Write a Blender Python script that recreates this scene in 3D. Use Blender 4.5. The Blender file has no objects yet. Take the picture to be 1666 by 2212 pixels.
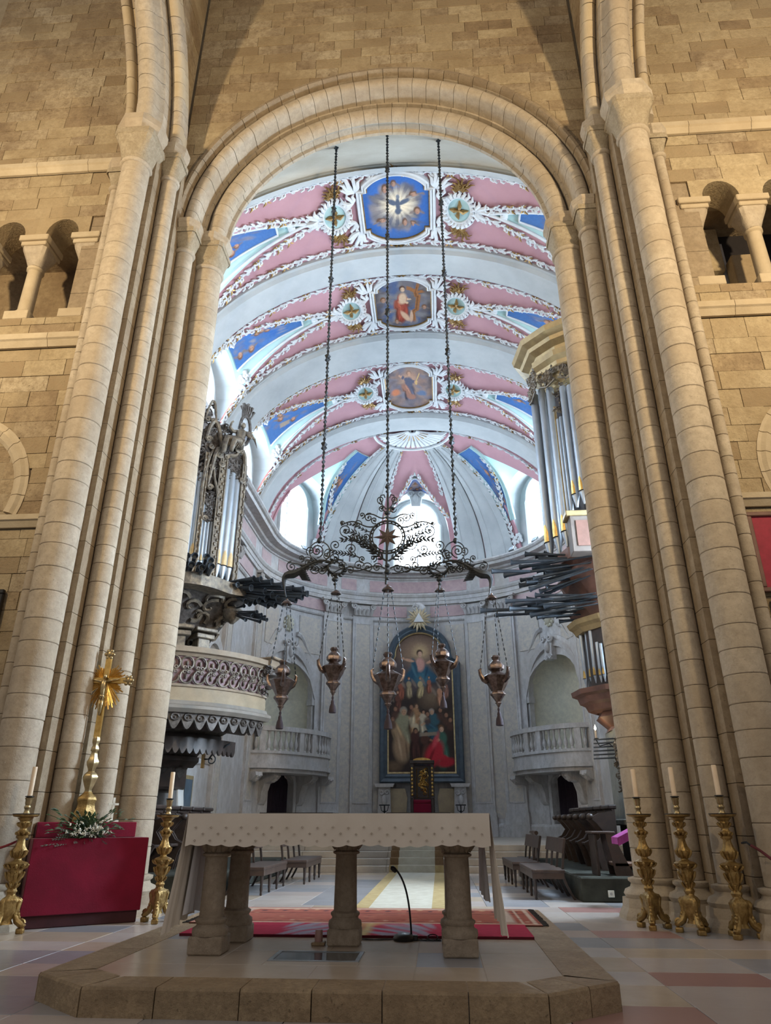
import bpy, bmesh, math, random
from mathutils import Vector, Matrix
random.seed(7)
pi = math.pi; cos = math.cos; sin = math.sin; rad = math.radians
SC = bpy.context.scene
COL = SC.collection

# ---------------------------------------------------------------- camera
cam_d = bpy.data.cameras.new('camera'); cam = bpy.data.objects.new('camera', cam_d); COL.objects.link(cam)
cam_d.sensor_fit = 'HORIZONTAL'; cam_d.sensor_width = 36.0; cam_d.lens = 1500.0 / 1666.0 * 36.0
cam_d.clip_start = 0.05; cam_d.clip_end = 200
cam.location = (0.80, 0.0, 1.20); cam.rotation_euler = (rad(90 + 24.0), 0, rad(4.1))
SC.camera = cam

# ---------------------------------------------------------------- world, exposure
w = bpy.data.worlds.new('world'); SC.world = w; w.use_nodes = True
w.node_tree.nodes['Background'].inputs[0].default_value = (0.84, 0.78, 0.74, 1)
w.node_tree.nodes['Background'].inputs[1].default_value = 0.25
SC.view_settings.view_transform = 'Standard'; SC.view_settings.look = 'None'
SC.view_settings.gamma = 1.0; SC.view_settings.use_curve_mapping = False
SC.view_settings.exposure = 0.68
SC.cycles.max_bounces = 7; SC.cycles.diffuse_bounces = 4; SC.cycles.glossy_bounces = 3
SC.cycles.use_adaptive_sampling = True; SC.cycles.adaptive_threshold = 0.03
SC.cycles.transmission_bounces = 3; SC.cycles.sample_clamp_indirect = 6.0

def lamp(name, kind, loc, target, energy, color, size=0.3, spot=None, blend=0.5, label=None, size_y=None):
    d = bpy.data.lights.new(name, kind); o = bpy.data.objects.new(name, d); COL.objects.link(o)
    d.energy = energy; d.color = color; o.location = loc
    v = Vector(target) - Vector(loc); o.rotation_euler = v.to_track_quat('-Z', 'Y').to_euler()
    if kind == 'SPOT':
        d.spot_size = rad(spot); d.spot_blend = blend; d.shadow_soft_size = size
    elif kind == 'AREA':
        d.size = size
        if size_y: d.shape = 'RECTANGLE'; d.size_y = size_y
    else:
        d.shadow_soft_size = size
    return o
WARM = (1.0, 0.765, 0.46)
# assumed, unseen floodlights of the two transept arms (outside the frame, left and right of the crossing)
lamp('assumed_transept_floodlight', 'SPOT', (-8.0, 2.2, 10.5), (-3.0, 10.5, 13.0), 2000, WARM, 0.25, 140, 0.8)
lamp('assumed_transept_floodlight', 'SPOT', (8.0, 2.2, 10.5), (3.0, 10.5, 13.0), 2400, WARM, 0.25, 140, 0.8)
# ---------------------------------------------------------------- helpers
OFF = {}
def off_of(o):
    return OFF.get(o.name, Vector((0, 0, 0)))
def tag(o, label=None, cat=None, group=None, kind=None):
    if label: o['label'] = label
    if cat: o['category'] = cat
    if group: o['group'] = group
    if kind: o['kind'] = kind
    return o
def thing(name, loc=(0, 0, 0), label=None, cat=None, group=None, kind=None, parent=None):
    o = bpy.data.objects.new(name, None); COL.objects.link(o); o.empty_display_size = 0.2
    loc = Vector(loc)
    if parent is not None:
        o.parent = parent; o.location = loc - off_of(parent)
    else:
        o.location = loc
    OFF[o.name] = loc
    return tag(o, label, cat, group, kind)
class MB:
    """collects geometry in world coordinates; build() links ONE mesh object"""
    def __init__(s): s.v = []; s.f = []; s.c = None
    def add(s, vs, fs):
        n = len(s.v); s.v.extend([tuple(p) for p in vs]); s.f.extend([tuple(i + n for i in q) for q in fs]); return s
    def box(s, x0, x1, y0, y1, z0, z1, b=0.0, fn=None):
        if b <= 0:
            vs = [(x, y, z) for x in (x0, x1) for y in (y0, y1) for z in (z0, z1)]
            fs = [(0, 1, 3, 2), (4, 6, 7, 5), (0, 4, 5, 1), (2, 3, 7, 6), (0, 2, 6, 4), (1, 5, 7, 3)]
        else:
            lo = (x0, y0, z0); hi = (x1, y1, z1); vs = []; ix = {}
            for i in (0, 1):
                for j in (0, 1):
                    for k in (0, 1):
                        c = [(lo, hi)[e][d] for d, e in enumerate((i, j, k))]
                        for ax in range(3):
                            p = [c[d] + ((b if (i, j, k)[d] == 0 else -b) if d != ax else 0) for d in range(3)]
                            ix[(i, j, k, ax)] = len(vs); vs.append(p)
            fs = []
            for ax in range(3):
                o = [d for d in range(3) if d != ax]
                for e in (0, 1):
                    q = []
                    for (m, n_) in ((0, 0), (1, 0), (1, 1), (0, 1)):
                        t = [0, 0, 0]; t[ax] = e; t[o[0]] = m; t[o[1]] = n_; q.append(ix[(*t, ax)])
                    fs.append(q if (e == 1) != (ax == 1) else q[::-1])
                for m in (0, 1):
                    for n_ in (0, 1):
                        t0 = [0, 0, 0]; t0[o[0]] = m; t0[o[1]] = n_; t1 = list(t0); t1[ax] = 1
                        fs.append([ix[(*t0, o[0])], ix[(*t1, o[0])], ix[(*t1, o[1])], ix[(*t0, o[1])]])
            for i in (0, 1):
                for j in (0, 1):
                    for k in (0, 1): fs.append([ix[(i, j, k, a)] for a in range(3)])
        if fn: vs = [fn(*p) for p in vs]
        return s.add(vs, fs)
    def rbox(s, c, size, rz=0.0, b=0.0, rx=0.0, ry=0.0):
        m = Matrix.Translation(c) @ Matrix.Rotation(rz, 4, 'Z') @ Matrix.Rotation(ry, 4, 'Y') @ Matrix.Rotation(rx, 4, 'X')
        h = [q / 2 for q in size]
        return s.box(-h[0], h[0], -h[1], h[1], -h[2], h[2], b, lambda x, y, z: tuple(m @ Vector((x, y, z))))
    def rings(s, rs, closed=True, cap0=True, cap1=True, loop=False):
        n = len(rs[0]); vs = [p for r in rs for p in r]; fs = []; k = len(rs)
        for i in range(k if loop else k - 1):
            a = i * n; b2 = ((i + 1) % k) * n
            for j in range(n if closed else n - 1):
                j2 = (j + 1) % n; fs.append((a + j, a + j2, b2 + j2, b2 + j))
        if not loop and closed:
            if cap0: fs.append(tuple(range(n))[::-1])
            if cap1: fs.append(tuple((k - 1) * n + j for j in range(n)))
        return s.add(vs, fs)
    def lathe(s, prof, n=16, c=(0, 0, 0), a0=0.0, a1=2 * pi, fn=None, axis=None, rmod=None):
        full = abs(a1 - a0 - 2 * pi) < 1e-6
        m = n if full else n + 1; rs = []
        M = None
        if axis is not None: M = Vector((0, 0, 1)).rotation_difference(Vector(axis)).to_matrix()
        for (r, z) in prof:
            ring = []
            for j in range(m):
                a = a0 + (a1 - a0) * j / n
                rr = r * (rmod(a, z) if rmod else 1.0)
                p = Vector((rr * cos(a), rr * sin(a), z))
                if M: p = M @ p
                p = (p.x + c[0], p.y + c[1], p.z + c[2])
                ring.append(fn(*p) if fn else p)
            rs.append(ring)
        return s.rings(rs, closed=full, cap0=prof[0][0] > 1e-4, cap1=prof[-1][0] > 1e-4)
    def tube(s, path, r, n=6, closed=False, flat=1.0, up=None):
        P = [Vector(p) for p in path]; k = len(P)
        if k < 2: return s
        R = r if isinstance(r, (list, tuple)) else [r] * k
        T = []
        for i in range(k):
            a = P[i - 1] if (i > 0 or closed) else P[i]; b2 = P[(i + 1) % k] if (i < k - 1 or closed) else P[i]
            t = b2 - a
            T.append(t.normalized() if t.length > 1e-9 else Vector((0, 0, 1)))
        if up is not None: nrm = Vector(up)
        else: nrm = Vector((0, 0, 1)) if abs(T[0].z) < 0.9 else Vector((1, 0, 0))
        rs = []
        for i in range(k):
            if up is not None: nrm = Vector(up)
            nn = nrm - T[i] * nrm.dot(T[i])
            if nn.length < 1e-6: nn = T[i].orthogonal()
            nn.normalize(); nrm = nn; bb = T[i].cross(nn)
            rs.append([tuple(P[i] + (nn * cos(2 * pi * j / n) * flat + bb * sin(2 * pi * j / n)) * R[i]) for j in range(n)])
        return s.rings(rs, True, True, True, loop=closed)
    def prism(s, poly, w0, w1, fn):
        """poly in (u,v), extruded over w, mapped by fn(u,v,w)"""
        n = len(poly); vs = [fn(u, v, w0) for (u, v) in poly] + [fn(u, v, w1) for (u, v) in poly]
        fs = [tuple(range(n))[::-1], tuple(range(n, 2 * n))]
        for j in range(n): fs.append((j, (j + 1) % n, n + (j + 1) % n, n + j))
        return s.add(vs, fs)
    def ell(s, c, r, n=8, m=6, M=None):
        rs = []
        for i in range(m + 1):
            t = pi * i / m; ring = []
            for j in range(n):
                a = 2 * pi * j / n
                p = Vector((r[0] * sin(t) * cos(a), r[1] * sin(t) * sin(a), -r[2] * cos(t)))
                if M: p = M @ p
                ring.append((c[0] + p.x, c[1] + p.y, c[2] + p.z))
            rs.append(ring)
        return s.rings(rs, True, False, False)
    def sweep(s, prof, path, closed=False, inward=1.0):
        """moulding: prof (out,z) closed polygon swept along horizontal path [(x,y)...] or [(x,y,z)]; out = left normal*inward"""
        k = len(path); rs = []
        for i in range(k):
            p = path[i]
            a = path[i - 1] if (i > 0 or closed) else None; b2 = path[(i + 1) % k] if (i < k - 1 or closed) else None
            def nr(q0, q1):
                dx, dy = q1[0] - q0[0], q1[1] - q0[1]; L = math.hypot(dx, dy) or 1; return (-dy / L, dx / L)
            if a and b2:
                n0 = nr(a, p); n1 = nr(p, b2); mx, my = n0[0] + n1[0], n0[1] + n1[1]; L2 = mx * mx + my * my
                if L2 < 1e-6: nx, ny = n0
                else:
                    kf = 2.0 / L2; kf = min(kf, 1.6); nx, ny = mx * kf, my * kf
            else: nx, ny = nr(a, p) if a else nr(p, b2)
            z0 = p[2] if len(p) > 2 else 0.0
            rs.append([(p[0] + nx * o * inward, p[1] + ny * o * inward, z0 + z) for (o, z) in prof])
        return s.rings(rs, True, True, True, loop=closed)
    def grid(s, fn, nu, nv, closeu=False):
        vs = [fn(i / nu, j / nv) for i in range(nu + 1) for j in range(nv + 1)]
        fs = [(i * (nv + 1) + j, (i + 1) * (nv + 1) + j, (i + 1) * (nv + 1) + j + 1, i * (nv + 1) + j + 1) for i in range(nu) for j in range(nv)]
        return s.add(vs, fs)
    def mesh(s, name, off=(0, 0, 0), smooth=0, mat=None):
        me = bpy.data.meshes.new(name)
        me.from_pydata([(p[0] - off[0], p[1] - off[1], p[2] - off[2]) for p in s.v], [], s.f)
        if s.c:
            at = me.color_attributes.new('Col', 'FLOAT_COLOR', 'POINT')
            at.data.foreach_set('color', [q for c in s.c for q in (c[0], c[1], c[2], 1.0)])
        bm = bmesh.new(); bm.from_mesh(me); bmesh.ops.recalc_face_normals(bm, faces=bm.faces); bm.to_mesh(me); bm.free()
        if mat: me.materials.append(mat)
        if smooth:
            me.shade_smooth()
            if smooth != 1: me.set_sharp_from_angle(angle=rad(smooth))
        me.update(); return me
    def build(s, name, mat, parent=None, smooth=0, origin=None, kind=None, label=None, cat=None, group=None):
        if origin is None:
            if parent is not None: origin = off_of(parent)
            else:
                xs = [p[0] for p in s.v]; ys = [p[1] for p in s.v]; zs = [p[2] for p in s.v]
                origin = ((min(xs) + max(xs)) / 2, (min(ys) + max(ys)) / 2, min(zs))
        origin = Vector(origin)
        o = bpy.data.objects.new(name, s.mesh(name, origin, smooth, mat)); COL.objects.link(o)
        if parent is not None:
            o.parent = parent; o.location = origin - off_of(parent)
        else: o.location = origin
        OFF[o.name] = origin
        return tag(o, label, cat, group, kind)
def inst(name, me, parent, loc, rot=(0, 0, 0), scale=(1, 1, 1)):
    """a piece sharing mesh data; loc in world (parent unrotated)"""
    o = bpy.data.objects.new(name, me); COL.objects.link(o)
    loc = Vector(loc)
    if parent is not None: o.parent = parent; o.location = loc - off_of(parent)
    else: o.location = loc
    o.rotation_euler = rot; o.scale = scale
    OFF[o.name] = loc
    return o
def copy_tree(root, loc, rz=0.0, label=None, scale=None):
    r = root.copy(); COL.objects.link(r); r.location = loc; r.rotation_euler = (0, 0, rz)
    if scale: r.scale = scale
    if label: r['label'] = label
    for ch in list(root.children):
        c = ch.copy(); COL.objects.link(c); c.parent = r
        for g in list(ch.children):
            d = g.copy(); COL.objects.link(d); d.parent = c
    return r
def spiral(cx, cy, r0, r1, a0, a1, n=14):
    return [(cx + (r0 + (r1 - r0) * i / n) * cos(a0 + (a1 - a0) * i / n), cy + (r0 + (r1 - r0) * i / n) * sin(a0 + (a1 - a0) * i / n)) for i in range(n + 1)]
def bez(p0, p1, p2, p3, n=10):
    o = []
    for i in range(n + 1):
        t = i / n; u = 1 - t
        o.append(tuple(u * u * u * a + 3 * u * u * t * b + 3 * u * t * t * c + t * t * t * d for a, b, c, d in zip(p0, p1, p2, p3)))
    return o
def cyl(ax, ay, n=8): return [(ax * cos(2 * pi * i / n), ay * sin(2 * pi * i / n)) for i in range(n)]

# ---------------------------------------------------------------- materials
MATS = {}
def newmat(name):
    m = bpy.data.materials.new(name); m.use_nodes = True; nt = m.node_tree
    b = nt.nodes['Principled BSDF']; MATS[name] = m
    return m, nt, b
def _noise(nt, pos, scale, detail=4, rough=0.6):
    n = nt.nodes.new('ShaderNodeTexNoise'); n.inputs['Scale'].default_value = scale; n.inputs['Detail'].default_value = detail
    n.inputs['Roughness'].default_value = rough; nt.links.new(pos, n.inputs['Vector']); return n
def _mix(nt, fac, a, b, mode='MIX'):
    m = nt.nodes.new('ShaderNodeMix'); m.data_type = 'RGBA'; m.blend_type = mode
    for sock, val in ((m.inputs[0], fac), (m.inputs[6], a), (m.inputs[7], b)):
        if hasattr(val, 'links'): nt.links.new(val, sock)
        elif isinstance(val, (tuple, list)): sock.default_value = (*val[:3], 1)
        else: sock.default_value = val
    return m.outputs[2]
def _ramp(nt, fac, lo, hi):
    r = nt.nodes.new('ShaderNodeMapRange'); r.inputs[1].default_value = lo; r.inputs[2].default_value = hi
    nt.links.new(fac, r.inputs[0]); return r.outputs[0]
def stone(name, c1, c2, c3=None, sc=3.0, rough=0.85, bump=0.25, bsc=30.0, rand=0.5, spec=0.3, stretch=None, pits=0.0, bdist=0.02, stain=None, stsc=.45, stamt=.6):
    """mottled mineral surface; per-piece tint from the object's random number"""
    m, nt, b = newmat(name)
    g = nt.nodes.new('ShaderNodeNewGeometry'); pos = g.outputs['Position']
    if stretch:
        vm = nt.nodes.new('ShaderNodeVectorMath'); vm.operation = 'MULTIPLY'; vm.inputs[1].default_value = stretch
        nt.links.new(pos, vm.inputs[0]); pos = vm.outputs[0]
    n1 = _noise(nt, pos, sc, 6, 0.65)
    col = _mix(nt, _ramp(nt, n1.outputs[0], 0.35, 0.65), c1, c2)
    if c3:
        oi = nt.nodes.new('ShaderNodeObjectInfo')
        mr = nt.nodes.new('ShaderNodeMath'); mr.operation = 'POWER'; mr.inputs[1].default_value = 2.0
        nt.links.new(oi.outputs['Random'], mr.inputs[0])
        mm = nt.nodes.new('ShaderNodeMath'); mm.operation = 'MULTIPLY'; mm.inputs[1].default_value = rand
        nt.links.new(mr.outputs[0], mm.inputs[0])
        col = _mix(nt, mm.outputs[0], col, c3)
    n2 = _noise(nt, pos, sc * 5.5, 5, 0.75)
    if pits > 0 or stain: col = _mix(nt, _ramp(nt, n2.outputs[0], 0.40, 0.75), col, tuple(q * .74 for q in c2))
    if stain:
        n4 = _noise(nt, g.outputs['Position'], stsc, 8, 0.7); sm = nt.nodes.new('ShaderNodeMath'); sm.operation = 'MULTIPLY'; sm.inputs[1].default_value = stamt
        nt.links.new(_ramp(nt, n4.outputs[0], 0.44, 0.66), sm.inputs[0]); col = _mix(nt, sm.outputs[0], col, stain)
    n3 = _noise(nt, pos, bsc, 3, 0.7)
    if pits > 0:
        col = _mix(nt, _ramp(nt, n3.outputs[0], 0.62, 0.72), col, tuple(q * (1 - pits) for q in c2))
    nt.links.new(col, b.inputs['Base Color']); b.inputs['Roughness'].default_value = rough
    b.inputs['Specular IOR Level'].default_value = spec
    if bump > 0:
        bp = nt.nodes.new('ShaderNodeBump'); bp.inputs['Strength'].default_value = bump; bp.inputs['Distance'].default_value = bdist
        nt.links.new(n3.outputs[0], bp.inputs['Height']); nt.links.new(bp.outputs[0], b.inputs['Normal'])
    return m
def plain(name, c, rough=0.6, metal=0.0, c2=None, sc=8.0, bump=0.0, bsc=40.0, spec=0.5, sheen=0.0, bdist=0.01):
    m, nt, b = newmat(name)
    g = nt.nodes.new('ShaderNodeNewGeometry')
    c2 = c2 or tuple(q * 0.75 for q in c)
    n1 = _noise(nt, g.outputs['Position'], sc, 4)
    nt.links.new(_mix(nt, _ramp(nt, n1.outputs[0], 0.35, 0.65), c, c2), b.inputs['Base Color'])
    b.inputs['Roughness'].default_value = rough; b.inputs['Metallic'].default_value = metal
    b.inputs['Specular IOR Level'].default_value = spec
    if sheen: b.inputs['Sheen Weight'].default_value = sheen
    if bump > 0:
        n3 = _noise(nt, g.outputs['Position'], bsc, 3)
        bp = nt.nodes.new('ShaderNodeBump'); bp.inputs['Strength'].default_value = bump; bp.inputs['Distance'].default_value = bdist
        nt.links.new(n3.outputs[0], bp.inputs['Height']); nt.links.new(bp.outputs[0], b.inputs['Normal'])
    return m
def vcol(name, rough=0.6, var=0.1, spec=0.3):
    m, nt, b = newmat(name)
    a = nt.nodes.new('ShaderNodeVertexColor'); a.layer_name = 'Col'
    g = nt.nodes.new('ShaderNodeNewGeometry'); n = _noise(nt, g.outputs['Position'], 14, 5)
    nt.links.new(_mix(nt, var, a.outputs[0], n.outputs[0], 'OVERLAY'), b.inputs['Base Color'])
    b.inputs['Roughness'].default_value = rough; b.inputs['Specular IOR Level'].default_value = spec
    return m
def emit(name, c, s):
    m, nt, b = newmat(name); b.inputs['Base Color'].default_value = (*c, 1)
    b.inputs['Emission Color'].default_value = (*c, 1); b.inputs['Emission Strength'].default_value = s; return m

ASH = stone('warm_ashlar', (.50, .415, .275), (.41, .325, .20), (.27, .195, .115), sc=1.6, bump=0.6, bsc=20, rand=0.95, pits=0.5, bdist=0.03, stain=(.22, .155, .085), stsc=.6, stamt=.6)
ASHD = stone('weathered_ashlar', (.41, .32, .20), (.30, .22, .13), (.50, .425, .30), sc=1.5, bump=0.7, bsc=18, rand=0.9, pits=0.6, bdist=0.03, stain=(.17, .115, .07), stsc=.5, stamt=.75)
MORT = stone('mortar', (.40, .33, .225), (.33, .265, .175), sc=4, bump=0.3)
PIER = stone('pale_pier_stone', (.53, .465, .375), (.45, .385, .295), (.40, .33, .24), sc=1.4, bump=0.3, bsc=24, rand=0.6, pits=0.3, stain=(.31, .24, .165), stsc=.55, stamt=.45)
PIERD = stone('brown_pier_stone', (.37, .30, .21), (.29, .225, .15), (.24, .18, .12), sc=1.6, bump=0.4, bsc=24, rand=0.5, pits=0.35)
TRIM = stone('pale_string_stone', (.56, .48, .35), (.46, .38, .26), (.38, .30, .20), sc=2.2, bump=0.3, rand=0.5)
STUC = stone('grey_white_stucco', (.48, .50, .505), (.40, .42, .43), sc=0.9, rough=0.9, bump=0.12, bsc=14)
STUCW = stone('aged_stucco', (.62, .62, .60), (.46, .45, .42), sc=0.8, rough=0.9, bump=0.2, bsc=12, stretch=(1, 1, .35))
BEIGE = stone('stained_band', (.55, .52, .45), (.43, .385, .31), sc=0.9, rough=0.9, bump=0.15, stretch=(.4, 1.5, 1))
MARB = stone('grey_chancel_marble', (.66, .66, .67), (.47, .465, .47), sc=1.1, rough=0.5, bump=0.1, bsc=20, stretch=(1, 1, .5), stain=(.44, .39, .33), stsc=.5, stamt=.6)
MOTT = stone('mottled_panel_marble', (.58, .53, .45), (.42, .40, .39), sc=7.0, rough=0.45, bump=0.05)
YMOT = stone('yellow_mottled_marble', (.60, .58, .46), (.48, .47, .39), sc=6.0, rough=0.5, bump=0.05)
PMARB = stone('pink_marble', (.55, .40, .40), (.43, .31, .32), sc=4.0, rough=0.45, bump=0.05)
PINK = stone('pink_vault_plaster', (.49, .275, .305), (.435, .235, .265), sc=0.8, rough=0.9, bump=0.08)
RED = stone('red_window_border', (.50, .13, .11), (.55, .25, .22), sc=2.0, rough=0.9, bump=0.08)
MINT = stone('mint_plaster', (.47, .645, .64), (.42, .59, .585), sc=1.5, rough=0.9, bump=0.05)
WHITE = stone('white_stucco_relief', (.66, .67, .68), (.57, .585, .60), sc=3.0, rough=0.85, bump=0.1)
GILT = plain('dull_gilt', (.40, .245, .085), 0.42, 0.75, (.24, .14, .05), 14, 0.3, 60)
GOLD = plain('bright_gold', (.72, .48, .16), 0.30, 0.9, (.52, .32, .09), 10, 0.25, 50)
BRASS = plain('pale_brass', (.50, .40, .22), 0.35, 0.85, (.32, .245, .13), 9, 0.1)
OGOLD = plain('organ_gold_paint', (.44, .33, .165), 0.45, 0.35, (.32, .235, .12), 4, 0.15)
CARV = plain('carved_dark_wood', (.125, .11, .10), 0.55, 0.1, (.045, .038, .034), 9, 0.4, 40)
CARVG = plain('carved_grey_gilt', (.245, .205, .15), 0.5, 0.3, (.10, .085, .07), 9, 0.4, 40)
TIN = plain('tin_pipe', (.45, .50, .56), 0.46, 0.65, (.38, .43, .48), 2, 0.0)
DTIN = plain('dark_trumpet_metal', (.055, .07, .088), 0.55, 0.4, (.035, .042, .052), 3, 0.0)
IRON = plain('black_iron', (.035, .042, .05), 0.55, 0.6, (.02, .022, .025), 9, 0.1)
COPPER = plain('lamp_bronze', (.165, .125, .112), 0.28, 0.8, (.06, .043, .038), 16, 0.45, 50)
TASSEL = plain('dark_tassel', (.035, .025, .035), 0.9, 0.0)
DWOOD = plain('dark_wood', (.050, .034, .028), 0.42, 0.0, (.028, .02, .017), 6, 0.15)
BWOOD = plain('bench_wood', (.085, .055, .042), 0.35, 0.0, (.05, .034, .028), 5, 0.1)
OBROWN = plain('organ_red_brown', (.20, .10, .075), 0.6, 0.0, (.14, .07, .05), 4)
OPINK = plain('organ_pink_panel', (.155, .125, .105), 0.6, 0.0, (.12, .095, .08), 4)
VELV = plain('crimson_velvet', (.20, .004, .026), 0.85, 0.0, (.155, .003, .02), 3, 0.15, 60, 0.2, 0.25)
VELVD = plain('dark_plinth_cloth', (.055, .012, .016), 0.85)
CLOTH = plain('cream_altar_cloth', (.76, .70, .62), 0.9, 0.0, (.72, .655, .57), 5, 0.06, 90, 0.2)
LINEN = plain('white_linen', (.80, .80, .82), 0.9, 0.0, (.74, .74, .77), 5, 0.05, 90, 0.2)
CANDLE = plain('cream_wax', (.80, .66, .48), 0.5, 0.0, (.76, .60, .42), 8)
PURPLE = plain('purple_cloth', (.35, .03, .22), 0.85)
DGREEN = plain('dark_green_carpet', (.035, .037, .031), 0.95, 0.0, (.065, .068, .058), 3, 0.3, 80, 0.1)
BLACK = plain('black_plastic', (.012, .012, .013), 0.4)
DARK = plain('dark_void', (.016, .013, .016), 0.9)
LEAF = plain('leaf_green', (.045, .095, .040), 0.6, 0.0, (.09, .15, .07), 12)
FERN = plain('fern_grey_green', (.13, .19, .15), 0.6, 0.0, (.08, .13, .10), 12)
PETAL = plain('white_petal', (.78, .78, .72), 0.7, 0.0, (.70, .70, .60), 12)
BFRAME = plain('blue_grey_frame', (.085, .12, .155), 0.45, 0.0, (.06, .085, .11), 4)
PAINT = vcol('oil_painting', 0.45, 0.25, 0.25)
FRESCO = vcol('fresco', 0.9, 0.2, 0.1)
RUGM = vcol('rug_pile', 0.95, 0.25, 0.1)
SKYGL = emit('daylit_window_glass', (.71, .855, 1.0), 15.5)
ASSUMED_GL = emit('assumed_window_glass', (.70, .845, 1.0), 72.0)  # brighter glow, used for the assumed side window alone
# ---------------------------------------------------------------- floor of the crossing
SLAB = [stone('slab_cream', (.57, .52, .48), (.48, .44, .41), (.44, .36, .33), sc=1.3, rough=0.24, bump=0.10, bsc=16, rand=0.6, spec=0.45, bdist=0.006),
        stone('slab_grey', (.36, .37, .40), (.30, .31, .34), (.42, .39, .37), sc=1.3, rough=0.22, bump=0.10, bsc=16, rand=0.6, spec=0.45, bdist=0.006),
        stone('slab_red', (.40, .22, .19), (.33, .18, .16), (.36, .24, .21), sc=1.5, rough=0.32, bump=0.10, bsc=16, rand=0.5, spec=0.45, bdist=0.006),
        stone('slab_tan', (.58, .49, .39), (.48, .40, .31), (.52, .42, .33), sc=1.3, rough=0.2, bump=0.06, bsc=16, rand=0.5, spec=0.5, bdist=0.005)]
GROUT = stone('floor_grout', (.22, .20, .185), (.17, .155, .145), sc=6, bump=0.1)
def slab_floor(fl, xs, ys, col_fn, z=0.0, hole=None):
    for i in range(len(xs) - 1):
        for j in range(len(ys) - 1):
            x0, x1, y0, y1 = xs[i] + .003, xs[i + 1] - .003, ys[j] + .003, ys[j + 1] - .003
            if hole and hole(x0, x1, y0, y1): continue
            b = MB().box(x0, x1, y0, y1, z - .06, z + random.uniform(-.0012, .0012), .003)
            b.build('paving_slab', SLAB[col_fn(i, j)], fl, origin=((x0 + x1) / 2, (y0 + y1) / 2, z))
floor = MB().box(-13, 13, -6, 12.3, -.4, -.008).build('floor', GROUT, kind='structure')
tag(floor, 'worn stone paving of the crossing in front of the arch')
fxs = [-5.9 + .94 * i for i in range(13)]
fys = [3.6, 4.25, 4.8, 5.5, 6.05, 6.75, 7.3, 8.0, 8.55, 9.25, 9.8, 10.5, 11.05, 11.65, 12.3]
def fcol(i, j):
    if i in (9, 11) and j % 4 == 1: return 2
    if i == 8 and j == 3: return 2
    if i in (2, 10) and j % 3 == 0: return 1
    return random.choice((0, 0, 0, 1, 3))
slab_floor(floor, fxs, fys, fcol, hole=lambda a, b, c, d: a > -2.0 and b < 1.9 and c > 5.9 and d < 10.1)

# ---------------------------------------------------------------- altar platform
PF = [(-2.2, 10.2), (-2.2, 5.9), (-1.66, 5.45), (1.47, 5.45), (2.02, 5.88), (2.02, 10.2)]
KST = stone('platform_kerb_stone', (.44, .33, .20), (.29, .21, .125), (.24, .165, .10), sc=4, rough=0.6, bump=0.7, bsc=26, rand=0.5, pits=0.4)
plat = thing('altar_platform', (0, 7.4, 0), 'low stone platform with cut corners under the altar table', 'platform')
MB().prism([(-2.16, 10.16), (-2.16, 5.93), (-1.645, 5.5), (1.455, 5.5), (1.98, 5.9), (1.98, 10.16)], 0.0, .1705, lambda u, v, w_: (u, v, w_)).build('platform_core', SLAB[3], plat)
def kerb(p, q, nblk, width=.36):
    dx, dy = q[0] - p[0], q[1] - p[1]; L = math.hypot(dx, dy); ux, uy = dx / L, dy / L; nx, ny = uy * -1, ux
    ts = [0] + sorted((k + random.uniform(-.22, .22)) / nblk for k in range(1, nblk)) + [1]
    for k in range(nblk):
        a, b = ts[k] * L + .004, ts[k + 1] * L - .004
        ia = a + (width * .42 if k == 0 else 0); ib = b - (width * .42 if k == nblk - 1 else 0)
        e = random.uniform(-.006, .004)
        poly = [(a, e), (b, e), (ib, width), (ia, width)]
        m = MB(); fn = lambda u, v, w_: (p[0] + ux * u + nx * v, p[1] + uy * u + ny * v, w_)
        top = [(u, v + (.012 if v < .1 else 0)) for u, v in poly]
        m.rings([[fn(u, v, 0.0) for u, v in poly], [fn(u, v, .158) for u, v in poly], [fn(u, v, .175) for u, v in top]])
        m.build('kerb_block', KST, plat)
for (p, q, n_) in zip(PF[:-1], PF[1:], (4, 2, 6, 2, 4)): kerb(p, q, n_)
pxs = [-1.84, -1.02, -.18, .58, 1.1, 1.66]; pys = [5.81, 6.32, 6.95, 7.55, 8.2, 8.85, 9.5, 10.2]
HAT = (-.62, .12, 6.48, 6.95)
for i in range(5):
    for j in range(7):
        x0, x1, y0, y1 = pxs[i] + .003, pxs[i + 1] - .003, pys[j] + .003, pys[j + 1] - .003
        if j == 1 and i in (1, 2):
            for (u0, u1) in (((x0, HAT[0] - .01),) if i == 1 else ((HAT[1] + .01, x1),)):
                MB().box(u0, u1, y0, y1, .12, .1735, .002).build('platform_slab', SLAB[3], plat)
            continue
        MB().box(x0, x1, y0, y1, .12, .1735, .002).build('platform_slab', SLAB[random.choice((3, 3, 1, 3))], plat)
MB().box(HAT[0], HAT[1], 6.325, HAT[2] - .0, .12, .1735, .002).build('platform_slab', SLAB[3], plat)
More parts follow.
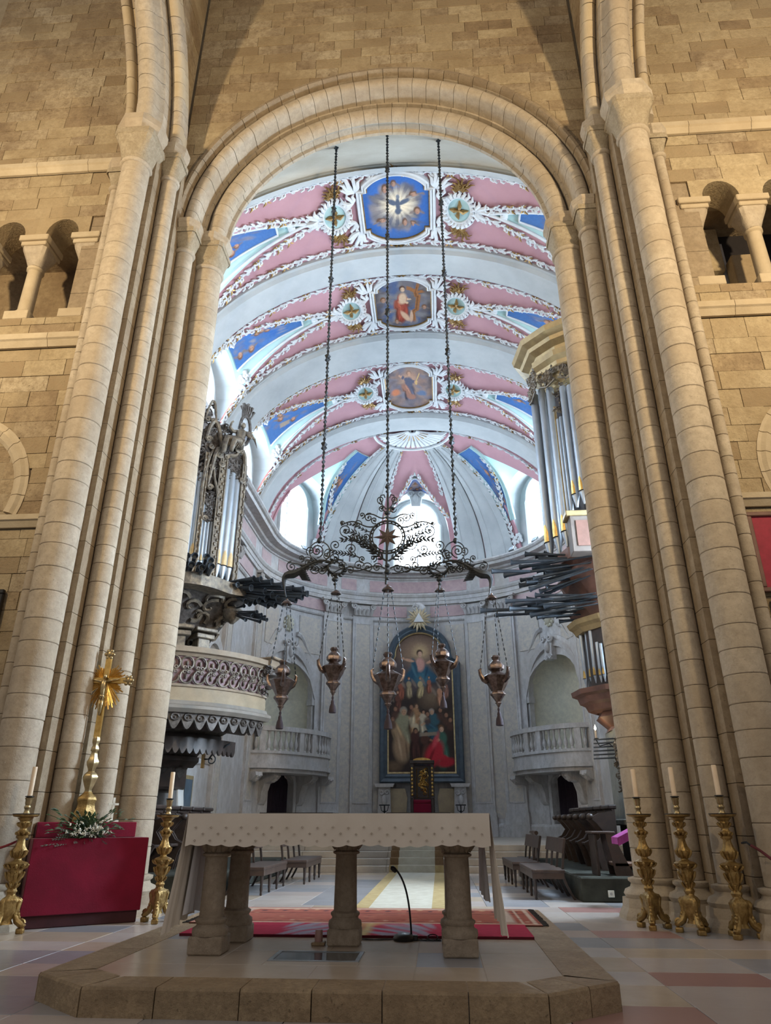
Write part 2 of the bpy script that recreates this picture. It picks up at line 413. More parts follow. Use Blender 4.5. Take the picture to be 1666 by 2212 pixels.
# glazed hatch
h = thing('floor_hatch', (-.25, 6.7, .15), 'glazed hatch with metal rim set into the platform before the altar', 'floor hatch')
hm = MB()
for (a, b, c, d) in ((HAT[0], HAT[1], HAT[2], HAT[2] + .035), (HAT[0], HAT[1], HAT[3] - .035, HAT[3]), (HAT[0], HAT[0] + .035, HAT[2] + .035, HAT[3] - .035), (HAT[1] - .035, HAT[1], HAT[2] + .035, HAT[3] - .035)):
    hm.box(a, b, c, d, .15, .179, .002)
hm.build('rim', plain('hatch_metal', (.35, .37, .38), 0.3, 0.9), h)
gm, gnt, gb = newmat('hatch_glass'); gb.inputs['Base Color'].default_value = (.05, .08, .10, 1); gb.inputs['Roughness'].default_value = 0.04; gb.inputs['Specular IOR Level'].default_value = 0.9
MB().box(HAT[0] + .035, HAT[1] - .035, HAT[2] + .035, HAT[3] - .035, .155, .174).build('glass_pane', gm, h)

# ---------------------------------------------------------------- ashlar walls
def ashlar(parent, fn, u0, u1, v0, v1, mats, hole=None, ch=(.28, .36), bl=(.45, .95), depth=.22, name='ashlar_block', circ=None, jit=.007, gap=.0028, usnap=None):
    """courses of separate stones; fn(u,v,w): w=0 the wall face, negative = into the wall"""
    v = v0; n = 0
    while v < v1 - .02:
        h_ = random.uniform(*ch)
        if v1 - v - h_ < .15: h_ = v1 - v
        u = u0; first = True
        while u < u1 - .02:
            L = random.uniform(*bl) * (random.uniform(.4, 1) if first else 1); first = False
            if u1 - u - L < .2: L = u1 - u
            a, b, c, d = u + gap, u + L - gap, v + gap, v + h_ - gap
            u += L
            if hole and hole(a, b, c, d): continue
            poly = [(a, c), (b, c), (b, d), (a, d)]
            if circ:
                cu, cv, cr, vmin = circ
                near = any(math.hypot(x - cu, y - cv) < cr + .02 for x in (a, (a + b) / 2, b) for y in (c, d)) and d > vmin
                if near:
                    pts = [(a + (b - a) * t / 8, c) for t in range(8)] + [(b, c + (d - c) * t / 4) for t in range(4)] + [(b - (b - a) * t / 8, d) for t in range(8)] + [(a, d - (d - c) * t / 4) for t in range(4)]
                    out = []; moved = 0
                    for (x, y) in pts:
                        r_ = math.hypot(x - cu, y - cv)
                        if r_ < cr and y > vmin - .3: x, y = cu + (x - cu) * cr / max(r_, .01), cv + (y - cv) * cr / max(r_, .01); moved += 1
                        if not out or math.hypot(out[-1][0] - x, out[-1][1] - y) > .008: out.append((x, y))
                    if moved >= len(pts) - 2: continue
                    ar = abs(sum(out[i][0] * out[(i + 1) % len(out)][1] - out[(i + 1) % len(out)][0] * out[i][1] for i in range(len(out)))) / 2
                    if ar < .012 or max(p_[0] for p_ in out) - min(p_[0] for p_ in out) > (b - a) + .25: continue
                    poly = out
            w_ = random.uniform(-jit, jit); m = MB()
            if len(poly) == 4: m.box(a, b, c, d, w_ - depth, w_, .005, fn)
            else: m.prism(poly, w_ - depth, w_, fn)
            m.build(name, random.choice(mats), parent, origin=fn((a + b) / 2, (c + d) / 2, w_)); n += 1
        v += h_
    return n
ZC = 12.52
# wall over the chancel arch
wt = MB(); RW = 4.28; seg = 24
def wq(x, z, y): return (x, y, z)
for k in range(seg):
    t0, t1 = pi * k / seg, pi * (k + 1) / seg
    def outer(t):
        c, s_ = cos(t), sin(t); L = min(4.9 / max(abs(c), 1e-6), 10.6 / max(s_, 1e-6)); return (c * L, ZC + s_ * L)
    q = [(RW * cos(t0), ZC + RW * sin(t0)), outer(t0), outer(t1), (RW * cos(t1), ZC + RW * sin(t1))]
    wt.prism(q, 10.44, 11.36, wq)
wall_arch = wt.build('wall_front', MORT, kind='structure', label='brown ashlar wall above the great arch')
ashlar(wall_arch, lambda u, v, w_: (u, 10.36 - w_, v), -4.35, 4.35, 12.5, 21.6, [ASH, ASH, ASHD, ASHD], circ=(0, ZC, 4.3, 12.0), depth=.10)

def side_wall(s):
    nm = 'left' if s < 0 else 'right'
    m = MB()
    X = lambda a, b: (min(a * s, b * s), max(a * s, b * s))
    for (a, b, c, d) in ((5.2, 11.5, 0, 9.93), (5.2, 5.80, 9.93, 12.0), (5.2, 11.5, 12.42, 24)):
        x0, x1 = X(a, b); m.box(x0, x1, 10.05, 10.75, c, d)
    x0, x1 = X(5.2, 11.5)
    m.box(x0, x1, 10.75, 10.95, 5.0, 9.93)
    wl = m.build('wall_' + nm, MORT, kind='structure', label='honey-coloured ashlar transept wall %s of the arch' % nm)
    hz = (9.90, 12.44)
    bc, br = (7.4, 6.3), 1.45
    def hole(a, b, c, d):
        if b > 5.75 and d > hz[0] + .02 and c < hz[1] - .02: return True
        for (s0, s1) in ((13.70, 13.95), (9.17, 9.43), (5.56, 5.76)):
            if d > s0 + .01 and c < s1 - .01: return True
        return False
    f = lambda u, v, w_: (u * s, 10.0 - w_, v)
    ash = [ASH, ASH, ASH, ASHD]
    n_ = 0
    for (c, d, mt) in ((3.2, 5.55, ash), (5.77, 9.16, ash), (9.44, 9.90, ash), (12.44, 13.69, ash), (13.96, 21.2, [ASHD, ASHD, ASH] if s < 0 else ash)):
        umax = min(9.4, 6.0 + (d - 2.5) * .165 + .6)
        n_ += ashlar(wl, f, 5.25, umax, c, d, mt, depth=.05, circ=(bc[0], bc[1], br, 5.0) if c == 5.77 else None)
    ashlar(wl, lambda u, v, w_: (u * s, 10.046 - w_, v), 6.1, 7.75, 5.9, 7.7, [ASH, ASHD], depth=.04, bl=(.4, .7), name='infill_block')
    # low blocks under 3.2
    ashlar(wl, f, 5.25, 6.8, .05, 3.2, ash, depth=.05, ch=(.34, .42))
    # string courses, each stone a piece
    for (z0, z1, u1) in ((13.70, 13.95, 9.2), (9.17, 9.43, 8.4), (5.56, 5.76, 7.2)):
        u = 5.3
        while u < u1:
            L = random.uniform(.8, 1.4); a, b = X(u + .004, u + L - .004)
            mm = MB(); hh = z1 - z0
            pr = [(0, 0), (.05, 0), (.10, hh * .45), (.13, hh * .55), (.13, hh), (0, hh)]
            mm.rings([[(x, 10.0 - o, z0 + z) for (o, z) in pr] for x in (a, b)])
            mm.build('string_stone', TRIM, wl); u += L
    # blind arch moulding with recessed infill
    for k in range(14):
        t0, t1 = rad(200 - k * 14.6), rad(200 - (k + 1) * 14.6 + .5)
        mm = MB(); rs = []
        for t in (t0, (t0 + t1) / 2, t1):
            rs.append([(s * (bc[0] + r_ * cos(t)), y, bc[1] + r_ * sin(t)) for (r_, y) in ((br - .26, 10.2), (br - .26, 10.03), (br - .2, 9.99), (br - .1, 9.96), (br - .04, 9.99), (br + .02, 9.99), (br + .02, 10.2))])
        mm.rings(rs).build('blind_arch_voussoir', TRIM, wl)
    # arcade of the triforium: fascia with round heads
    cs = [6.45, 7.56, 8.67]
    for c in cs:
        pts = [(c - .555, 12.0), (c - .34, 12.0)] + [(c + .34 * cos(t), 12.0 + .40 * sin(t)) for t in [pi - pi * k / 12 for k in range(1, 12)]] + [(c + .34, 12.0), (c + .555, 12.0), (c + .555, 12.46), (c - .555, 12.46)]
        MB().prism(pts, 10.0, 10.62, lambda u, v, w_: (u * s, w_, v)).build('arcade_arch', ASH, wl)
    MB().box(*X(5.74, 5.86), 10.4, 10.62, 9.93, 12.46).build('jamb', ASH, wl)
    for c, half in ((5.93, True), (7.005, False), (8.115, False)):
        col = thing('triforium_colonnette', (c * s, 10.25, 9.93), parent=wl)
        cc = (c * s, 10.28, 0)
        MB().box(c * s - .24, c * s + .24, 10.03, 10.55, 9.93, 10.13, .01).build('plinth', TRIM, col)
        MB().lathe([(.19, 10.13), (.20, 10.17), (.17, 10.22), (.14, 10.26), (.135, 11.25), (.165, 11.28), (.165, 11.33), (.13, 11.35)], 16, cc).build('shaft', TRIM, col, 40)
        rs = []
        for (z, q, sq) in ((11.35, .15, 0.0), (11.5, .19, .4), (11.7, .245, .9), (11.76, .25, 1.0)):
            rs.append([(cc[0] + q * ((1 - sq) * cos(t) + sq * max(-1, min(1, 1.42 * cos(t)))), cc[1] + q * ((1 - sq) * sin(t) + sq * max(-1, min(1, 1.42 * sin(t)))), z) for t in [2 * pi * (k + .5) / 16 for k in range(16)]])
        MB().rings(rs).build('capital', PIER, col, 30)
        mm = MB()
        for (q, z0, z1) in ((.26, 11.76, 11.86), (.30, 11.86, 12.0)): mm.box(cc[0] - q, cc[0] + q, 10.0 - (q - .26), 10.58, z0, z1, .015)
        mm.build('abacus', TRIM, col)
    # passage behind the arcade
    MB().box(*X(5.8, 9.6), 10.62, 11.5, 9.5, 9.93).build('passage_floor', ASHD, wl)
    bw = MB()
    bw.box(*X(5.8, 9.6), 11.5, 11.7, 9.9, 13.0); bw.build('passage_back', DARK if s > 0 else ASHD, wl)  # right side near-black: the passage's darkness is painted onto its back wall
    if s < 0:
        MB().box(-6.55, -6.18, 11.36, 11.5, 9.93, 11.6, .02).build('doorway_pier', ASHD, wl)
        MB().box(-6.16, -5.85, 11.42, 11.5, 9.93, 11.8).build('doorway_darkness', DARK, wl)  # near-black block painting in the darkness of an open doorway
    else:
        MB().box(6.9, 7.3, 11.0, 11.3, 9.93, 11.5, .02).build('doorway_pier', ASH, wl)
        MB().box(6.3, 6.85, 11.2, 11.5, 11.3, 12.4, .02).build('passage_lintel', ASH, wl)
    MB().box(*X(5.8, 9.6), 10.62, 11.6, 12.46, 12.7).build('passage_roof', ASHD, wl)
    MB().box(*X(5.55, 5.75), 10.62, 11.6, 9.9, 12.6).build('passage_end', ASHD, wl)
    return wl
wall_l = side_wall(-1); wall_r = side_wall(1)

# ---------------------------------------------------------------- clustered piers
DRUM = {}
def drum_mesh(r, h_):
    k = (round(r, 3), round(h_, 3))
    if k not in DRUM:
        DRUM[k] = MB().lathe([(r - .009, 0), (r, .009), (r, h_ - .013), (r - .009, h_ - .004)], 24).mesh('drum', smooth=35, mat=PIER)
    return DRUM[k]
def sq_ring(cx, cy, q, z, sq, n=24, rz=0):
    o = []
    for k in range(n):
        t = 2 * pi * (k + .5) / n; c, s_ = cos(t), sin(t); m = max(abs(c), abs(s_))
        o.append((cx + q * ((1 - sq) * c + sq * c / m), cy + q * ((1 - sq) * s_ + sq * s_ / m), z))
    return o
COLS = [(3.72, 11.0, .275, .50, 11.62, 12.28, 12.5, .40), (4.06, 10.5, .165, .50, 11.7, 12.28, 12.5, .29),
        (4.335, 9.9, .155, .48, 13.06, 13.7, 13.97, .29), (4.79, 9.36, .262, .48, 12.86, 13.62, 13.95, .45), (5.34, 9.74, .10, .48, 12.75, 13.25, 13.5, .22)]
def pier(s):
    nm = 'left' if s < 0 else 'right'
    t = thing('clustered_pier', (4.4 * s, 10.6, 0), 'tall clustered stone pier carrying the %s side of the great arch' % nm, kind='structure')
    poly = [(3.68, 11.36), (3.68, 11.2), (3.92, 11.2), (3.92, 10.7), (4.2, 10.7), (4.2, 10.1), (4.48, 10.1), (4.48, 9.52), (5.02, 9.52), (5.02, 9.82), (5.26, 9.82), (5.26, 10.04), (6.0, 10.04), (6.0, 11.36)]
    def chamf(pl, c=.03):
        return pl
    hts = [.44, .52, .60]; cm = {}
    for h_ in hts:
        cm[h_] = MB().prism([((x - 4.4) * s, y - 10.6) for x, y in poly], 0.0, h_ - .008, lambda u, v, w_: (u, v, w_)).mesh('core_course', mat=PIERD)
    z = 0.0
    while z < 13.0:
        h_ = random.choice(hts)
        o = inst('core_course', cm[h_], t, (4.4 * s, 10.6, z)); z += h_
    # top of the core: only the outer portion rises to the upper capitals
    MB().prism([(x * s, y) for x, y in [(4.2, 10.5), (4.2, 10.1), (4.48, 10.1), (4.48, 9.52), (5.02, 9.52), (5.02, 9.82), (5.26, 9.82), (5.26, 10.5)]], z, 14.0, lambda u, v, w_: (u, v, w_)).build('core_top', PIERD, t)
    for ci, (cx, cy, r, zb, zn, zk, za, hw) in enumerate(COLS):
        col = thing('colonnette', (cx * s, cy, 0), parent=t)
        # plinth and base
        pw = r + .16; ph = .25
        mm = MB(); mm.rings([sq_ring(cx * s, cy, q, z_, 1.0, 8) for (q, z_) in ((pw + .06, 0), (pw + .05, .05), (pw, .14), (pw - .01, ph))])
        mm.build('plinth', PIER, col)
        MB().lathe([(r + .13, ph), (r + .155, ph + .05), (r + .13, ph + .10), (r + .06, ph + .13), (r + .045, ph + .17), (r + .08, ph + .20), (r + .08, ph + .235), (r + .02, ph + .25)], 24, (cx * s, cy, 0)).build('base', PIER, col, 50)
        z_ = ph + .25; dh = [.30, .34, .38] if r < .2 else [.32, .36, .41]
        while z_ < zn - .02:
            h_ = random.choice(dh)
            if zn - z_ - h_ < .2: h_ = zn - z_
            j = random.uniform(.992, 1.006)
            inst('drum', drum_mesh(r, h_), col, (cx * s, cy, z_), (0, 0, random.uniform(0, 6)), (j, j, 1)); z_ += h_
        MB().lathe([(r, zn - .005), (r + .035, zn + .015), (r + .045, zn + .05), (r + .03, zn + .085), (r, zn + .095)], 24, (cx * s, cy, 0)).build('necking', PIER, col, 50)
        q = hw * .86
        MB().rings([sq_ring(cx * s, cy, a, b, c, 32) for (a, b, c) in ((r + .005, zn + .09, 0), (r + .03, zn + .2, .15), (r + (q - r) * .45, zn + (zk - zn) * .55, .55), (q - .02, zn + (zk - zn) * .82, .95), (q, zk - .12, 1), (q, zk, 1))]).build('capital', stone('capital_stone', (.47, .405, .30), (.36, .30, .21), sc=4, bump=1.0, bsc=40, pits=.3) if 'capital_stone' not in MATS else MATS['capital_stone'], col, 30)
        MB().rings([sq_ring(cx * s, cy, a, b, 1, 8) for (a, b) in ((q + .005, zk), (q + .02, zk + .05), (hw - .01, zk + (za - zk) * .5), (hw, zk + (za - zk) * .55), (hw, za))]).build('abacus', PIER, col)
    return t
pier_l = pier(-1); pier_r = pier(1)

# ---------------------------------------------------------------- chancel arch, voussoir by voussoir
def arc_pts(c0, c1, r, a0, a1, n=8): return [(c0 + r * cos(a0 + (a1 - a0) * i / n), c1 + r * sin(a0 + (a1 - a0) * i / n)) for i in range(n + 1)]
arch = thing('chancel_arch', (0, 11.0, ZC), 'great round stone arch with roll mouldings framing the chancel', kind='structure')
PA = [(3.53, 11.36), (3.49, 11.34), (3.49, 11.27), (3.56, 11.24), (3.56, 11.10)] + arc_pts(3.66, 11.0, .19, pi, 2 * pi, 10) + [(3.85, 11.14), (3.875, 11.14), (3.875, 10.84), (3.925, 10.84), (3.925, 11.36)]
PB = [(3.92, 11.15), (3.92, 10.72)] + arc_pts(4.05, 10.50, .13, pi, 2 * pi, 8) + [(4.18, 10.66), (4.2, 10.66), (4.2, 10.40), (4.22, 10.40), (4.22, 11.15)]
PC = [(4.20, 10.5), (4.20, 10.33), (4.24, 10.26), (4.31, 10.27), (4.35, 10.33), (4.35, 10.5)]
def voussoirs(parent, prof, n, order, mats, origin, fn_mesh, a0=0.0, a1=pi, gap=.0012):
    da = (a1 - a0) / n
    me = []
    for m_ in mats:
        mm = MB(); rs = []
        for k in range(4):
            t = -da / 2 + gap + (da - 2 * gap) * k / 3
            rs.append([fn_mesh(r_, y_, t) for (r_, y_) in prof])
        me.append(mm.rings(rs).mesh('voussoir', smooth=35, mat=m_))
    for k in range(n):
        j = random.uniform(.9985, 1.0015)
        yield random.choice(me), a0 + da * (k + .5), j
def add_vous(prof, n, name, mats):
    od = thing(name, (0, 11.0, ZC), parent=arch)
    for me, t, j in voussoirs(od, prof, n, 0, mats, 0, lambda r_, y_, t_: (r_ * cos(t_), y_ - 11.0, r_ * sin(t_))):
        inst('voussoir', me, od, (0, 11.0, ZC), (0, -t, 0), (j, 1, j))
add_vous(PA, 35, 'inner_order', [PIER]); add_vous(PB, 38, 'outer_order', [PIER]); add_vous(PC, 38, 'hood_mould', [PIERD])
# ---------------------------------------------------------------- crossing arches to either side (they spring towards the nave)
YL, ZL = 4.9, 13.95
def lat_arch(s):
    nm = 'left' if s < 0 else 'right'
    t = thing('crossing_arch', (4.7 * s, YL, ZL), 'ribbed stone crossing arch rising from the capitals of the %s pier' % nm, kind='structure')
    P1 = [(4.95, 4.50), (4.62, 4.50), (4.56, 4.56)] + arc_pts(4.46, 4.79, .2, pi / 2 + pi / 2 * 2.0, pi / 2, 8)[0:0] + [(4.46 - .2 * sin(a), 4.79 - .2 * cos(a)) for a in [pi * i / 10 for i in range(11)]] + [(4.56, 5.02), (4.62, 5.08), (4.95, 5.08)]
    P2 = [(5.3, 4.24), (5.12, 4.24), (5.06, 4.22)] + [(4.98 - .13 * sin(a), 4.345 - .13 * cos(a)) for a in [pi * i / 8 for i in range(9)]] + [(4.94, 4.49), (4.94, 5.12), (5.3, 5.12)]
    P3 = [(5.1, 5.1), (4.95, 5.1), (4.92, 5.24)] + [(4.86 - .1 * sin(a), 5.34 - .1 * cos(a)) for a in [pi * i / 6 for i in range(7)]] + [(5.1, 5.46)]
    for prof, n_, nm2 in ((P1, 26, 'inner_order'), (P2, 28, 'outer_order'), (P3, 26, 'wall_rib')):
        od = thing(nm2, (4.7 * s, YL, ZL), parent=t)
        for me, th, j in voussoirs(od, prof, n_, 0, [PIER, TRIM], 0, lambda r_, x_, t_: ((x_ - 4.7) * s, r_ * cos(t_), r_ * sin(t_)), 0.0, pi * .62):
            inst('voussoir', me, od, (4.7 * s, YL, ZL), (th, 0, 0), (1, j, j))
    # spandrel wall above it
    mm = MB(); R0 = 5.28
    for k in range(12):
        t0, t1 = rad(90) * k / 12, rad(90) * (k + 1) / 12
        ou = lambda a: (min(5.5, 8.5 / max(sin(a), 1e-6) * cos(a)), min(8.5, 5.5 / max(cos(a), 1e-6) * sin(a)))
        q = [(R0 * cos(t0), R0 * sin(t0)), ou(t0), ou(t1), (R0 * cos(t1), R0 * sin(t1))]
        mm.prism([(YL + a, ZL + b) for a, b in q], 4.42, 5.2, lambda u, v, w_: (w_ * s, u, v))
    sw = mm.build('wall_spandrel', MORT, kind='structure', label='spandrel wall above the %s crossing arch' % nm)
    ashlar(sw, lambda u, v, w_: ((4.40 - w_) * s, u, v), 6.6, 10.34, 14.2, 20.4, [ASHD, ASH], circ=(YL, ZL, 5.3, 13.0), depth=.06, bl=(.4, .7))
lat_arch(-1); lat_arch(1)
# ---------------------------------------------------------------- chancel shell
XC = 0.08; AW = 6.4; YA = 26.2; BY = 5.6; ZS = 12.15; VA = 6.5; VB = 4.9; YF = 11.38
def ap(phi, out=0.0):
    """apse wall plan; phi in degrees from the east axis, out = towards the inside"""
    t = rad(phi); x, y = AW * sin(t), BY * cos(t)
    nx, ny = sin(t) / AW, cos(t) / BY; L = math.hypot(nx, ny)
    return (XC + x - nx / L * out, YA + y - ny / L * out)
def ap_dir(phi):
    t = rad(phi); nx, ny = sin(t) / AW, cos(t) / BY; L = math.hypot(nx, ny); return (nx / L, ny / L)
FLC = 0.62   # raised floor of the apse
def strips(m, phis, rng, thick=.35):
    for a, b in zip(phis[:-1], phis[1:]):
        mid = (a + b) / 2
        for (fa, fb) in rng(mid):
            za0, zb0 = fa(a), fa(b); za1, zb1 = fb(a), fb(b)
            A, B = ap(a), ap(b); A2, B2 = ap(a, -thick), ap(b, -thick)
            m.add([(A[0], A[1], za0), (B[0], B[1], zb0), (B[0], B[1], zb1), (A[0], A[1], za1), (A2[0], A2[1], za0), (B2[0], B2[1], zb0), (B2[0], B2[1], zb1), (A2[0], A2[1], za1)],
                  [(0, 1, 2, 3), (7, 6, 5, 4), (0, 4, 5, 1), (3, 2, 6, 7)])
NPH = (-60.5, 60.5); NHW = 16.0; DHW = 7.0
def niche_top(p0): return lambda p: 5.95 + 1.5 * math.sqrt(max(0, 1 - ((p - p0) / NHW) ** 2))
def door_top(p0): return lambda p: 2.55 + .45 * math.sqrt(max(0, 1 - ((p - p0) / DHW) ** 2))
k0 = lambda z: (lambda p: z)
def arng(mid):
    for p0 in NPH:
        if abs(mid - p0) < NHW:
            low = [(k0(0), k0(3.45))]
            if abs(mid - p0) < DHW: low = [(door_top(p0), k0(3.45))]
            return low + [(niche_top(p0), k0(ZS))]
    return [(k0(0), k0(ZS))]
phis = sorted(set([-90, -83, 83, 90] + [p0 + NHW * t / 6 for p0 in NPH for t in range(-6, 7)] + [p0 + DHW * t / 4 for p0 in NPH for t in range(-4, 5)] + list(range(-42, 43, 6))))
m = MB(); strips(m, phis, arng); wall_apse = m.build('wall_back', MARB, kind='structure', label='curved grey marble wall of the apse')
SIDE = {}
for s, nm in ((-1, 'chancel_left'), (1, 'chancel_right')):
    x = XC + s * AW; m = MB()
    bx = lambda y0, y1, z0, z1: m.box(min(x, x + s * .5), max(x, x + s * .5), y0, y1, z0, z1)
    if s < 0: bx(YF, YA, 0, ZS)
    else: bx(YF, 12.56, 0, ZS); bx(14.04, YA, 0, ZS); bx(12.56, 14.04, 0, 4.0); bx(12.56, 14.04, 9.4, ZS)  # gap left in the wall for the assumed side window
    SIDE[s] = m.build('wall_' + nm, MARB, kind='structure', label='grey marble side wall of the chancel on the %s' % nm[8:])
    MB().box(min(4.2 * s, x), max(4.2 * s, x), YF, YF + .3, 0, 20).build('wall_return_' + nm[8:], MARB, kind='structure', label='short wall closing the chancel behind the %s pier' % nm[8:])
ASSUMED_SIDEWIN = True
# chancel floors
fl2 = MB().box(-6.9, 7.1, 12.3, 19.75, -.3, -.008).build('floor', GROUT, kind='structure', label='marble floor of the choir between the benches')
def ccol(i, j): return random.choice((0, 0, 1, 3, 1))
slab_floor(fl2, [-6.2 + .96 * i for i in range(14)], [12.3 + .745 * j for j in range(11)], ccol)
# steps to the apse with the raised floor
STP = stone('step_stone', (.50, .46, .40), (.40, .36, .31), sc=2, rough=0.5, bump=0.15)
st = thing('sanctuary_steps', (0.1, 19.8, 0), 'four wide stone steps up to the apse', kind='structure')
for k in range(4):
    y0 = 19.75 + .36 * k; z0 = .155 * k
    for (a, b) in ((-6.3, -2.9), (-2.9, -.6), (-.6, 1.1), (1.1, 3.4), (3.4, 6.4)):
        MB().box(a + .003, b - .003, y0 - (.03 if k else 0), 23.0 if k == 3 else y0 + .5, z0, z0 + .155, .012).build('step', STP, st)
MB().box(-6.3, 6.5, 23.0, 32, .3, FLC).build('floor_apse', STP, kind='structure')

# entablature running round the chancel
ARCN = 28
epath = [(XC + AW, YF + .3), (XC + AW, YA)] + [ap(90 - 180 * i / ARCN) for i in range(1, ARCN)] + [(XC - AW, YA), (XC - AW, YF + .3)]
tr = thing('trim_1', (XC, YA, 9.9), 'grey marble entablature and deep cornice circling the chancel', kind='structure')
MB().sweep([(-.02, 11.72), (.10, 11.72), (.12, 11.78), (.28, 11.82), (.32, 11.9), (.62, 11.93), (.66, 12.04), (.74, 12.07), (.80, 12.14), (.80, 12.20), (-.02, 12.20)], epath).build('cornice', MARB, tr)
MB().sweep([(-.02, 11.02), (.05, 11.02), (.05, 11.72), (-.02, 11.72)], epath).build('frieze', MARB, tr)
MB().sweep([(-.02, 10.5), (.08, 10.5), (.08, 10.66), (.11, 10.67), (.11, 10.84), (.15, 10.86), (.2, 10.96), (.2, 11.02), (-.02, 11.02)], epath).build('architrave', MARB, tr)
MB().sweep([(-.02, 9.68), (.05, 9.68), (.09, 9.74), (.09, 9.80), (-.02, 9.80)], epath).build('necking_band', MARB, tr)
MB().sweep([(-.02, .62), (.16, .62), (.16, 1.0), (.10, 1.06), (.04, 1.1), (-.02, 1.1)], epath[2:-2]).build('skirting', MARB, tr)
def apanel(p0, p1, z0, z1, mat, name, parent, out=.07, thick=.05, n=6):
    m = MB(); rs = []
    for i in range(n + 1):
        p = p0 + (p1 - p0) * i / n; A, B = ap(p, out), ap(p, out - thick)
        rs.append([(A[0], A[1], z0), (A[0], A[1], z1), (B[0], B[1], z1), (B[0], B[1], z0)])
    return m.rings(rs).build(name, mat, parent)
for (a, b) in ((-21, 21), (-34, -27), (27, 34), (-70, -41), (41, 70), (-86, -76), (76, 86)):
    apanel(a, b, 11.1, 11.64, PMARB, 'pink_frieze_panel', tr, .07)
for (a, b) in ((-20, -5), (5, 20), (-70, -41), (41, 70)):
    apanel(a, b, 9.92, 10.42, PMARB, 'pink_panel', tr, .04)
for s in (-1, 1):
    x = XC + s * AW
    for (y0, y1) in ((13.2, 15.2), (16.2, 19.4), (20.2, 22.6), (23.2, 25.6)):
        for (z0, z1, o) in ((11.1, 11.64, .07), (9.92, 10.42, .04)):
            MB().box(min(x - s * o, x), max(x - s * o, x), y0, y1, z0, z1).build('pink_frieze_panel', PMARB, tr)
# pilasters
def scroll_path(fn, c, r0, turns, sgn, n=16, a0=0.0):
    return [fn(*p) for p in spiral(c[0], c[1], r0, r0 * .15, a0, a0 + sgn * turns * 2 * pi, n)]
def pilaster(pw, fn, zb, zt, par=None):
    """fn(u,w)->(x,y): u along the wall, w towards the inside"""
    c = fn(0, 0); t = thing('pilaster', (c[0], c[1], zb), parent=par or wall_apse)
    F = lambda u, v, w_: (*fn(u, w_), v)
    h_ = pw / 2
    MB().prism([(-h_, zb + .9), (h_, zb + .9), (h_, zt), (-h_, zt)], -.02, .14, F).build('shaft', MARB, t)
    m = MB()
    for (a, b, c_, d) in ((-h_ + .1, -h_ + .15, zb + 1.3, zt - .35), (h_ - .15, h_ - .1, zb + 1.3, zt - .35), (-h_ + .1, h_ - .1, zt - .40, zt - .35), (-h_ + .1, h_ - .1, zb + 1.25, zb + 1.3)):
        m.prism([(a, c_), (b, c_), (b, d), (a, d)], .13, .165, F)
    m.build('panel_moulding', MARB, t)
    MB().prism([(-h_ + .15, zb + 1.3), (h_ - .15, zb + 1.3), (h_ - .15, zt - .4), (-h_ + .15, zt - .4)], .1, .146, F).build('mottled_panel', MOTT, t)
    m = MB()
    for (a, z0, z1, w1) in ((h_ + .1, zb, zb + .45, .26), (h_ + .06, zb + .45, zb + .75, .2), (h_ + .04, zb + .75, zb + .9, .17)):
        m.prism([(-a, z0), (a, z0), (a, z1), (-a, z1)], -.02, w1, F)
    m.build('base', MARB, t)
    # composite capital
    m = MB(); H = .62
    m.prism([(-h_ * .8, zt), (h_ * .8, zt), (h_ * 1.05, zt + H * .8), (-h_ * 1.05, zt + H * .8)], -.02, .20, F)
    for sg in (-1, 1):
        pts = scroll_path(lambda u, v: F(u, v, .25), (sg * h_ * .92, zt + H * .68), .15, 1.6, -sg, 16, pi / 2)
        m.tube(pts, .045, 5)
    for k in range(-2, 3):
        u = k * h_ * .38
        m.tube([F(u, zt + .02, .18), F(u * 1.1, zt + .2, .26), F(u * 1.2, zt + .3, .33), F(u * 1.2, zt + .26, .36)], [.07, .07, .05, .02], 5)
    m.build('capital', MARB, t, 45)
    MB().prism([(-h_ * 1.3, zt + H * .86), (h_ * 1.3, zt + H * .86), (h_ * 1.36, zt + H), (-h_ * 1.36, zt + H)], -.02, .34, F).build('abacus', MARB, t)
def ap_fn(p0):
    P_ = ap(p0); n = ap_dir(p0); tx, ty = n[1], -n[0]
    return lambda u, w_: (P_[0] + tx * u - n[0] * w_, P_[1] + ty * u - n[1] * w_)
for p0 in (-37.5, -24, 24, 37.5): pilaster(.95, ap_fn(p0), FLC, 9.88)
for p0 in (-84, 84): pilaster(.8, ap_fn(p0), FLC, 9.88)
for s in (-1, 1):
    for y in ((12.05, 15.7, 19.9, 22.9) if s < 0 else (14.5, 18.6, 20.6, 22.9)):
        pilaster(.8, lambda u, w_, y=y, s=s: (XC + s * (AW - w_), y + u), 0.0, 9.88, SIDE[s])
# mottled wall fields between pilasters, each field bounded by a moulding
for (a, b, z0, z1) in ((-19, -11, 1.3, 9.5), (11, 19, 1.3, 9.5), (-33.6, -28, 1.3, 9.5), (28, 33.6, 1.3, 9.5), (-76, -67, 7.9, 9.5), (-54, -43.5, 7.9, 9.5), (67, 76, 7.9, 9.5), (43.5, 54, 7.9, 9.5)):
    apanel(a, b, z0, z1, MOTT, 'marble_field', wall_apse, .03, .04)

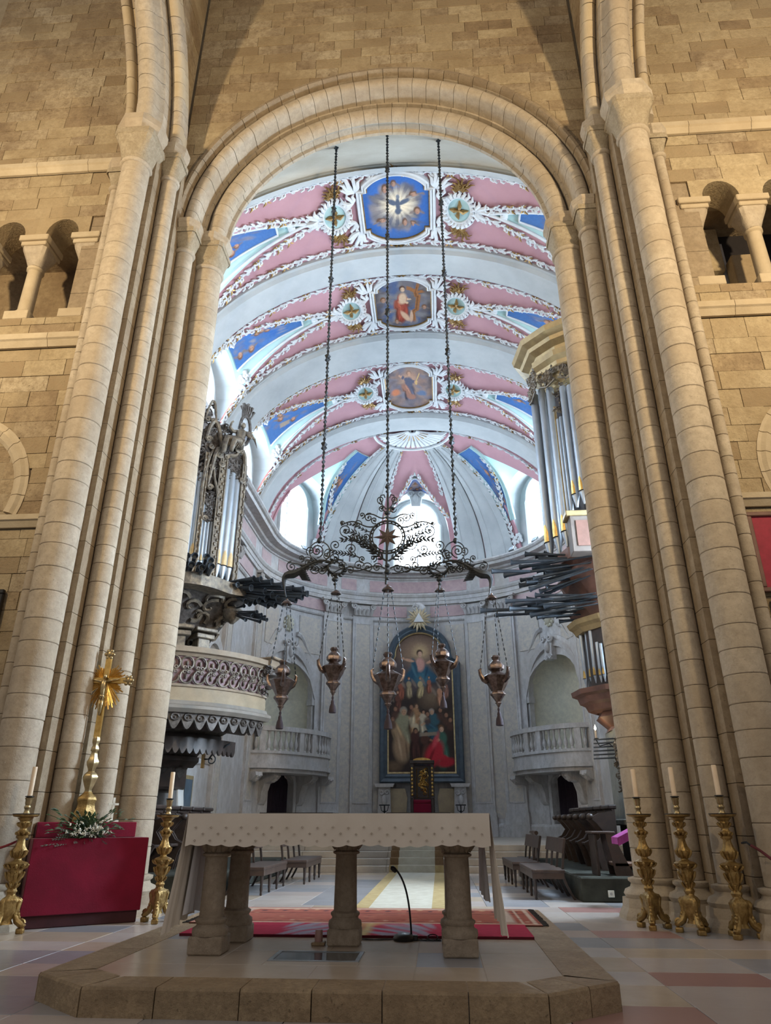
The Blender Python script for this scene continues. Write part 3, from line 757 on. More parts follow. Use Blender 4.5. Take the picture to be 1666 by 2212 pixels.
# ---------------------------------------------------------------- niches, balconies and doors
def niche(p0):
    s = 1 if p0 > 0 else -1; nm = 'right' if s > 0 else 'left'
    f = ap_fn(p0); n = ap_dir(p0); F = lambda u, v, w_: (*f(u, w_), v)
    c = f(0, 0)
    hw_ = abs((ap(p0 + NHW)[0] - ap(p0 - NHW)[0]) ** 2 + (ap(p0 + NHW)[1] - ap(p0 - NHW)[1]) ** 2) ** .5 / 2
    t = thing('niche', (c[0], c[1], 3.45), parent=wall_apse)
    # curved recess: half cylinder with a half dome
    m = MB(); D = .95
    def rec(i, j):
        a = pi * i; u = -hw_ * cos(a); w_ = -D * sin(a) - .02
        z = 3.4 + (5.95 - 3.4) * j
        return F(u, z, w_)
    m.grid(rec, 14, 2)
    def dome(i, j):
        a = pi * i; e = j * pi / 2
        return F(-hw_ * cos(a) * cos(e), 5.95 + 1.5 * sin(e), -D * sin(a) * cos(e) - .02)
    m.grid(dome, 14, 6)
    m.build('recess', YMOT, t, 1)
    MB().prism([(-hw_, -D - .1), (hw_, -D - .1), (hw_, .3), (-hw_, .3)], 3.36, 3.42, lambda u, w_, z: F(u, z, w_)).build('recess_floor', MARB, t)
    # archivolt
    m = MB(); rs = []
    for i in range(17):
        a = pi * i / 16
        rs.append([F(-cos(a) * r_, 5.95 + sin(a) * (r_ * 1.2), w_) for (r_, w_) in ((hw_ - .06, -.1), (hw_ - .06, .16), (hw_ + .12, .2), (hw_ + .16, .12), (hw_ + .3, .12), (hw_ + .34, .04), (hw_ + .34, -.02))])
    m.rings(rs, cap0=True).build('archivolt', MARB, t, 40)
    for sg in (-1, 1):
        MB().prism([(sg * (hw_ - .05), 3.45), (sg * (hw_ + .32), 3.45), (sg * (hw_ + .32), 5.75), (sg * (hw_ - .05), 5.75)], -.1, .14, F).build('jamb_pier', MARB, t)
        MB().prism([(sg * (hw_ - .12), 5.72), (sg * (hw_ + .40), 5.72), (sg * (hw_ + .42), 5.97), (sg * (hw_ - .12), 5.97)], -.1, .22, F).build('impost', MARB, t)
        # broken pediment pieces above
        m = MB(); pth = bez((sg * .5, 8.55), (sg * 1.0, 8.5), (sg * .9, 7.95), (sg * 1.5, 7.6), 8) + [(sg * 1.75, 7.35)]
        m.rings([[F(u, z + dz, w_) for (dz, w_) in ((0, -.02), (0, .12), (.1, .18), (.16, .18), (.16, -.02))] for (u, z) in pth])
        for k in range(5): m.prism([(sg * (1.12 + .12 * k), 7.5 - .09 * k), (sg * (1.18 + .12 * k), 7.46 - .09 * k), (sg * (1.18 + .12 * k), 7.58 - .09 * k), (sg * (1.12 + .12 * k), 7.62 - .09 * k)], 0, .15, F)
        m.build('pediment_scroll', MARB, t)
    # keystone cartouche
    m = MB(); m.prism([(-.18, 7.25), (.18, 7.25), (.26, 8.15), (-.26, 8.15)], -.02, .26, F)
    for sg in (-1, 1):
        m.tube(scroll_path(lambda u, v: F(u, v, .3), (sg * .2, 8.1), .17, 1.4, -sg), .05, 5)
        m.tube(scroll_path(lambda u, v: F(u, v, .28), (sg * .13, 7.35), .11, 1.3, sg), .04, 5)
    m.ell(F(0, 7.75, .28), (.14, .14, .25)); m.build('keystone_cartouche', MARB, t, 45)
    m = MB(); m.ell(F(0, 9.0, .05), (.2, .1, .26), M=None)
    for k in range(10):
        a = 2 * pi * k / 10; m.ell(F(.24 * cos(a), 9.0 + .3 * sin(a), .05), (.08, .06, .08), 6, 4)
    m.build('rosette', YMOT, t, 45)
    # plate of the balcony
    bt = thing('balcony', (c[0] - n[0] * .9, c[1] - n[1] * .9, 2.9), 'grey marble balustraded balcony below the %s apse niche' % nm, kind='structure')
    FB = F; W = 2.4; dep = 1.6
    out = [(-W, 0)] + bez((-W, .55), (-W * .9, .75), (-W * .8, dep * .72), (-W * .62, dep * .80), 4) + bez((-W * .62, dep * .80), (-W * .3, dep), (W * .3, dep), (W * .62, dep * .80), 6)[1:] + bez((W * .62, dep * .80), (W * .8, dep * .72), (W * .9, .75), (W, .55), 4)[1:] + [(W, 0)]
    def slab(sc, z0, z1, name, mat=MARB):
        MB().prism([(u * sc, w_ * sc - .03) for u, w_ in out], z0, z1, lambda u, w_, z: F(u, z, w_)).build(name, mat, bt)
    slab(.93, 2.86, 3.0, 'lower_moulding'); slab(1.0, 3.0, 3.16, 'cornice'); slab(.965, 3.16, 3.52, 'fascia')
    def railpath(sc): return [(*f(u * sc, w_ * sc),) for u, w_ in out]
    for (z0, z1, hw2, nm2) in ((3.52, 3.62, .10, 'bottom_rail'), (4.33, 4.50, .12, 'top_rail')):
        pth = [(p[0], p[1]) for p in railpath(.93)]
        MB().sweep([(-hw2, z0), (hw2, z0), (hw2, z1), (-hw2, z1)], pth).build(nm2, MARB, bt)
    # balusters and dies along the rail
    pth = [Vector((*p, 0)) for p in railpath(.93)]
    L = [0]
    for a, b in zip(pth[:-1], pth[1:]): L.append(L[-1] + (b - a).length)
    def at_len(d):
        for i in range(len(L) - 1):
            if d <= L[i + 1] + 1e-6:
                q = (d - L[i]) / max(1e-6, L[i + 1] - L[i]); return pth[i].lerp(pth[i + 1], q), (pth[i + 1] - pth[i]).normalized()
        return pth[-1], (pth[-1] - pth[-2]).normalized()
    bme = MB().lathe([(.06, 0), (.06, .05), (.035, .07), (.045, .1), (.085, .2), (.08, .28), (.035, .42), (.03, .52), (.05, .56), (.035, .6), (.06, .64), (.06, .71)], 8).mesh('baluster', smooth=50, mat=MARB)
    tot = L[-1]; pat = 'DbbbDbbbbbbDbbDbbbbbbDbbbD'; step = tot / len(pat)
    for k, ch in enumerate(pat):
        p, tn = at_len((k + .5) * step); ang = math.atan2(tn.y, tn.x)
        if ch == 'b': inst('baluster', bme, bt, (p.x, p.y, 3.62))
        else:
            MB().rbox((p.x, p.y, 3.975), (.24, .2, .72), ang, .01).build('die', MARB, bt)
    # brackets and door frame below
    for u in (-2.0, -1.05, 1.05, 2.0):
        m = MB(); pr = [(0, 2.86), (.95, 2.86), (.98, 2.74), (.8, 2.6), (.45, 2.5), (.32, 2.2), (.28, 1.9), (.12, 1.75), (0, 1.7)]
        m.rings([[F(u + du, z, w_) for (w_, z) in pr] for du in (-.17, .17)])
        m.tube(scroll_path(lambda q, v: F(u, v, q), (.78, 2.68), .16, 1.3, 1), .2 * .4, 6)
        m.build('scroll_bracket', MARB, bt, 40)
        MB().prism([(u - .2, FLC), (u + .2, FLC), (u + .17, 1.75), (u - .17, 1.75)], -.02, .16, F).build('bracket_pilaster', MARB, bt)
    # door
    dw = hw_ * DHW / NHW
    dt = thing('door_1' if s < 0 else 'door_2', (c[0], c[1], FLC), 'dark curtained arched doorway under the %s balcony' % nm, kind='structure')
    arcp = [(dw * cos(a), 2.55 + .45 * sin(a)) for a in [pi * i / 8 for i in range(9)]]
    arco = [((dw + .16) * cos(a), 2.55 + .62 * sin(a)) for a in [pi * i / 8 for i in range(8, -1, -1)]]
    MB().prism([(dw, FLC)] + arcp + [(-dw, FLC), (-dw - .16, FLC)] + arco + [(dw + .16, FLC)], -.2, .14, F).build('door_frame', MARB, dt)
    m = MB()
    def cur(i, j):
        u = -dw + 2 * dw * i; zt = 2.55 + .45 * math.sqrt(max(0, 1 - (u / dw) ** 2))
        return F(u, FLC + (zt - FLC) * j, -.22 + .04 * sin(i * 40))
    m.grid(cur, 24, 2); m.build('dark_curtain', plain('door_curtain', (.022, .012, .022), .9) if 'door_curtain' not in MATS else MATS['door_curtain'], dt, 1)
for p0 in NPH: niche(p0)

# ---------------------------------------------------------------- the vault
ceil = thing('ceiling', (XC, 18, ZS), 'pink and white stuccoed barrel vault of the chancel', kind='structure')
def bar(th, y, off=0.0): return (XC + (VA - off) * cos(th), y, ZS + (VB - off) * sin(th))
BAYS = [(13.05, 15.8), (16.95, 19.8), (21.5, 25.1)]
RIBS = [(15.8, 16.95), (19.8, 21.5), (25.1, 26.45)]
TA = rad(67)
def rib(y0, y1, off, mat, nm):
    m = MB(); pr = [(-.06, y0), (off * .5, y0), (off * .5, y0 + .10), (off, y0 + .16), (off, y1 - .16), (off * .5, y1 - .10), (off * .5, y1), (-.06, y1)]
    m.rings([[bar(pi * i / 40, y, o) for (o, y) in pr] for i in range(41)]).build(nm, mat, ceil, 40)
for (a, b) in RIBS: rib(a, b, .24, STUC, 'transverse_rib')
rib(12.95, 13.12, .16, STUC, 'transverse_rib')
m = MB(); m.grid(lambda i, j: bar(pi * i, 11.36 + 1.65 * j, 0.0), 40, 3); m.build('entry_band', BEIGE, ceil, 1)
TH0 = rad(27)
def lun_hw(w_): return lambda th: w_ * min(1.0, max(0.0, 1 - (th - TH0) / (TA - TH0)))
WIN = [0]
def window_unit(F, w_, z0, zt, name_lab, shoulder=True, dep=.5, mull=True, glass=None):
    """round headed window; F(u,v,w): w>0 outwards"""
    WIN[0] += 1
    c = F(0, z0, 0)
    t = thing('window_%d' % WIN[0], c, name_lab, kind='structure')
    sp = zt - w_ * .95
    def outl(k, n=14):
        pts = [(w_ * k, z0 - (k - 1) * .2)]
        if shoulder: pts += [(w_ * k, sp - .12), (w_ * k * .93, sp - .04), (w_ * k * .90, sp + .06)]
        pts += [(w_ * k * (.90 if shoulder else 1) * cos(a), sp + .06 + (zt - sp - .06) * (1 + (k - 1) * 1.0) * sin(a)) for a in [pi * i / n for i in range(1, n)]]
        if shoulder: pts += [(-w_ * k * .90, sp + .06), (-w_ * k * .93, sp - .04), (-w_ * k, sp - .12)]
        return pts + [(-w_ * k, z0 - (k - 1) * .2)]
    o1, o2 = outl(1.0), outl(1.22)
    MB().rings([[F(u, v, w2) for (u, v) in o] for (o, w2) in ((o1, dep), (o1, -.02), (outl(1.08), -.10), (outl(1.14), -.10), (o2, -.02), (o2, .05))], closed=True, cap0=False, cap1=False).build('window_surround', STUC, t, 30)
    m = MB(); m.add([F(u, v, dep - .02) for u, v in o1], [tuple(range(len(o1)))]); m.build('glass_pane', glass or SKYGL, t)
    if mull:
        m = MB()
        for (a, b, c_, d) in ((-.025, .025, z0, zt - .05), (-w_, w_, sp - .02, sp + .02)): m.prism([(a, c_), (b, c_), (b, d), (a, d)], dep - .08, dep - .03, F)
        m.build('glazing_bar', plain('window_bar', (.35, .36, .38), .6) if 'window_bar' not in MATS else MATS['window_bar'], t)
    return t
VEC = {}
def lunette(par, Gm, Gp, bulge, H, n=12, s_rng=(-1, 1), t_rng=(0, 1), off=0.0, flip=1, nn=14, dirv=None):
    """surface between the two groins: returns fn(t,s) s in [-1,1]"""
    def S(t, s, off=off):
        a = Vector(Gm(t)); b = Vector(Gp(t)); q = (s + 1) / 2
        p = a.lerp(b, q); hb = H * (1 - t) ** 1.0 * math.sqrt(max(0, 1 - s * s))
        p.z += hb - off
        if dirv: p += Vector(dirv) * off * .6
        return tuple(p)
    return S
LUN = []
for bi, (y0, y1) in enumerate(BAYS):
    yc = (y0 + y1) / 2; W = (y1 - y0) / 2 * .90; hwf = lun_hw(W)
    m = MB(); N = 44
    for sd in (-1, 1):
        def g(i, j, sd=sd):
            th = pi * i; te = min(th, pi - th); h_ = hwf(te)
            e = y0 if sd < 0 else y1
            return bar(th, e + (yc + sd * h_ - e) * j)
        m.grid(g, N, 4)
    bay = m.build('vault_web', PINK, ceil, 1)
    for s in (-1, 1):
        def G(sd, s=s, yc=yc, hwf=hwf): return lambda t: bar((TH0 + (TA - TH0) * t) if s > 0 else pi - (TH0 + (TA - TH0) * t), yc + sd * hwf(TH0 + (TA - TH0) * t))
        HB = .85; z0 = ZS + VB * sin(TH0)
        S = lunette(ceil, G(-1), G(1), 0, HB, dirv=(-s, 0, 0))
        LUN.append((bi, s, S, yc, W, HB))
        m = MB(); m.grid(lambda i, j: S(i, 2 * j - 1), 14, 16); m.build('lunette_web', MINT, ceil, 1)
        # clerestory recess: soffit, jambs, wall and window
        xw = XC + s * VA
        FW = lambda u, v, w_, s=s, yc=yc, xw=xw: (xw + s * w_, yc + u, v)
        m = MB(); arcs = [S(0, -1 + i / 8) for i in range(17)]
        m.rings([arcs, [(xw, p[1], p[2]) for p in arcs]], closed=False)
        for sd in (-1, 1):
            m.rings([[bar(TH0 * i / 8 if s > 0 else pi - TH0 * i / 8, yc + sd * W) for i in range(9)], [(xw, yc + sd * W, bar(TH0 * i / 8, 0)[2]) for i in range(9)]], closed=False)
        m.build('window_recess', STUC, ceil)
        ww = W * .66; ring_o = [(W, ZS - .1), (W, z0)] + [(p[1] - yc, p[2]) for p in arcs[::-1]][1:-1] + [(-W, z0), (-W, ZS - .1)]
        ring_i = [(ww * 1.05, ZS + .1), (ww * 1.05, z0 - .2)] + [(ww * 1.05 * cos(pi * i / 16), z0 - .2 + .75 * sin(pi * i / 16)) for i in range(1, 16)] + [(-ww * 1.05, z0 - .2), (-ww * 1.05, ZS + .1)]
        m = MB(); m.rings([[FW(u, v, 0) for u, v in ring_o], [FW(u, v, 0) for u, v in ring_i]], closed=False); m.build('lunette_wall', STUC, ceil)
        m = MB(); rs = []
        for i in range(9): rs.append([bar((TH0 * i / 8) if s > 0 else pi - TH0 * i / 8, yc + W + dy, o) for (dy, o) in ((-.02, -.02), (-.02, .05), (.10, .05), (.10, -.02))])
        m.rings(rs); rs = []
        for i in range(9): rs.append([bar((TH0 * i / 8) if s > 0 else pi - TH0 * i / 8, yc - W - dy, o) for (dy, o) in ((-.02, -.02), (-.02, .05), (.10, .05), (.10, -.02))])
        m.rings(rs).build('lunette_border', RED, ceil)
        window_unit(FW, ww, ZS + .15, z0 + .5, 'clerestory window in the %s lunette of the %s vault bay' % ('right' if s > 0 else 'left', ('first', 'second', 'third')[bi]))
window_unit(lambda u, v, w_: (XC + AW + w_, 13.3 + u, v), .74, 4.0, 9.4, 'assumed unseen tall side window of the right chancel wall beside the arch', shoulder=False, dep=1.3, glass=ASSUMED_GL)  # unseen window, assumed from the cool light and added to light the left piers
# ---------------------------------------------------------------- conch of the apse
YV = 26.45
def con(phi, psi, off=0.0):
    t = rad(phi); k = cos(psi)
    return (XC + (VA - off) * sin(t) * k, YV + (BY - .2 - off) * cos(t) * k, ZS + (VB - off) * sin(psi))
PSA = rad(58)
WPH = [(-63, 15.0, 1.25), (0, 15.0, 1.35), (63, 15.0, 1.25)]; PS0 = rad(30)
segs = [(-90, -63), (-63, 0), (0, 63), (63, 90)]
m = MB()
def chw(w_): return lambda ps: w_ * min(1.0, max(0, 1 - (ps - PS0) / (PSA - PS0)))
hw_at = {p: chw(w_) for p, w_, _ in WPH}
for (p0, p1) in segs:
    def g(i, j, p0=p0, p1=p1):
        ps = (pi / 2) * i
        a = p0 + (hw_at[p0](ps) if p0 in hw_at else 0); b = p1 - (hw_at[p1](ps) if p1 in hw_at else 0)
        return con(a + (b - a) * j, ps)
    m.grid(g, 26, 10)
m.build('conch_web', PINK, ceil, 1)
CLUN = []
for (p0, w_, H) in WPH:
    def G(sd, p0=p0): return lambda t: con(p0 + sd * hw_at[p0](PS0 + (PSA - PS0) * t), PS0 + (PSA - PS0) * t)
    n = (sin(rad(p0)), cos(rad(p0)))
    S = lunette(ceil, G(-1), G(1), 0, H, dirv=(-n[0], -n[1], 0)); CLUN.append((p0, S, H))
    m = MB(); m.grid(lambda i, j: S(i, 2 * j - 1), 14, 16); m.build('lunette_web', MINT if p0 else STUC, ceil, 1)
    a, b = Vector(con(p0 - w_, 0)), Vector(con(p0 + w_, 0)); c = (a + b) / 2; u_ = (b - a).normalized(); W = (b - a).length / 2
    nn = Vector((u_.y * -1, u_.x, 0)); nn = nn if nn.dot(Vector((n[0], n[1], 0))) > 0 else -nn
    FW = lambda u, v, w2, c=c, u_=u_, nn=nn: tuple(c + u_ * u + nn * w2 + Vector((0, 0, v - ZS)))
    proj = lambda p: FW((Vector(p) - c).dot(u_), p[2], 0)
    z0 = ZS + VB * sin(PS0); arcs = [S(0, -1 + i / 8) for i in range(17)]
    m = MB(); m.rings([arcs, [proj(p) for p in arcs]], closed=False)
    for sd in (-1, 1):
        ed = [con(p0 + sd * w_, PS0 * i / 8) for i in range(9)]; m.rings([ed, [proj(p) for p in ed]], closed=False)
    m.build('window_recess', STUC, ceil)
    Wt = abs((Vector(arcs[0]) - c).dot(u_))
    ww = W * (.56 if p0 else .64); z1 = z0 + H - .3
    left = [(sd_, z_) for sd_, z_ in []]
    pr = [((Vector(p) - c).dot(u_), p[2]) for p in [con(p0 - w_, PS0 * i / 4) for i in range(4)] + arcs + [con(p0 + w_, PS0 * i / 4) for i in range(3, -1, -1)]]
    k = len(pr); zs_ = z1 - ww * .95
    ri = []
    for i, (u, v) in enumerate(pr):
        if i < 4: ri.append((-ww * 1.05, ZS + .1 + (zs_ - ZS - .1) * i / 4))
        elif i >= k - 4: ri.append((ww * 1.05, ZS + .1 + (zs_ - ZS - .1) * (k - 1 - i) / 4))
        else:
            a_ = pi * (i - 4) / 16; ri.append((-ww * 1.05 * cos(a_), zs_ + (z1 + .05 - zs_) * sin(a_)))
    if pr[0][0] > 0: ri = [(-u, v) for u, v in ri]
    m = MB(); m.rings([[FW(u, v, 0) for u, v in pr], [FW(u, v, 0) for u, v in ri]], closed=False); m.build('lunette_wall', STUC, ceil)
    if p0:
        m = MB()
        for sd in (-1, 1): m.rings([[con(p0 + sd * (w_ + dp), PS0 * i / 8, o) for (dp, o) in ((-.2, -.02), (-.2, .05), (1.0, .05), (1.0, -.02))] for i in range(9)])
        m.build('lunette_border', PINK, ceil)
    window_unit(FW, ww, ZS + .12, z1, ('tall daylit window over the altarpiece in the middle of the apse', 'daylit apse window beside the left organ', 'daylit apse window partly hidden by the right organ')[0 if p0 == 0 else (1 if p0 < 0 else 2)], dep=.5)
# broad ribs between the windows
def crib(p0, p1):
    m = MB(); rs = []
    for i in range(25):
        ps = (pi / 2) * .985 * i / 24
        pr = [(p0, -.03), (p0, .10), (p0 + (p1 - p0) * .1, .16), (p0 + (p1 - p0) * .9, .16), (p1, .10), (p1, -.03)]
        rs.append([con(p, ps, o) for p, o in pr])
    m.rings(rs).build('conch_rib', STUC, ceil, 40)
    m = MB()
    for q in (.24, .76): m.tube([con(p0 + (p1 - p0) * q, (pi / 2) * (.05 + .75 * i / 16), .165) for i in range(17)], .025, 5)
    m.tube([con(p0 + (p1 - p0) * (.24 + .52 * i / 4), (pi / 2) * .05, .165) for i in range(5)], .025, 5)
    m.build('rib_moulding', STUC, ceil, 1)
for (a, b) in ((-44, -30.6), (-30, -17.5), (17.5, 30), (30.6, 44)): crib(a, b)
# ---------------------------------------------------------------- painted surfaces (procedural brushwork in vertex colours)
import numpy as np
def lin(c): return tuple(((q / 255.0) / 12.92 if q <= 10 else (((q / 255.0) + .055) / 1.055) ** 2.4) for q in c)
class Canvas:
    """u right, v up, both in [-1,1] (or aspect scaled)"""
    def __init__(s, U, V, bg, seed=1):
        s.U, s.V = U, V; s.C = np.zeros(U.shape + (3,)); s.C[:] = lin(bg); s.rng = np.random.RandomState(seed)
    def blob(s, u, v, ru, rv, c, rot=0.0, a=1.0, hard=2.5, box=False):
        du, dv = s.U - u, s.V - v; cr, sr = cos(rad(rot)), sin(rad(rot))
        x, y = (du * cr + dv * sr) / ru, (-du * sr + dv * cr) / rv
        d = np.maximum(np.abs(x), np.abs(y)) if box else np.sqrt(x * x + y * y)
        k = np.clip((1 - d) * hard, 0, 1)[..., None] * a
        s.C = s.C * (1 - k) + np.array(lin(c)) * k; return s
    def clouds(s, n, cols, r=(.1, .3), a=.5, reg=(-1, 1, -1, 1)):
        for _ in range(n):
            s.blob(s.rng.uniform(reg[0], reg[1]), s.rng.uniform(reg[2], reg[3]), s.rng.uniform(*r), s.rng.uniform(*r) * .7, cols[s.rng.randint(len(cols))], s.rng.uniform(-40, 40), a, 1.4)
        return s
    def rays(s, u, v, r, c, n=26, a=.5):
        ang = np.arctan2(s.V - v, s.U - u); d = np.hypot(s.U - u, s.V - v)
        k = (np.clip(1 - d / r, 0, 1) * (.55 + .45 * np.sign(np.sin(ang * n))))[..., None] * a
        s.C = s.C * (1 - k) + np.array(lin(c)) * k; return s
    def head(s, u, v, r, skin=(196, 150, 122), hair=(84, 58, 42), rot=0):
        s.blob(u, v + r * .25, r * 1.05, r * 1.1, hair, rot, 1, 3); s.blob(u + r * .1, v - r * .12, r * .72, r * .88, skin, rot, 1, 3)
        s.blob(u - r * .18, v, r * .13, r * .09, (70, 48, 40), 0, .8); s.blob(u + r * .38, v, r * .13, r * .09, (70, 48, 40), 0, .8)
        s.blob(u + r * .1, v - r * .5, r * .2, r * .08, (150, 80, 70), 0, .8); s.blob(u - r * .35, v - r * .2, r * .3, r * .6, tuple(int(q * .7) for q in skin), 0, .4, 1.5)
        return s
    def cherub(s, u, v, r, skin=(190, 142, 116), hair=(116, 80, 52)):
        w_ = (126, 112, 108)
        s.blob(u - r * 1.3, v - r * .3, r * 1.0, r * .4, w_, 30, .9); s.blob(u + r * 1.3, v - r * .3, r * 1.0, r * .4, w_, -30, .9)
        return s.head(u, v, r, skin, hair)
    def figure(s, u, v, k, robe, cloak, skin=(200, 160, 132), hair=(70, 48, 36), lean=0, hd=(0, 1.0), arms=()):
        dk = lambda c, q=.55: tuple(int(x * q) for x in c); lt = lambda c, q=1.3: tuple(min(255, int(x * q)) for x in c)
        s.blob(u, v - .35 * k, .42 * k, .85 * k, dk(robe), lean, 1, 3); s.blob(u + .05 * k, v - .35 * k, .34 * k, .8 * k, robe, lean, 1, 2)
        for i in range(4): s.blob(u + (-.25 + .17 * i) * k, v - .5 * k, .045 * k, .55 * k, (dk(robe, .6), lt(robe))[i % 2], lean + (i - 1.5) * 5, .7, 1.5)
        s.blob(u, v + .4 * k, .32 * k, .4 * k, robe, lean, 1, 3)
        if cloak:
            s.blob(u - .18 * k, v - .1 * k, .24 * k, .62 * k, cloak, lean + 18, 1, 2.5); s.blob(u + .1 * k, v - .55 * k, .38 * k, .22 * k, cloak, lean - 25, 1, 2.5)
            s.blob(u - .1 * k, v, .06 * k, .5 * k, lt(cloak), lean + 20, .7, 1.5); s.blob(u - .28 * k, v - .25 * k, .05 * k, .4 * k, dk(cloak), lean + 14, .7, 1.5)
        for (au, av) in arms:
            for t in (.3, .6): s.blob(u + au * k * t, v + (.5 + (av - .5) * t) * k, .13 * k, .12 * k, robe, 0, 1, 3)
            s.blob(u + au * k * .82, v + (.5 + (av - .5) * .82) * k, .1 * k, .08 * k, skin, 0, 1, 3); s.blob(u + au * k, v + av * k, .08 * k, .08 * k, skin, 0, 1, 3)
        return s.head(u + hd[0] * k, v + hd[1] * k, .17 * k, skin, hair)
def painted(name, mat, parent, fn, nu, nv, draw, seed=1, asp=1.0, bg=(60, 60, 70), smooth=1, uv=None):
    uu = np.linspace(-1, 1, nu + 1); vv = np.linspace(-1, 1, nv + 1); U, V = np.meshgrid(uu, vv, indexing='ij')
    m = MB(); pos = [fn(a, b) for a in uu for b in vv]
    V = V * asp
    if uv: U, V = uv(U, V)
    cv = Canvas(U, V, bg, seed); draw(cv)
    m.v = [p for p in pos]
    m.f = [(i * (nv + 1) + j, (i + 1) * (nv + 1) + j, (i + 1) * (nv + 1) + j + 1, i * (nv + 1) + j + 1) for i in range(nu) for j in range(nv)]
    m.c = [tuple(c) for c in np.clip(cv.C, 0, 1).reshape(-1, 3)]
    return m.build(name, mat, parent, smooth)

# arc length table of the vault section, measured from the crown (s>0 towards +x)
_T = [pi / 2 - (pi / 2) * i / 200 for i in range(201)]; _S = [0.0]
for a, b in zip(_T[:-1], _T[1:]):
    _S.append(_S[-1] + math.hypot(VA * (cos(b) - cos(a)), VB * (sin(b) - sin(a))))
SMAX = _S[-1]
def th_of(s):
    q = min(abs(s), SMAX - 1e-4)
    i = int(np.searchsorted(_S, q)); i = max(1, min(200, i)); f_ = (q - _S[i - 1]) / (_S[i] - _S[i - 1])
    th = _T[i - 1] + (_T[i] - _T[i - 1]) * f_
    return th if s >= 0 else pi - th
def s_of(th):
    t = min(th, pi - th); i = (pi / 2 - t) / (pi / 2) * 200; k = int(min(199, i)); q = _S[k] + (_S[k + 1] - _S[k]) * (i - k)
    return q if th < pi / 2 else -q
def vs(s, y, off=0.0): return bar(th_of(s), y, off)
def curve_frame(pts):
    L = [0.0]
    for a, b in zip(pts[:-1], pts[1:]): L.append(L[-1] + math.hypot(b[0] - a[0], b[1] - a[1]))
    def at(d, n=0.0):
        d = max(0, min(L[-1] - 1e-6, d)); i = 0
        while L[i + 1] < d: i += 1
        q = (d - L[i]) / max(1e-9, L[i + 1] - L[i]); a, b = pts[i], pts[i + 1]
        tx, ty = (b[0] - a[0]), (b[1] - a[1]); l_ = math.hypot(tx, ty) or 1
        return (a[0] + tx * q - ty / l_ * n, a[1] + ty * q + tx / l_ * n)
    return at, L[-1]
def acanthus(mw, mg, pts, fn, unit=.44, amp=.12, r=.042, seed=0, gold=.35):
    """running leaf scroll along a curve; fn(a,b,off)->xyz on the surface"""
    rg = random.Random(seed); at, L = curve_frame(pts); n = max(1, int(L / unit)); u = L / n
    for k in range(n):
        d0 = k * u; sg = 1 if k % 2 else -1
        P_ = lambda d, q, o=.05: fn(*at(d0 + d * u, q * sg), o)
        mw.tube([P_(-.05, -.25 * amp), P_(.3, .35 * amp, .07), P_(.7, .3 * amp, .07), P_(1.05, -.25 * amp)], [r * .7, r, r, r * .7], 5)
        sp = [(.55 + .26 * cos(a_) * (1 - i_ / 11), .75 * amp + 1.15 * amp * sin(a_) * (1 - i_ / 11)) for i_, a_ in [(j, -pi * .9 + j * .62) for j in range(10)]]
        mw.tube([P_(x_, y_, .08) for x_, y_ in sp], [r * (1.0 - .05 * j) for j in range(10)], 4)
        for (da_, l_, o_) in ((.12, 1.7, .10), (.34, 2.1, .09), (.8, 1.6, .09)):
            mw.tube([P_(da_, 0), P_(da_ + .10, -amp * l_ * .5, .09), P_(da_ + .28, -amp * l_ * .85, o_), P_(da_ + .36, -amp * l_ * .7, .05)], [r * .8, r * 1.15, r * .8, r * .2], 4)
        if rg.random() < gold:
            for q_ in (-1, 1):
                mg.tube([P_(.5, 0), P_(.6, q_ * amp * 1.4, .10), P_(.85, q_ * amp * 2.1, .12)], [r * .5, r * 1.0, r * .2], 4)
                mg.tube([P_(.45, 0), P_(.35, q_ * amp * 1.3, .10), P_(.2, q_ * amp * 1.8, .10)], [r * .5, r * .9, r * .2], 4)
def leaf_fan(mw, fn, c, ang, n, L, r=.05, spread=1.6):
    for k in range(n):
        a = ang + spread * (k / (n - 1) - .5); l_ = L * (1 - .25 * abs(k / (n - 1) - .5) * 2)
        p = lambda d, dn, o: fn(c[0] + d * cos(a) - dn * sin(a), c[1] + d * sin(a) + dn * cos(a), o)
        sg = 1 if k >= n / 2 else -1
        mw.tube([p(0, 0, .05), p(l_ * .4, .05 * sg, .08), p(l_ * .8, .02 * sg, .09), p(l_, .10 * sg, .05)], [r * .6, r * 1.2, r * .9, r * .2], 5)
def notch_outline(n=10):
    q = [(1, .0), (1, .58), (.85, .58), (.85, .70)] + [(.85 * cos(a) / cos(rad(35)), .70 + .30 * (sin(a) - sin(rad(35))) / (1 - sin(rad(35)))) for a in [rad(35 + (90 - 35) * i / n) for i in range(1, n + 1)]]
    qq = q + [(-u, v) for u, v in q[::-1][1:]]
    return qq + [(u, -v) for u, v in qq[::-1][1:-1]]
OUTL = notch_outline()
def ray_r(ang):
    c, s_ = cos(ang), sin(ang); best = 9
    n = len(OUTL)
    for i in range(n):
        (x0, y0), (x1, y1) = OUTL[i], OUTL[(i + 1) % n]; dx, dy = x1 - x0, y1 - y0; den = c * dy - s_ * dx
        if abs(den) < 1e-9: continue
        t = (x0 * dy - y0 * dx) / den; q = (x0 * s_ - y0 * c) / den
        if t > 0 and -1e-6 <= q <= 1 + 1e-6: best = min(best, t)
    return best if best < 9 else 1.0
def disc_map(u, v):
    m_ = max(abs(u), abs(v)); a = math.atan2(v, u)
    if m_ < 1e-9: return 0.0, 0.0
    return m_ * ray_r(a) * cos(a), m_ * ray_r(a) * sin(a)
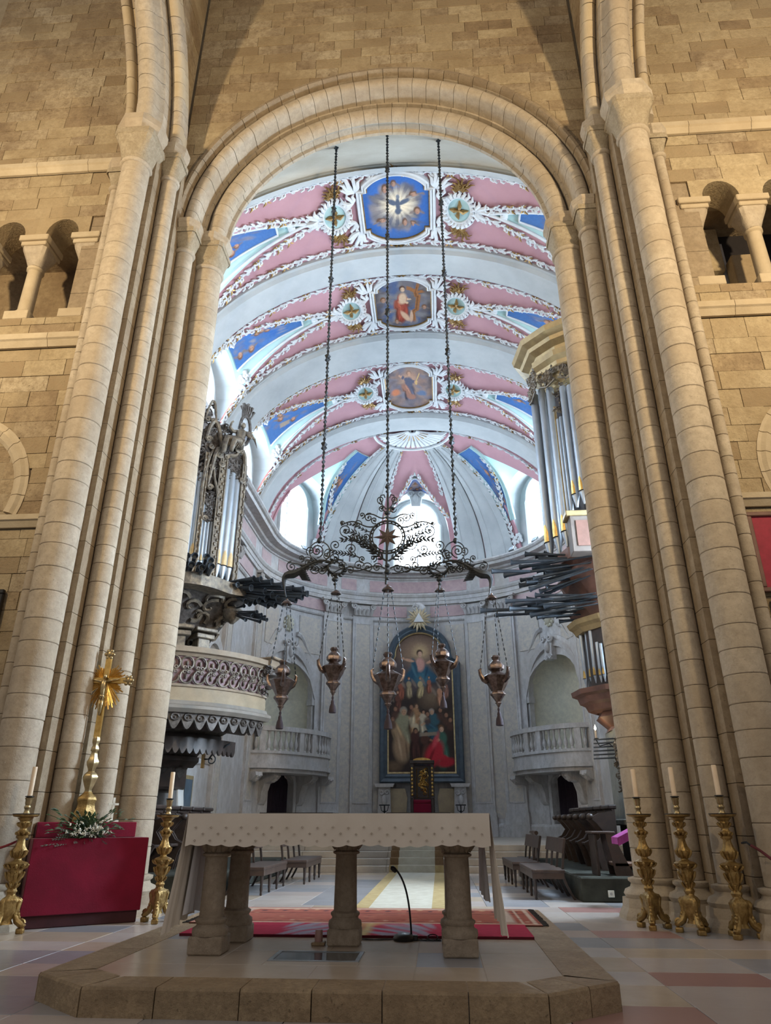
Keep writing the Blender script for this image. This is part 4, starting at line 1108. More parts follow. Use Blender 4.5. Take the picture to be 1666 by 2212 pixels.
def draw_dove(c):
    c.clouds(150, [(112, 108, 112), (96, 92, 96), (136, 128, 128), (86, 90, 104)], (.15, .34), .85, (-.66, .66, -.7, .7)); c.clouds(14, [(70, 104, 160)], (.2, .4), .8, (-.9, .9, -1, -.75))
    c.blob(.05, .12, .62, .5, (226, 206, 176), 0, .95, 1.6); c.rays(.05, .1, .75, (240, 226, 200), 16, .7)
    g = (88, 96, 112)
    c.blob(.05, .12, .09, .26, g, 0, 1, 3); c.blob(-.16, .22, .26, .10, g, -28, 1, 3); c.blob(.28, .24, .26, .10, g, 30, 1, 3); c.blob(.05, -.10, .14, .12, g, 0, 1, 3); c.blob(.06, .36, .07, .08, (120, 124, 134), 0, 1, 3)
    for (u, v, r) in ((-.35, .66, .13), (-.05, .75, .10), (.62, .5, .13), (-.55, -.42, .13), (.25, -.5, .12), (.62, -.1, .12), (.6, -.62, .11)): c.cherub(u, v, r, (170, 132, 112), (100, 76, 62))
def draw_cross(c):
    c.clouds(120, [(116, 106, 104), (96, 88, 88), (130, 124, 124), (74, 90, 124)], (.15, .4), .8)
    c.blob(.52, .05, .085, .95, (150, 100, 62), -8, 1, 8, True); c.blob(.5, .62, .38, .075, (150, 100, 62), -8, 1, 8, True); c.blob(.5, .05, .03, .9, (108, 70, 44), -8, .8, 6, True)
    c.figure(-.08, -.1, .72, (150, 70, 56), (150, 78, 60), (204, 170, 140), (80, 56, 42), -12, (.1, .98), ((.5, .45), (.3, .2)))
    c.blob(-.02, .22, .2, .28, (205, 172, 142), -10, 1, 2.5); c.blob(.05, -.55, .12, .34, (196, 160, 132), 35, 1, 2.5); c.blob(.3, -.6, .1, .3, (190, 154, 128), -10, 1, 2.5)
    for (u, v, r) in ((-.72, .2, .12), (-.6, -.3, .11), (.75, -.15, .1), (-.3, -.8, .10)): c.cherub(u, v, r, (168, 132, 112))
def draw_saint(c):
    c.clouds(120, [(140, 114, 104), (156, 130, 114), (112, 100, 102), (118, 114, 126)], (.15, .4), .8)
    c.blob(.0, .45, .6, .4, (196, 150, 120), 0, .6, 1.3)
    c.figure(.0, -.05, .74, (92, 92, 108), (150, 108, 92), (190, 148, 122), (140, 110, 96), 6, (.02, .95), ((-.6, .95), (.55, .5)))
    c.blob(.42, .45, .03, .36, (206, 170, 110), -20, 1, 6, True); c.blob(-.6, -.2, .24, .2, (196, 120, 84), 20, .9, 2); c.blob(.55, -.3, .24, .22, (92, 112, 142), -10, .9, 2); c.blob(0, -.72, .6, .18, (118, 108, 112), 0, .8, 1.5)
med_draw = [draw_dove, draw_cross, draw_saint]; med_bg = [(62, 102, 166), (104, 106, 122), (140, 120, 112)]
for bi, (y0, y1) in enumerate(BAYS):
    yc = (y0 + y1) / 2 + (-.02, .0, .0)[bi]; hv = (y1 - y0) * .405; hu = .93
    md = thing('medallion', vs(0, yc, .05), parent=ceil)
    fnp = lambda a, b, o=.0: vs(-.0 + a * hu, yc - b * hv, o)
    painted('medallion_painting', FRESCO, md, lambda u, v: fnp(*disc_map(u, v), .05), 90, 90, med_draw[bi], 3 + bi, 1.0, med_bg[bi])
    fr = lambda ks: MB().rings([[fnp(u * k, v * (1 + (k - 1) * hu / hv), o) for u, v in OUTL] for k, o in ks], closed=True, cap0=False, cap1=False)
    fr(((.985, .04), (.99, .085), (1.02, .09), (1.03, .05))).build('gilt_fillet', GILT, md, 30)
    fr(((1.025, .03), (1.03, .13), (1.07, .15), (1.11, .10), (1.13, .14), (1.18, .12), (1.20, .0))).build('white_frame', WHITE, md, 30)
    mw, mg = MB(), MB()
    R = random.Random(bi)
    # corner plumes of the medallion
    for su in (-1, 1):
        for sv in (-1, 1):
            leaf_fan(mw, vs, (su * hu * 1.22, yc + sv * hv * .62), math.atan2(sv * .9, su * .35), 5, .62, .06, 1.3)
            leaf_fan(mw, vs, (su * hu * 1.3, yc + sv * hv * .30), math.atan2(sv * .8, su * 1.0), 4, .42, .05, 1.6)
        for sv in (-1, 1):
            leaf_fan(mg, vs, (0, yc + sv * hv * 1.17), sv * pi / 2, 5, .16, .035, 2.0)
    # cartouches beside the medallion
    for su in (-1, 1):
        sc = su * 1.78; ry = min(.52, hv * .42); rx = .36
        ca = thing('cartouche', vs(sc, yc, .05), parent=ceil)
        MB().add([vs(sc + rx * cos(a), yc + ry * sin(a), .05) for a in [2 * pi * i / 24 for i in range(24)]], [tuple(range(24))]).build('mint_field', MINT, ca)
        q = MB()
        for k in range(22):
            a = 2 * pi * k / 22
            p = lambda d, da, o: vs(sc + (rx * d) * cos(a + da), yc + (ry * d) * sin(a + da), o)
            q.tube([p(.98, 0, .05), p(1.12, .12, .12), p(1.3, .2, .10), p(1.42, .05, .05)], [.04, .06, .05, .015], 5)
        q.tube([vs(sc + rx * .96 * cos(a), yc + ry * .96 * sin(a), .08) for a in [2 * pi * i / 28 for i in range(28)]], .035, 6, closed=True)
        q.build('leaf_wreath', WHITE, ca, 50)
        q = MB()
        for a in (0, pi / 2, pi, 3 * pi / 2):
            l_ = rx * .75 if a in (0, pi) else ry * .7
            q.tube([vs(sc, yc, .09), vs(sc + l_ * .5 * cos(a + .15), yc + l_ * .5 * sin(a + .15), .12), vs(sc + l_ * cos(a), yc + l_ * sin(a), .07)], [.03, .07, .015], 5)
        q.build('gilt_flower', GILT, ca, 50)
        for sv in (-1, 1):
            leaf_fan(mg, vs, (sc, yc + sv * ry * 1.45), sv * pi / 2, 7, .30, .035, 2.6)
            leaf_fan(mg, vs, (sc + .1, yc + sv * ry * 1.6), sv * pi / 2, 5, .42, .03, 1.8)
        leaf_fan(mw, vs, (su * 2.25, yc), 0 if su > 0 else pi, 5, .45, .06, 2.2)
        # running borders
        sm = s_of(rad(9)) ; ss = [su * (.1 + (sm - .1) * i / 40) for i in range(41)]
        for ye in (y0 + .16, y1 - .16):
            acanthus(mw, mg, [(s_, ye) for s_ in ss], vs, .40, .062, .030, bi * 10 + su, .35)
        # groin borders
        W = (y1 - y0) / 2 * .90; hwf = lun_hw(W)
        for sd in (-1, 1):
            cp = []
            for i in range(24):
                th = TA * (1.03 - i / 23 * .80); cp.append((su * abs(s_of(th)), yc_ if False else (y0 + y1) / 2 + sd * (hwf(th) + .17)))
            acanthus(mw, mg, cp, vs, .36, .07, .034, bi * 10 + su + sd, .5)
    mw.build('stucco_foliage', WHITE, ceil, 50, kind='stuff'); mg.build('gilt_foliage', GILT, ceil, 50, kind='stuff')
# blue panels of the lunettes
def sky_draw(k):
    def d(c):
        r = np.random.RandomState(k + 40)
        c.clouds(12, [(70, 116, 184), (56, 98, 164), (84, 122, 184)], (.2, .5), .6)
        c.clouds(26, [(128, 124, 132), (112, 112, 130), (150, 142, 142), (90, 108, 148)], (.14, .4), .65, (-1.9, 1.2, -.8, .6))
        for _ in range(5): c.cherub(r.uniform(-1.7, .7), r.uniform(-.55, .6), r.uniform(.16, .24), (186, 142, 118), (118, 84, 62))
        if k % 3 == 0: c.blob(-1.0, -.3, .2, .45, (190, 150, 118), 25, 1, 2.5); c.blob(-1.1, -.62, .26, .2, (196, 160, 96), 0, 1, 2.5)
        if k % 3 == 1: c.blob(-.6, .5, .4, .18, (158, 142, 128), 10, 1, 4, True)
    return d
for k, (bi, s, S, yc, W, H) in enumerate(LUN):
    sw = .60
    def fn(u, v, S=S, s=s):
        t = .04 + .74 * (u + 1) / 2; return S(t, sw * v * (1 if s < 0 else -1), .04)
    painted('lunette_painting', FRESCO, ceil, fn, 72, 44, sky_draw(k), k, 1.0, (76, 112, 164), 1, lambda U, V: (U * 2, V))
    q = MB()
    edge = [S(.04 + .74 * i / 16, sw, .05) for i in range(17)] + [S(.78, sw - 2 * sw * i / 6, .05) for i in range(1, 6)] + [S(.78 - .74 * i / 16, -sw, .05) for i in range(17)]
    q.tube(edge, .035, 5)
    q.tube([S(i / 16, .93, .05) for i in range(17)], .05, 5); q.tube([S(i / 16, -.93, .05) for i in range(17)], .05, 5)
    q.build('panel_moulding', WHITE, ceil, 1)
    q = MB()
    for i in range(7):
        c = S(.86, -.5 + i / 6, .06); q.tube([c, (c[0] - s * .12, c[1] + .06 * sin(i * 2), c[2] + .02), (c[0] - s * .2, c[1] - .08 * cos(i * 3), c[2])], [.05, .06, .02], 5)
    for sd in (-1, 1):
        for i in range(10):
            c = S(.03 + .015 * i, sd * (.98 - .06 * (i % 4)), .05); q.ell(c, (.09, .09, .09), 6, 4)
            q.tube([c, (c[0] - s * .1, c[1] + .12 * sin(i), c[2] - .12), (c[0] - s * .05, c[1] + .16 * cos(i * 2), c[2] - .2)], [.05, .05, .015], 4)
    q.build('stucco_spray', WHITE, ceil, 1)
# conch: blue spandrels, wreaths and fringes
for sg in (-1, 1):
    def fn(u, v, sg=sg):
        q = (v + 1) / 2; ps = .42 + .70 * q; c = 46.4 + 9.0 * q; hw = .4 + 8.0 * q
        return con(sg * (c + hw * u), ps, .05)
    painted('spandrel_painting', FRESCO, ceil, fn, 44, 64, sky_draw(7 + sg), 9 + sg, 1.0, (76, 112, 164), 1, lambda U, V: (V * 1.6, U))
    def fb(k0_, k1_):
        return MB().rings([[con(sg * (46.4 + 9.0 * q + (.4 + 8.0 * q) * u * k + (u * d)),  .42 + .70 * q - (.05 if q == 0 else 0), o) for (q, u) in [(0, -1)] + [(i / 10, -1) for i in range(1, 11)] + [(1, -.5), (1, 0), (1, .5)] + [(i / 10, 1) for i in range(10, 0, -1)] + [(0, 1)]] for (k, d, o) in ((1.0, 0, .04), (1.0, .15, .09), (1.0, .6, .09), (1.0, .75, .06), (1.0, 2.1, .05), (1.0, 2.3, .09), (1.0, 2.8, .08), (1.0, 2.9, .0))], True, False, False)
    fb(0, 0).build('mint_border', MINT, ceil, 30)
    mw, mg = MB(), MB()
    cf = lambda a, b, o: con(a, b, o)
    # white fringe ribs along the edges
    for (p, a, b) in ((45.2, .06, 1.42), (16.0, .75, 1.42), (84.0, .2, 1.40)):
        pts = [(sg * p * 5.5 * .0175, 5.2 * (a + (b - a) * i / 30)) for i in range(31)]
        acanthus(mw, mg, pts, lambda x, y, o: con(x / (5.5 * .0175), y / 5.2, o), .36, .07, .04, 5, .4)
    pts = [(x, y) for x, y in [(sg * (63 - chw(15.0)(PS0 + (PSA - PS0) * t) - 1.8) * .0963, 5.2 * (PS0 + (PSA - PS0) * t)) for t in [i / 24 for i in range(24)]]]
    acanthus(mw, mg, pts, lambda x, y, o: con(x / .0963, y / 5.2, o), .36, .07, .04, 6, .4)
    pts = [(x, y) for x, y in [(sg * (chw(15.0)(PS0 + (PSA - PS0) * t) + 1.6) * .0963, 5.2 * (PS0 + (PSA - PS0) * t)) for t in [i / 24 for i in range(24)]]]
    acanthus(mw, mg, pts, lambda x, y, o: con(x / .0963, y / 5.2, o), .34, .06, .035, 7, .4)
    for i in range(12):
        c = con(sg * (47.5 + 2 * sin(i)), .16 + .02 * (i % 4), .08); mw.ell(c, (.08, .08, .1), 6, 4)
    mw.build('stucco_foliage', WHITE, ceil, 50, kind='stuff'); mg.build('gilt_foliage', GILT, ceil, 50, kind='stuff')
def draw_glory(c):
    c.clouds(20, [(150, 150, 170), (120, 134, 170), (190, 160, 140)], (.2, .5), .6); c.blob(-.05, .1, .5, .5, (214, 176, 150), 0, .8, 1.5)
    for (u, v) in ((-.4, -.3), (0, .2), (.4, -.3), (.1, -.5)): c.cherub(u, v, .16)
S0 = CLUN[1][1]
painted('lunette_painting', FRESCO, ceil, lambda u, v: S0(.06 + .7 * (v + 1) / 2, .66 * u, .05), 40, 30, draw_glory, 4, 1.0, (110, 126, 168))
q = MB(); edge = [S0(.12 + .62 * i / 12, .62, .06) for i in range(13)] + [S0(.74, .62 - 1.24 * i / 6, .06) for i in range(1, 6)] + [S0(.74 - .62 * i / 12, -.62, .06) for i in range(13)] + [S0(.12, -.62 + 1.24 * i / 6, .06) for i in range(1, 6)]
q.tube(edge, .05, 5, closed=True); q.build('panel_moulding', WHITE, ceil, 1)
# shell at the crown of the conch and the keystone over the middle window
q = MB(); fanf = lambda a, r_, o: con(a, pi / 2 - r_ / 5.6, o)
for k in range(17):
    a = -84 + 168 * k / 16; q.tube([fanf(a, .15, .2), fanf(a, .7, .28), fanf(a, 1.15, .24), fanf(a + 3, 1.35, .16)], [.04, .08, .12, .03], 5)
q.tube([fanf(-90 + 180 * i / 24, 1.0, .22) for i in range(25)], .05, 5); q.tube([fanf(-90 + 180 * i / 24, 1.5, .18) for i in range(25)], .06, 5)
q.build('crown_shell', WHITE, ceil, 50)
q = MB(); g0 = MB()
for k in range(9):
    a = -80 + 160 * k / 8; g0.tube([fanf(a, .3, .26), fanf(a + 5, .6, .30), fanf(a, .9, .26)], [.02, .05, .02], 4)
g0.build('gilt_shell_leaf', GILT, ceil, 50)
c = CLUN[1]; pz = S0(0.02, 0); q = MB()
q.prism([(-.2, -.75), (.2, -.75), (.34, .05), (-.34, .05)], -.15, .25, lambda u, v, w_: (pz[0] + u, pz[1] - w_, pz[2] - .05 + v))
for sg in (-1, 1): q.tube([(pz[0] + a, pz[1] - .28, pz[2] - .15 + b) for a, b in spiral(sg * .25, 0, .17, .03, 0, -sg * 9, 16)], .05, 5)
q.ell((pz[0], pz[1] - .25, pz[2] - .4), (.14, .12, .26)); q.build('window_keystone', STUC, ceil, 45)
# ---------------------------------------------------------------- the two organs
_f = 1500.0; _p = rad(24.0); _a = rad(4.1)
_F = Vector((-sin(_a) * cos(_p), cos(_a) * cos(_p), sin(_p))); _R = Vector((cos(_a), sin(_a), 0)); _U = Vector((sin(_a) * sin(_p), -cos(_a) * sin(_p), cos(_p)))
def at(px, py, Y):
    """measured point of the photograph at a known depth Y"""
    d = _F + _R * ((px - 833) / _f) + _U * ((1106 - py) / _f); t = Y / d.y
    return Vector((0.80 + d.x * t, Y, 1.20 + d.z * t))
def trumpet_mesh(mat):
    """unit pipe along +x, length 1"""
    return MB().lathe([(.012, 0), (.016, .05), (.028, .5), (.045, .88), (.055, .97), (.075, 1.0), (.068, 1.0), (.035, .93)], 10, axis=(1, 0, 0)).mesh('trumpet_pipe', smooth=40, mat=mat)
TRM = trumpet_mesh(DTIN)
def trumpet(parent, a, b, k=1.0):
    a, b = Vector(a), Vector(b); d = b - a
    o = inst('trumpet_pipe', TRM, parent, a, d.to_track_quat('X', 'Z').to_euler(), (d.length, k, k)); return o
PIPE = {}
def organ_pipe(parent, x, y, z0, z1, r, face, mat=TIN, mouth=GOLD, mh=None):
    """speaking pipe: conical foot, body, gilt mouth; face = direction the mouth looks to"""
    t = thing('organ_pipe', (x, y, z0), parent=parent)
    foot = r * 3.4
    MB().lathe([(r * .3, z0), (r, z0 + foot), (r, z1 - .02), (r * .92, z1), (r * .5, z1)], 12, (x, y, 0)).build('body', mat, t, 40)
    a = math.atan2(face[1], face[0]); m = MB(); H = mh or r * 3.6; ps = []
    for i in range(9):
        q = i / 8; w_ = .62 * min(1, (1 - q) * 1.9) ** .6 if q > .0 else .62
        ps.append((w_, z0 + foot + r * .3 + H * q))
    rr = r + .006
    m.rings([[(x + rr * cos(a + s_ * w_), y + rr * sin(a + s_ * w_), z) for s_ in (-1, -.5, 0, .5, 1)] for (w_, z) in ps], closed=False)
    m.build('mouth', mouth, t, 1)
    m = MB(); m.tube([(x + (rr + .01) * cos(a + q), y + (rr + .01) * sin(a + q), z0 + foot + r * .25) for q in (-.7, -.35, 0, .35, .7)], r * .12, 5); m.build('lip', DARK, t)
    return t
def curls(m, fn, reg, n, r=(.06, .16), tr=.03, seed=0, o=.06):
    rg = random.Random(seed)
    for _ in range(n):
        u, v = rg.uniform(reg[0], reg[1]), rg.uniform(reg[2], reg[3]); R_ = rg.uniform(*r); sg = rg.choice((-1, 1)); a0 = rg.uniform(0, 6.28)
        m.tube([fn(x, y, o + rg.uniform(0, .05)) for x, y in spiral(u, v, R_, R_ * .2, a0, a0 + sg * 7, 10)], [tr * (1.3 - .08 * i) for i in range(11)], 4)
        m.tube([fn(u + R_ * cos(a0), v + R_ * sin(a0), o), fn(u + R_ * 1.6 * cos(a0 - sg * .4), v + R_ * 1.6 * sin(a0 - sg * .4), o + .04), fn(u + R_ * 2.1 * cos(a0 - sg * .9), v + R_ * 2.1 * sin(a0 - sg * .9), o)], [tr, tr * 1.5, tr * .3], 4)
# ---- left organ -----------------------------------------------------------
LO = thing('pipe_organ', (-5.6, 17.0, 4.9), 'dark carved baroque pipe organ with fanned trumpets above the left gallery', 'organ')
def LA(r, al, z): return (-6.4 + r * cos(rad(al)), 18.0 + r * sin(rad(al)), z)
LF = lambda r0: (lambda u, v, o=0.0: LA(r0 + o, u / 2.4 * 57.3, v))   # u = arc length
m = MB(); ar = list(range(-100, -29, 7)) + [-30]
m.rings([[LA(2.18, a, 6.6) for a in ar] + [(-6.38, 18, 6.6)], [LA(2.18, a, 10.9) for a in ar] + [(-6.38, 18, 10.9)]]); m.build('case_body', CARV, LO)
# facade pipes
for (al, r, z0, z1) in ((-43.6, .115, 6.75, 9.9), (-39.2, .115, 6.75, 9.85), (-34.8, .115, 6.75, 9.7), (-49.6, .05, 7.05, 9.0), (-51.9, .05, 7.02, 8.9), (-54.2, .05, 7.0, 8.8), (-56.4, .05, 7.0, 8.8), (-60.0, .09, 6.95, 9.6), (-63.8, .09, 6.95, 9.6), (-67.6, .09, 6.95, 9.6), (-71.5, .09, 6.95, 9.6)):
    p = LA(2.34, al, 0); organ_pipe(LO, p[0], p[1], z0, z1, r, (cos(rad(al)) * .6, sin(rad(al))), TIN, plain('faded_gilt_mouth', (.62, .47, .25), .5, .3) if 'faded_gilt_mouth' not in MATS else MATS['faded_gilt_mouth'])
# gilded pilaster strips
for (al, w_) in ((-47.2, .09), (-58.0, .04), (-31.6, .06)):
    f = LF(2.30); u0 = al * 2.4 / 57.3; m = MB()
    m.prism([(u0 - w_, 6.6), (u0 + w_, 6.6), (u0 + w_, 10.2), (u0 - w_, 10.2)], .0, .16, f)
    o_ = m.build('gilded_pilaster', CARVG, LO); m = MB()
    for s_ in (-1, 1): m.prism([(u0 + s_ * w_ - .015, 6.6), (u0 + s_ * w_ + .015, 6.6), (u0 + s_ * w_ + .015, 10.2), (u0 + s_ * w_ - .015, 10.2)], .14, .19, f)
    for k in range(30): m.ell(f(u0 + .03 * ((k % 2) * 2 - 1), 6.75 + .115 * k, .17), (.035, .035, .045), 5, 4)
    m.build('beading', CARVG, o_)
m = MB(); f = LF(2.32)
U = lambda al: al * 2.4 / 57.3
curls(m, f, (U(-60), U(-49), ), 0) if False else None
for (a0, a1, z0, z1, n_, sd) in ((-58, -48, 8.8, 10.8, 60, 1), (-68, -57, 9.3, 11.8, 46, 2), (-46, -32, 9.7, 10.5, 70, 3), (-32.4, -29.0, 7.4, 9.9, 44, 4), (-56, -49, 8.3, 8.9, 16, 5), (-58, -44, 10.4, 11.2, 40, 6)):
    curls(m, f, (U(a0), U(a1), z0, z1), n_, (.05, .14), .028, sd, .05)
m.build('carved_foliage', CARV, LO, 50)
# big framing S scrolls
m = MB()
for (p0, p1, p2, p3, r_) in (((U(-57), 8.3), (U(-60), 8.9), (U(-60), 9.6), (U(-54.5), 10.4), .05), ((U(-48.5), 8.5), (U(-47), 9.2), (U(-52), 9.2), (U(-53), 9.8), .045),
                             ((U(-56), 9.2), (U(-53), 10.4), (U(-52), 10.8), (U(-47), 9.95), .07), ((U(-60), 10.6), (U(-57), 11.6), (U(-52), 11.2), (U(-49), 10.2), .075),
                             ((U(-62), 11.2), (U(-59), 12.1), (U(-57), 11.9), (U(-55), 11.2), .05), ((U(-47.5), 10.2), (U(-43), 10.4), (U(-40), 10.2), (U(-37), 10.55), .06), ((U(-37), 10.55), (U(-32), 10.7), (U(-31), 10.3), (U(-31.5), 9.7), .07)):
    pts = bez(p0, p1, p2, p3, 14); m.tube([f(u, v, .14) for u, v in pts], [r_ * (.5 + .4 * sin(pi * i / 14)) for i in range(15)], 6)
    for (e, sg) in ((pts[0], 1), (pts[-1], -1)): m.tube([f(x, y, .16) for x, y in spiral(e[0] + .07 * sg, e[1], .08, .015, 0, 9 * sg, 12)], r_ * .55, 5)
m.build('scroll_frame', CARVG, LO, 50)
# attic: curved top cornice
m = MB(); m.sweep([(-.1, 10.35), (.12, 10.35), (.16, 10.45), (.28, 10.52), (.3, 10.6), (-.1, 10.6)], [LA(2.25, a, 0)[:2] for a in range(-30, -48, -3)], inward=-1).build('tower_cornice', CARVG, LO)
# oval mirror cartouche
c = Vector(f(U(-34.5), 11.25, .1)); ang = rad(-35); tx = Vector((-sin(ang), cos(ang), 0)); nrm = Vector((cos(ang), sin(ang), 0))
ov = lambda a, k, o: tuple(c + tx * (.17 * k * cos(a)) + Vector((0, 0, .42 * k * sin(a))) + nrm * o)
MB().add([ov(2 * pi * i / 20, 1, .05) for i in range(20)], [tuple(range(20))]).build('oval_mirror', plain('pale_mirror', (.62, .68, .74), .2, .3), LO)
m = MB(); m.tube([ov(2 * pi * i / 20, 1.1, .05) for i in range(20)], .05, 6, closed=True); m.tube([ov(2 * pi * i / 20, 1.0, .08) for i in range(20)], .02, 5, closed=True)
for k in range(7):
    a = rad(50 + 13 * k); q = Vector(ov(a, 1.1, .05)); m.tube([q, q + (q - c).normalized() * .2 + nrm * .03, q + (q - c).normalized() * (.34 + .05 * (k % 2))], [.03, .025, .05], 5)
m.build('mirror_frame', CARV, LO, 45)
# seated angel figure in one mesh
m = MB(); b0 = Vector(f(U(-40.5), 10.60, .22)); s_ = .80; ar_ = Vector((.92, .39, 0)); af_ = Vector((.39, -.92, 0))
V_ = lambda t_, n_, z_: tuple(b0 + ar_ * (t_ * s_) + af_ * (n_ * s_) + Vector((0, 0, z_ * s_)))
m.tube([V_(.05, 0, -.05), V_(.05, .02, .12), V_(.08, .03, .30), V_(.10, .05, .48), V_(.12, .06, .60), V_(.13, .07, .66), V_(.135, .08, .70)], [.20 * s_, .21 * s_, .155 * s_, .185 * s_, .15 * s_, .06 * s_, .045 * s_], 12)
m.ell(V_(.15, .11, .79), (.085 * s_, .09 * s_, .11 * s_), 10, 8); m.ell(V_(.14, .07, .83), (.095 * s_, .09 * s_, .085 * s_), 8, 6)
m.tube([V_(-.02, .06, .54), V_(-.18, .12, .50), V_(-.30, .16, .62), V_(-.26, .2, .80), V_(-.20, .22, .84)], [.075 * s_, .062 * s_, .05 * s_, .038 * s_, .03 * s_], 8)
m.tube([V_(.26, .06, .54), V_(.36, .14, .40), V_(.46, .16, .30)], [.075 * s_, .06 * s_, .04 * s_], 8)
m.tube([V_(.04, .08, .05), V_(-.15, .24, .12), V_(-.36, .30, .10), V_(-.42, .32, -.15), V_(-.44, .34, -.45), V_(-.52, .38, -.52)], [.17 * s_, .15 * s_, .12 * s_, .11 * s_, .075 * s_, .05 * s_], 9)
m.tube([V_(.12, .1, .03), V_(.02, .32, .06), V_(-.12, .40, .02), V_(-.18, .40, -.25), V_(-.20, .40, -.42)], [.16 * s_, .14 * s_, .11 * s_, .09 * s_, .06 * s_], 9)
for k in range(12): m.tube([V_(.25 - .05 * k, .16, .22 - .015 * k), V_(.18 - .05 * k, .32, .02), V_(.10 - .06 * k, .36, -.20 - .02 * (k % 3))], [.018 * s_, .035 * s_, .012 * s_], 5)
for k in range(5): m.tube([V_(.22, -.02, .55), V_(.40 + .05 * k, -.12, .70 - .06 * k), V_(.55 + .04 * k, -.16, .62 - .12 * k)], [.03 * s_, .045 * s_, .008 * s_], 5)
m.build('angel_figure', CARVG, LO, 1)
# base moulding, wavy in plan
path = [LA(2.5 + .12 * sin(rad((a + 30) * 9)), a, 0)[:2] for a in range(-28, -101, -3)]
m = MB(); m.sweep([(-.5, 6.32), (-.05, 6.32), (.0, 6.4), (.12, 6.44), (.12, 6.5), (.04, 6.55), (.1, 6.62), (-.5, 6.62)], path, inward=-1); m.build('base_moulding', CARVG, LO)
# bulging corbel under the organ
def corb(i, j):
    a = -100 + 76 * i; q = j; r_ = 2.55 - 1.45 * q ** .8 + .13 * sin(a * .16) * (1 - q); return LA(r_, a, 6.34 - 1.45 * q)
m = MB(); m.grid(corb, 26, 10); o_ = m.build('corbel', CARV, LO, 1)
m = MB(); cf = lambda u, v, o=0.0: tuple(Vector(corb(u, v)) + Vector((cos(rad(-40)), sin(rad(-40)), -.5)) * o)
rg = random.Random(5)
for k in range(34):
    u, v = rg.uniform(.35, 1), rg.uniform(.05, .9); a0 = rg.uniform(0, 6)
    m.tube([cf(min(1, u + .09 * q * cos(a0 + 5 * q)), max(0, min(1, v + .12 * q * sin(a0 + 5 * q))), .05) for q in [1 - i / 9 for i in range(10)]], [.06 * (1 - i / 14) for i in range(10)], 4)
m.build('corbel_carving', CARVG, o_, 50)
# console posts between organ and gallery
for (al, w_) in ((-44, .16), (-62, .2)):
    p = LA(2.0, al, 0); m = MB()
    m.rbox((p[0], p[1], 4.85), (w_ * 2, w_ * 2, 1.1), rad(al), .02); m.rbox((p[0], p[1], 5.35), (w_ * 3, w_ * 3, .12), rad(al), .02); m.rbox((p[0], p[1], 5.5), (w_ * 3.6, w_ * 3.6, .1), rad(al), .02)
    m.build('console_post', CARVG, LO)
p = LA(1.8, -55, 0); MB().rbox((p[0] - .5, p[1] + .1, 4.9), (.9, .5, 1.3), rad(-50), .02).build('organ_console', CARV, LO)
# trumpets
tips = [(549, 1250), (564, 1251), (588, 1256), (611, 1263), (633, 1271), (655, 1273), (665, 1283), (654, 1290), (640, 1297), (514, 1263), (543, 1270), (573, 1277), (588, 1285), (600, 1292), (575, 1293), (560, 1297), (540, 1305), (552, 1301), (580, 1308), (595, 1308), (611, 1303), (626, 1300), (530, 1299)]
for k, (px, py) in enumerate(tips):
    q = (py - 1250) / 60.0; tip = at(px, py, 16.05 + .25 * q); root = Vector(LA(2.3, -33 - 9 * (1 - q), 6.70 - .16 * q))
    trumpet(LO, root, tip, .115 / .1 if px > 540 else .95)
for (px, py) in ((404, 1200), (421, 1200), (447, 1202), (455, 1210), (414, 1219), (430, 1220), (437, 1226), (457, 1223), (402, 1217)):
    tip = at(px, py, 15.05); trumpet(LO, (tip.x - .45, tip.y + 1.0, tip.z - .12), tip, 1.15)
sb = thing('echo_case', LA(2.45, -30, 5.9), parent=LO)
MB().lathe([(.05, 5.75), (.12, 5.82), (.2, 5.9), (.24, 6.0), (.26, 6.08), (.22, 6.14)], 12, (LA(2.4, -29, 0)[0], LA(2.4, -29, 0)[1], 0)).build('bracket', CARVG, sb, 40)
for (px, py) in ((527, 1309), (555, 1322), (565, 1328), (572, 1333), (577, 1339), (562, 1343), (531, 1339), (545, 1330)):
    tip = at(px, py, 16.4); trumpet(sb, (LA(2.42, -30, 0)[0], LA(2.42, -30, 0)[1], 6.12 - (py - 1309) * .004), tip, .7)
# ---- gallery below the left organ ----------------------------------------------
GA = thing('organ_gallery', (-5.4, 17.0, 2.6), 'curved balustraded gallery with ring tracery and scalloped underside below the left organ', kind='structure')
GC = (-6.4, 18.0); GR = 3.2
def GP(r, al, z): return (GC[0] + r * cos(rad(al)), GC[1] + r * sin(rad(al)), z)
ga = [-100 + 82 * i / 26 for i in range(27)]
def gsweep(prof, nm, mat):
    m = MB(); m.rings([[GP(GR + o, a, z) for (o, z) in prof] for a in ga]); return m.build(nm, mat, GA, 35)
GSTN = stone('gallery_stone', (.30, .24, .175), (.225, .175, .125), sc=4, rough=.6, bump=.15)
gsweep([(-.16, 4.60), (.02, 4.60), (.06, 4.66), (.14, 4.68), (.14, 4.80), (-.16, 4.80)], 'handrail', GSTN)
gsweep([(-.10, 3.92), (.06, 3.92), (.03, 3.98), (-.10, 3.98)], 'bottom_rail', GSTN)
gsweep([(-.14, 3.62), (.02, 3.62), (.02, 3.92), (-.14, 3.92)], 'fascia', stone('gallery_fascia', (.36, .285, .19), (.28, .22, .145), sc=3, rough=.6, bump=.1))
gsweep([(-.3, 3.36), (.12, 3.36), (.2, 3.44), (.2, 3.5), (.1, 3.54), (.06, 3.62), (-.3, 3.62)], 'cornice', stone('gallery_cornice', (.25, .225, .195), (.19, .17, .145), sc=3, rough=.6, bump=.1))
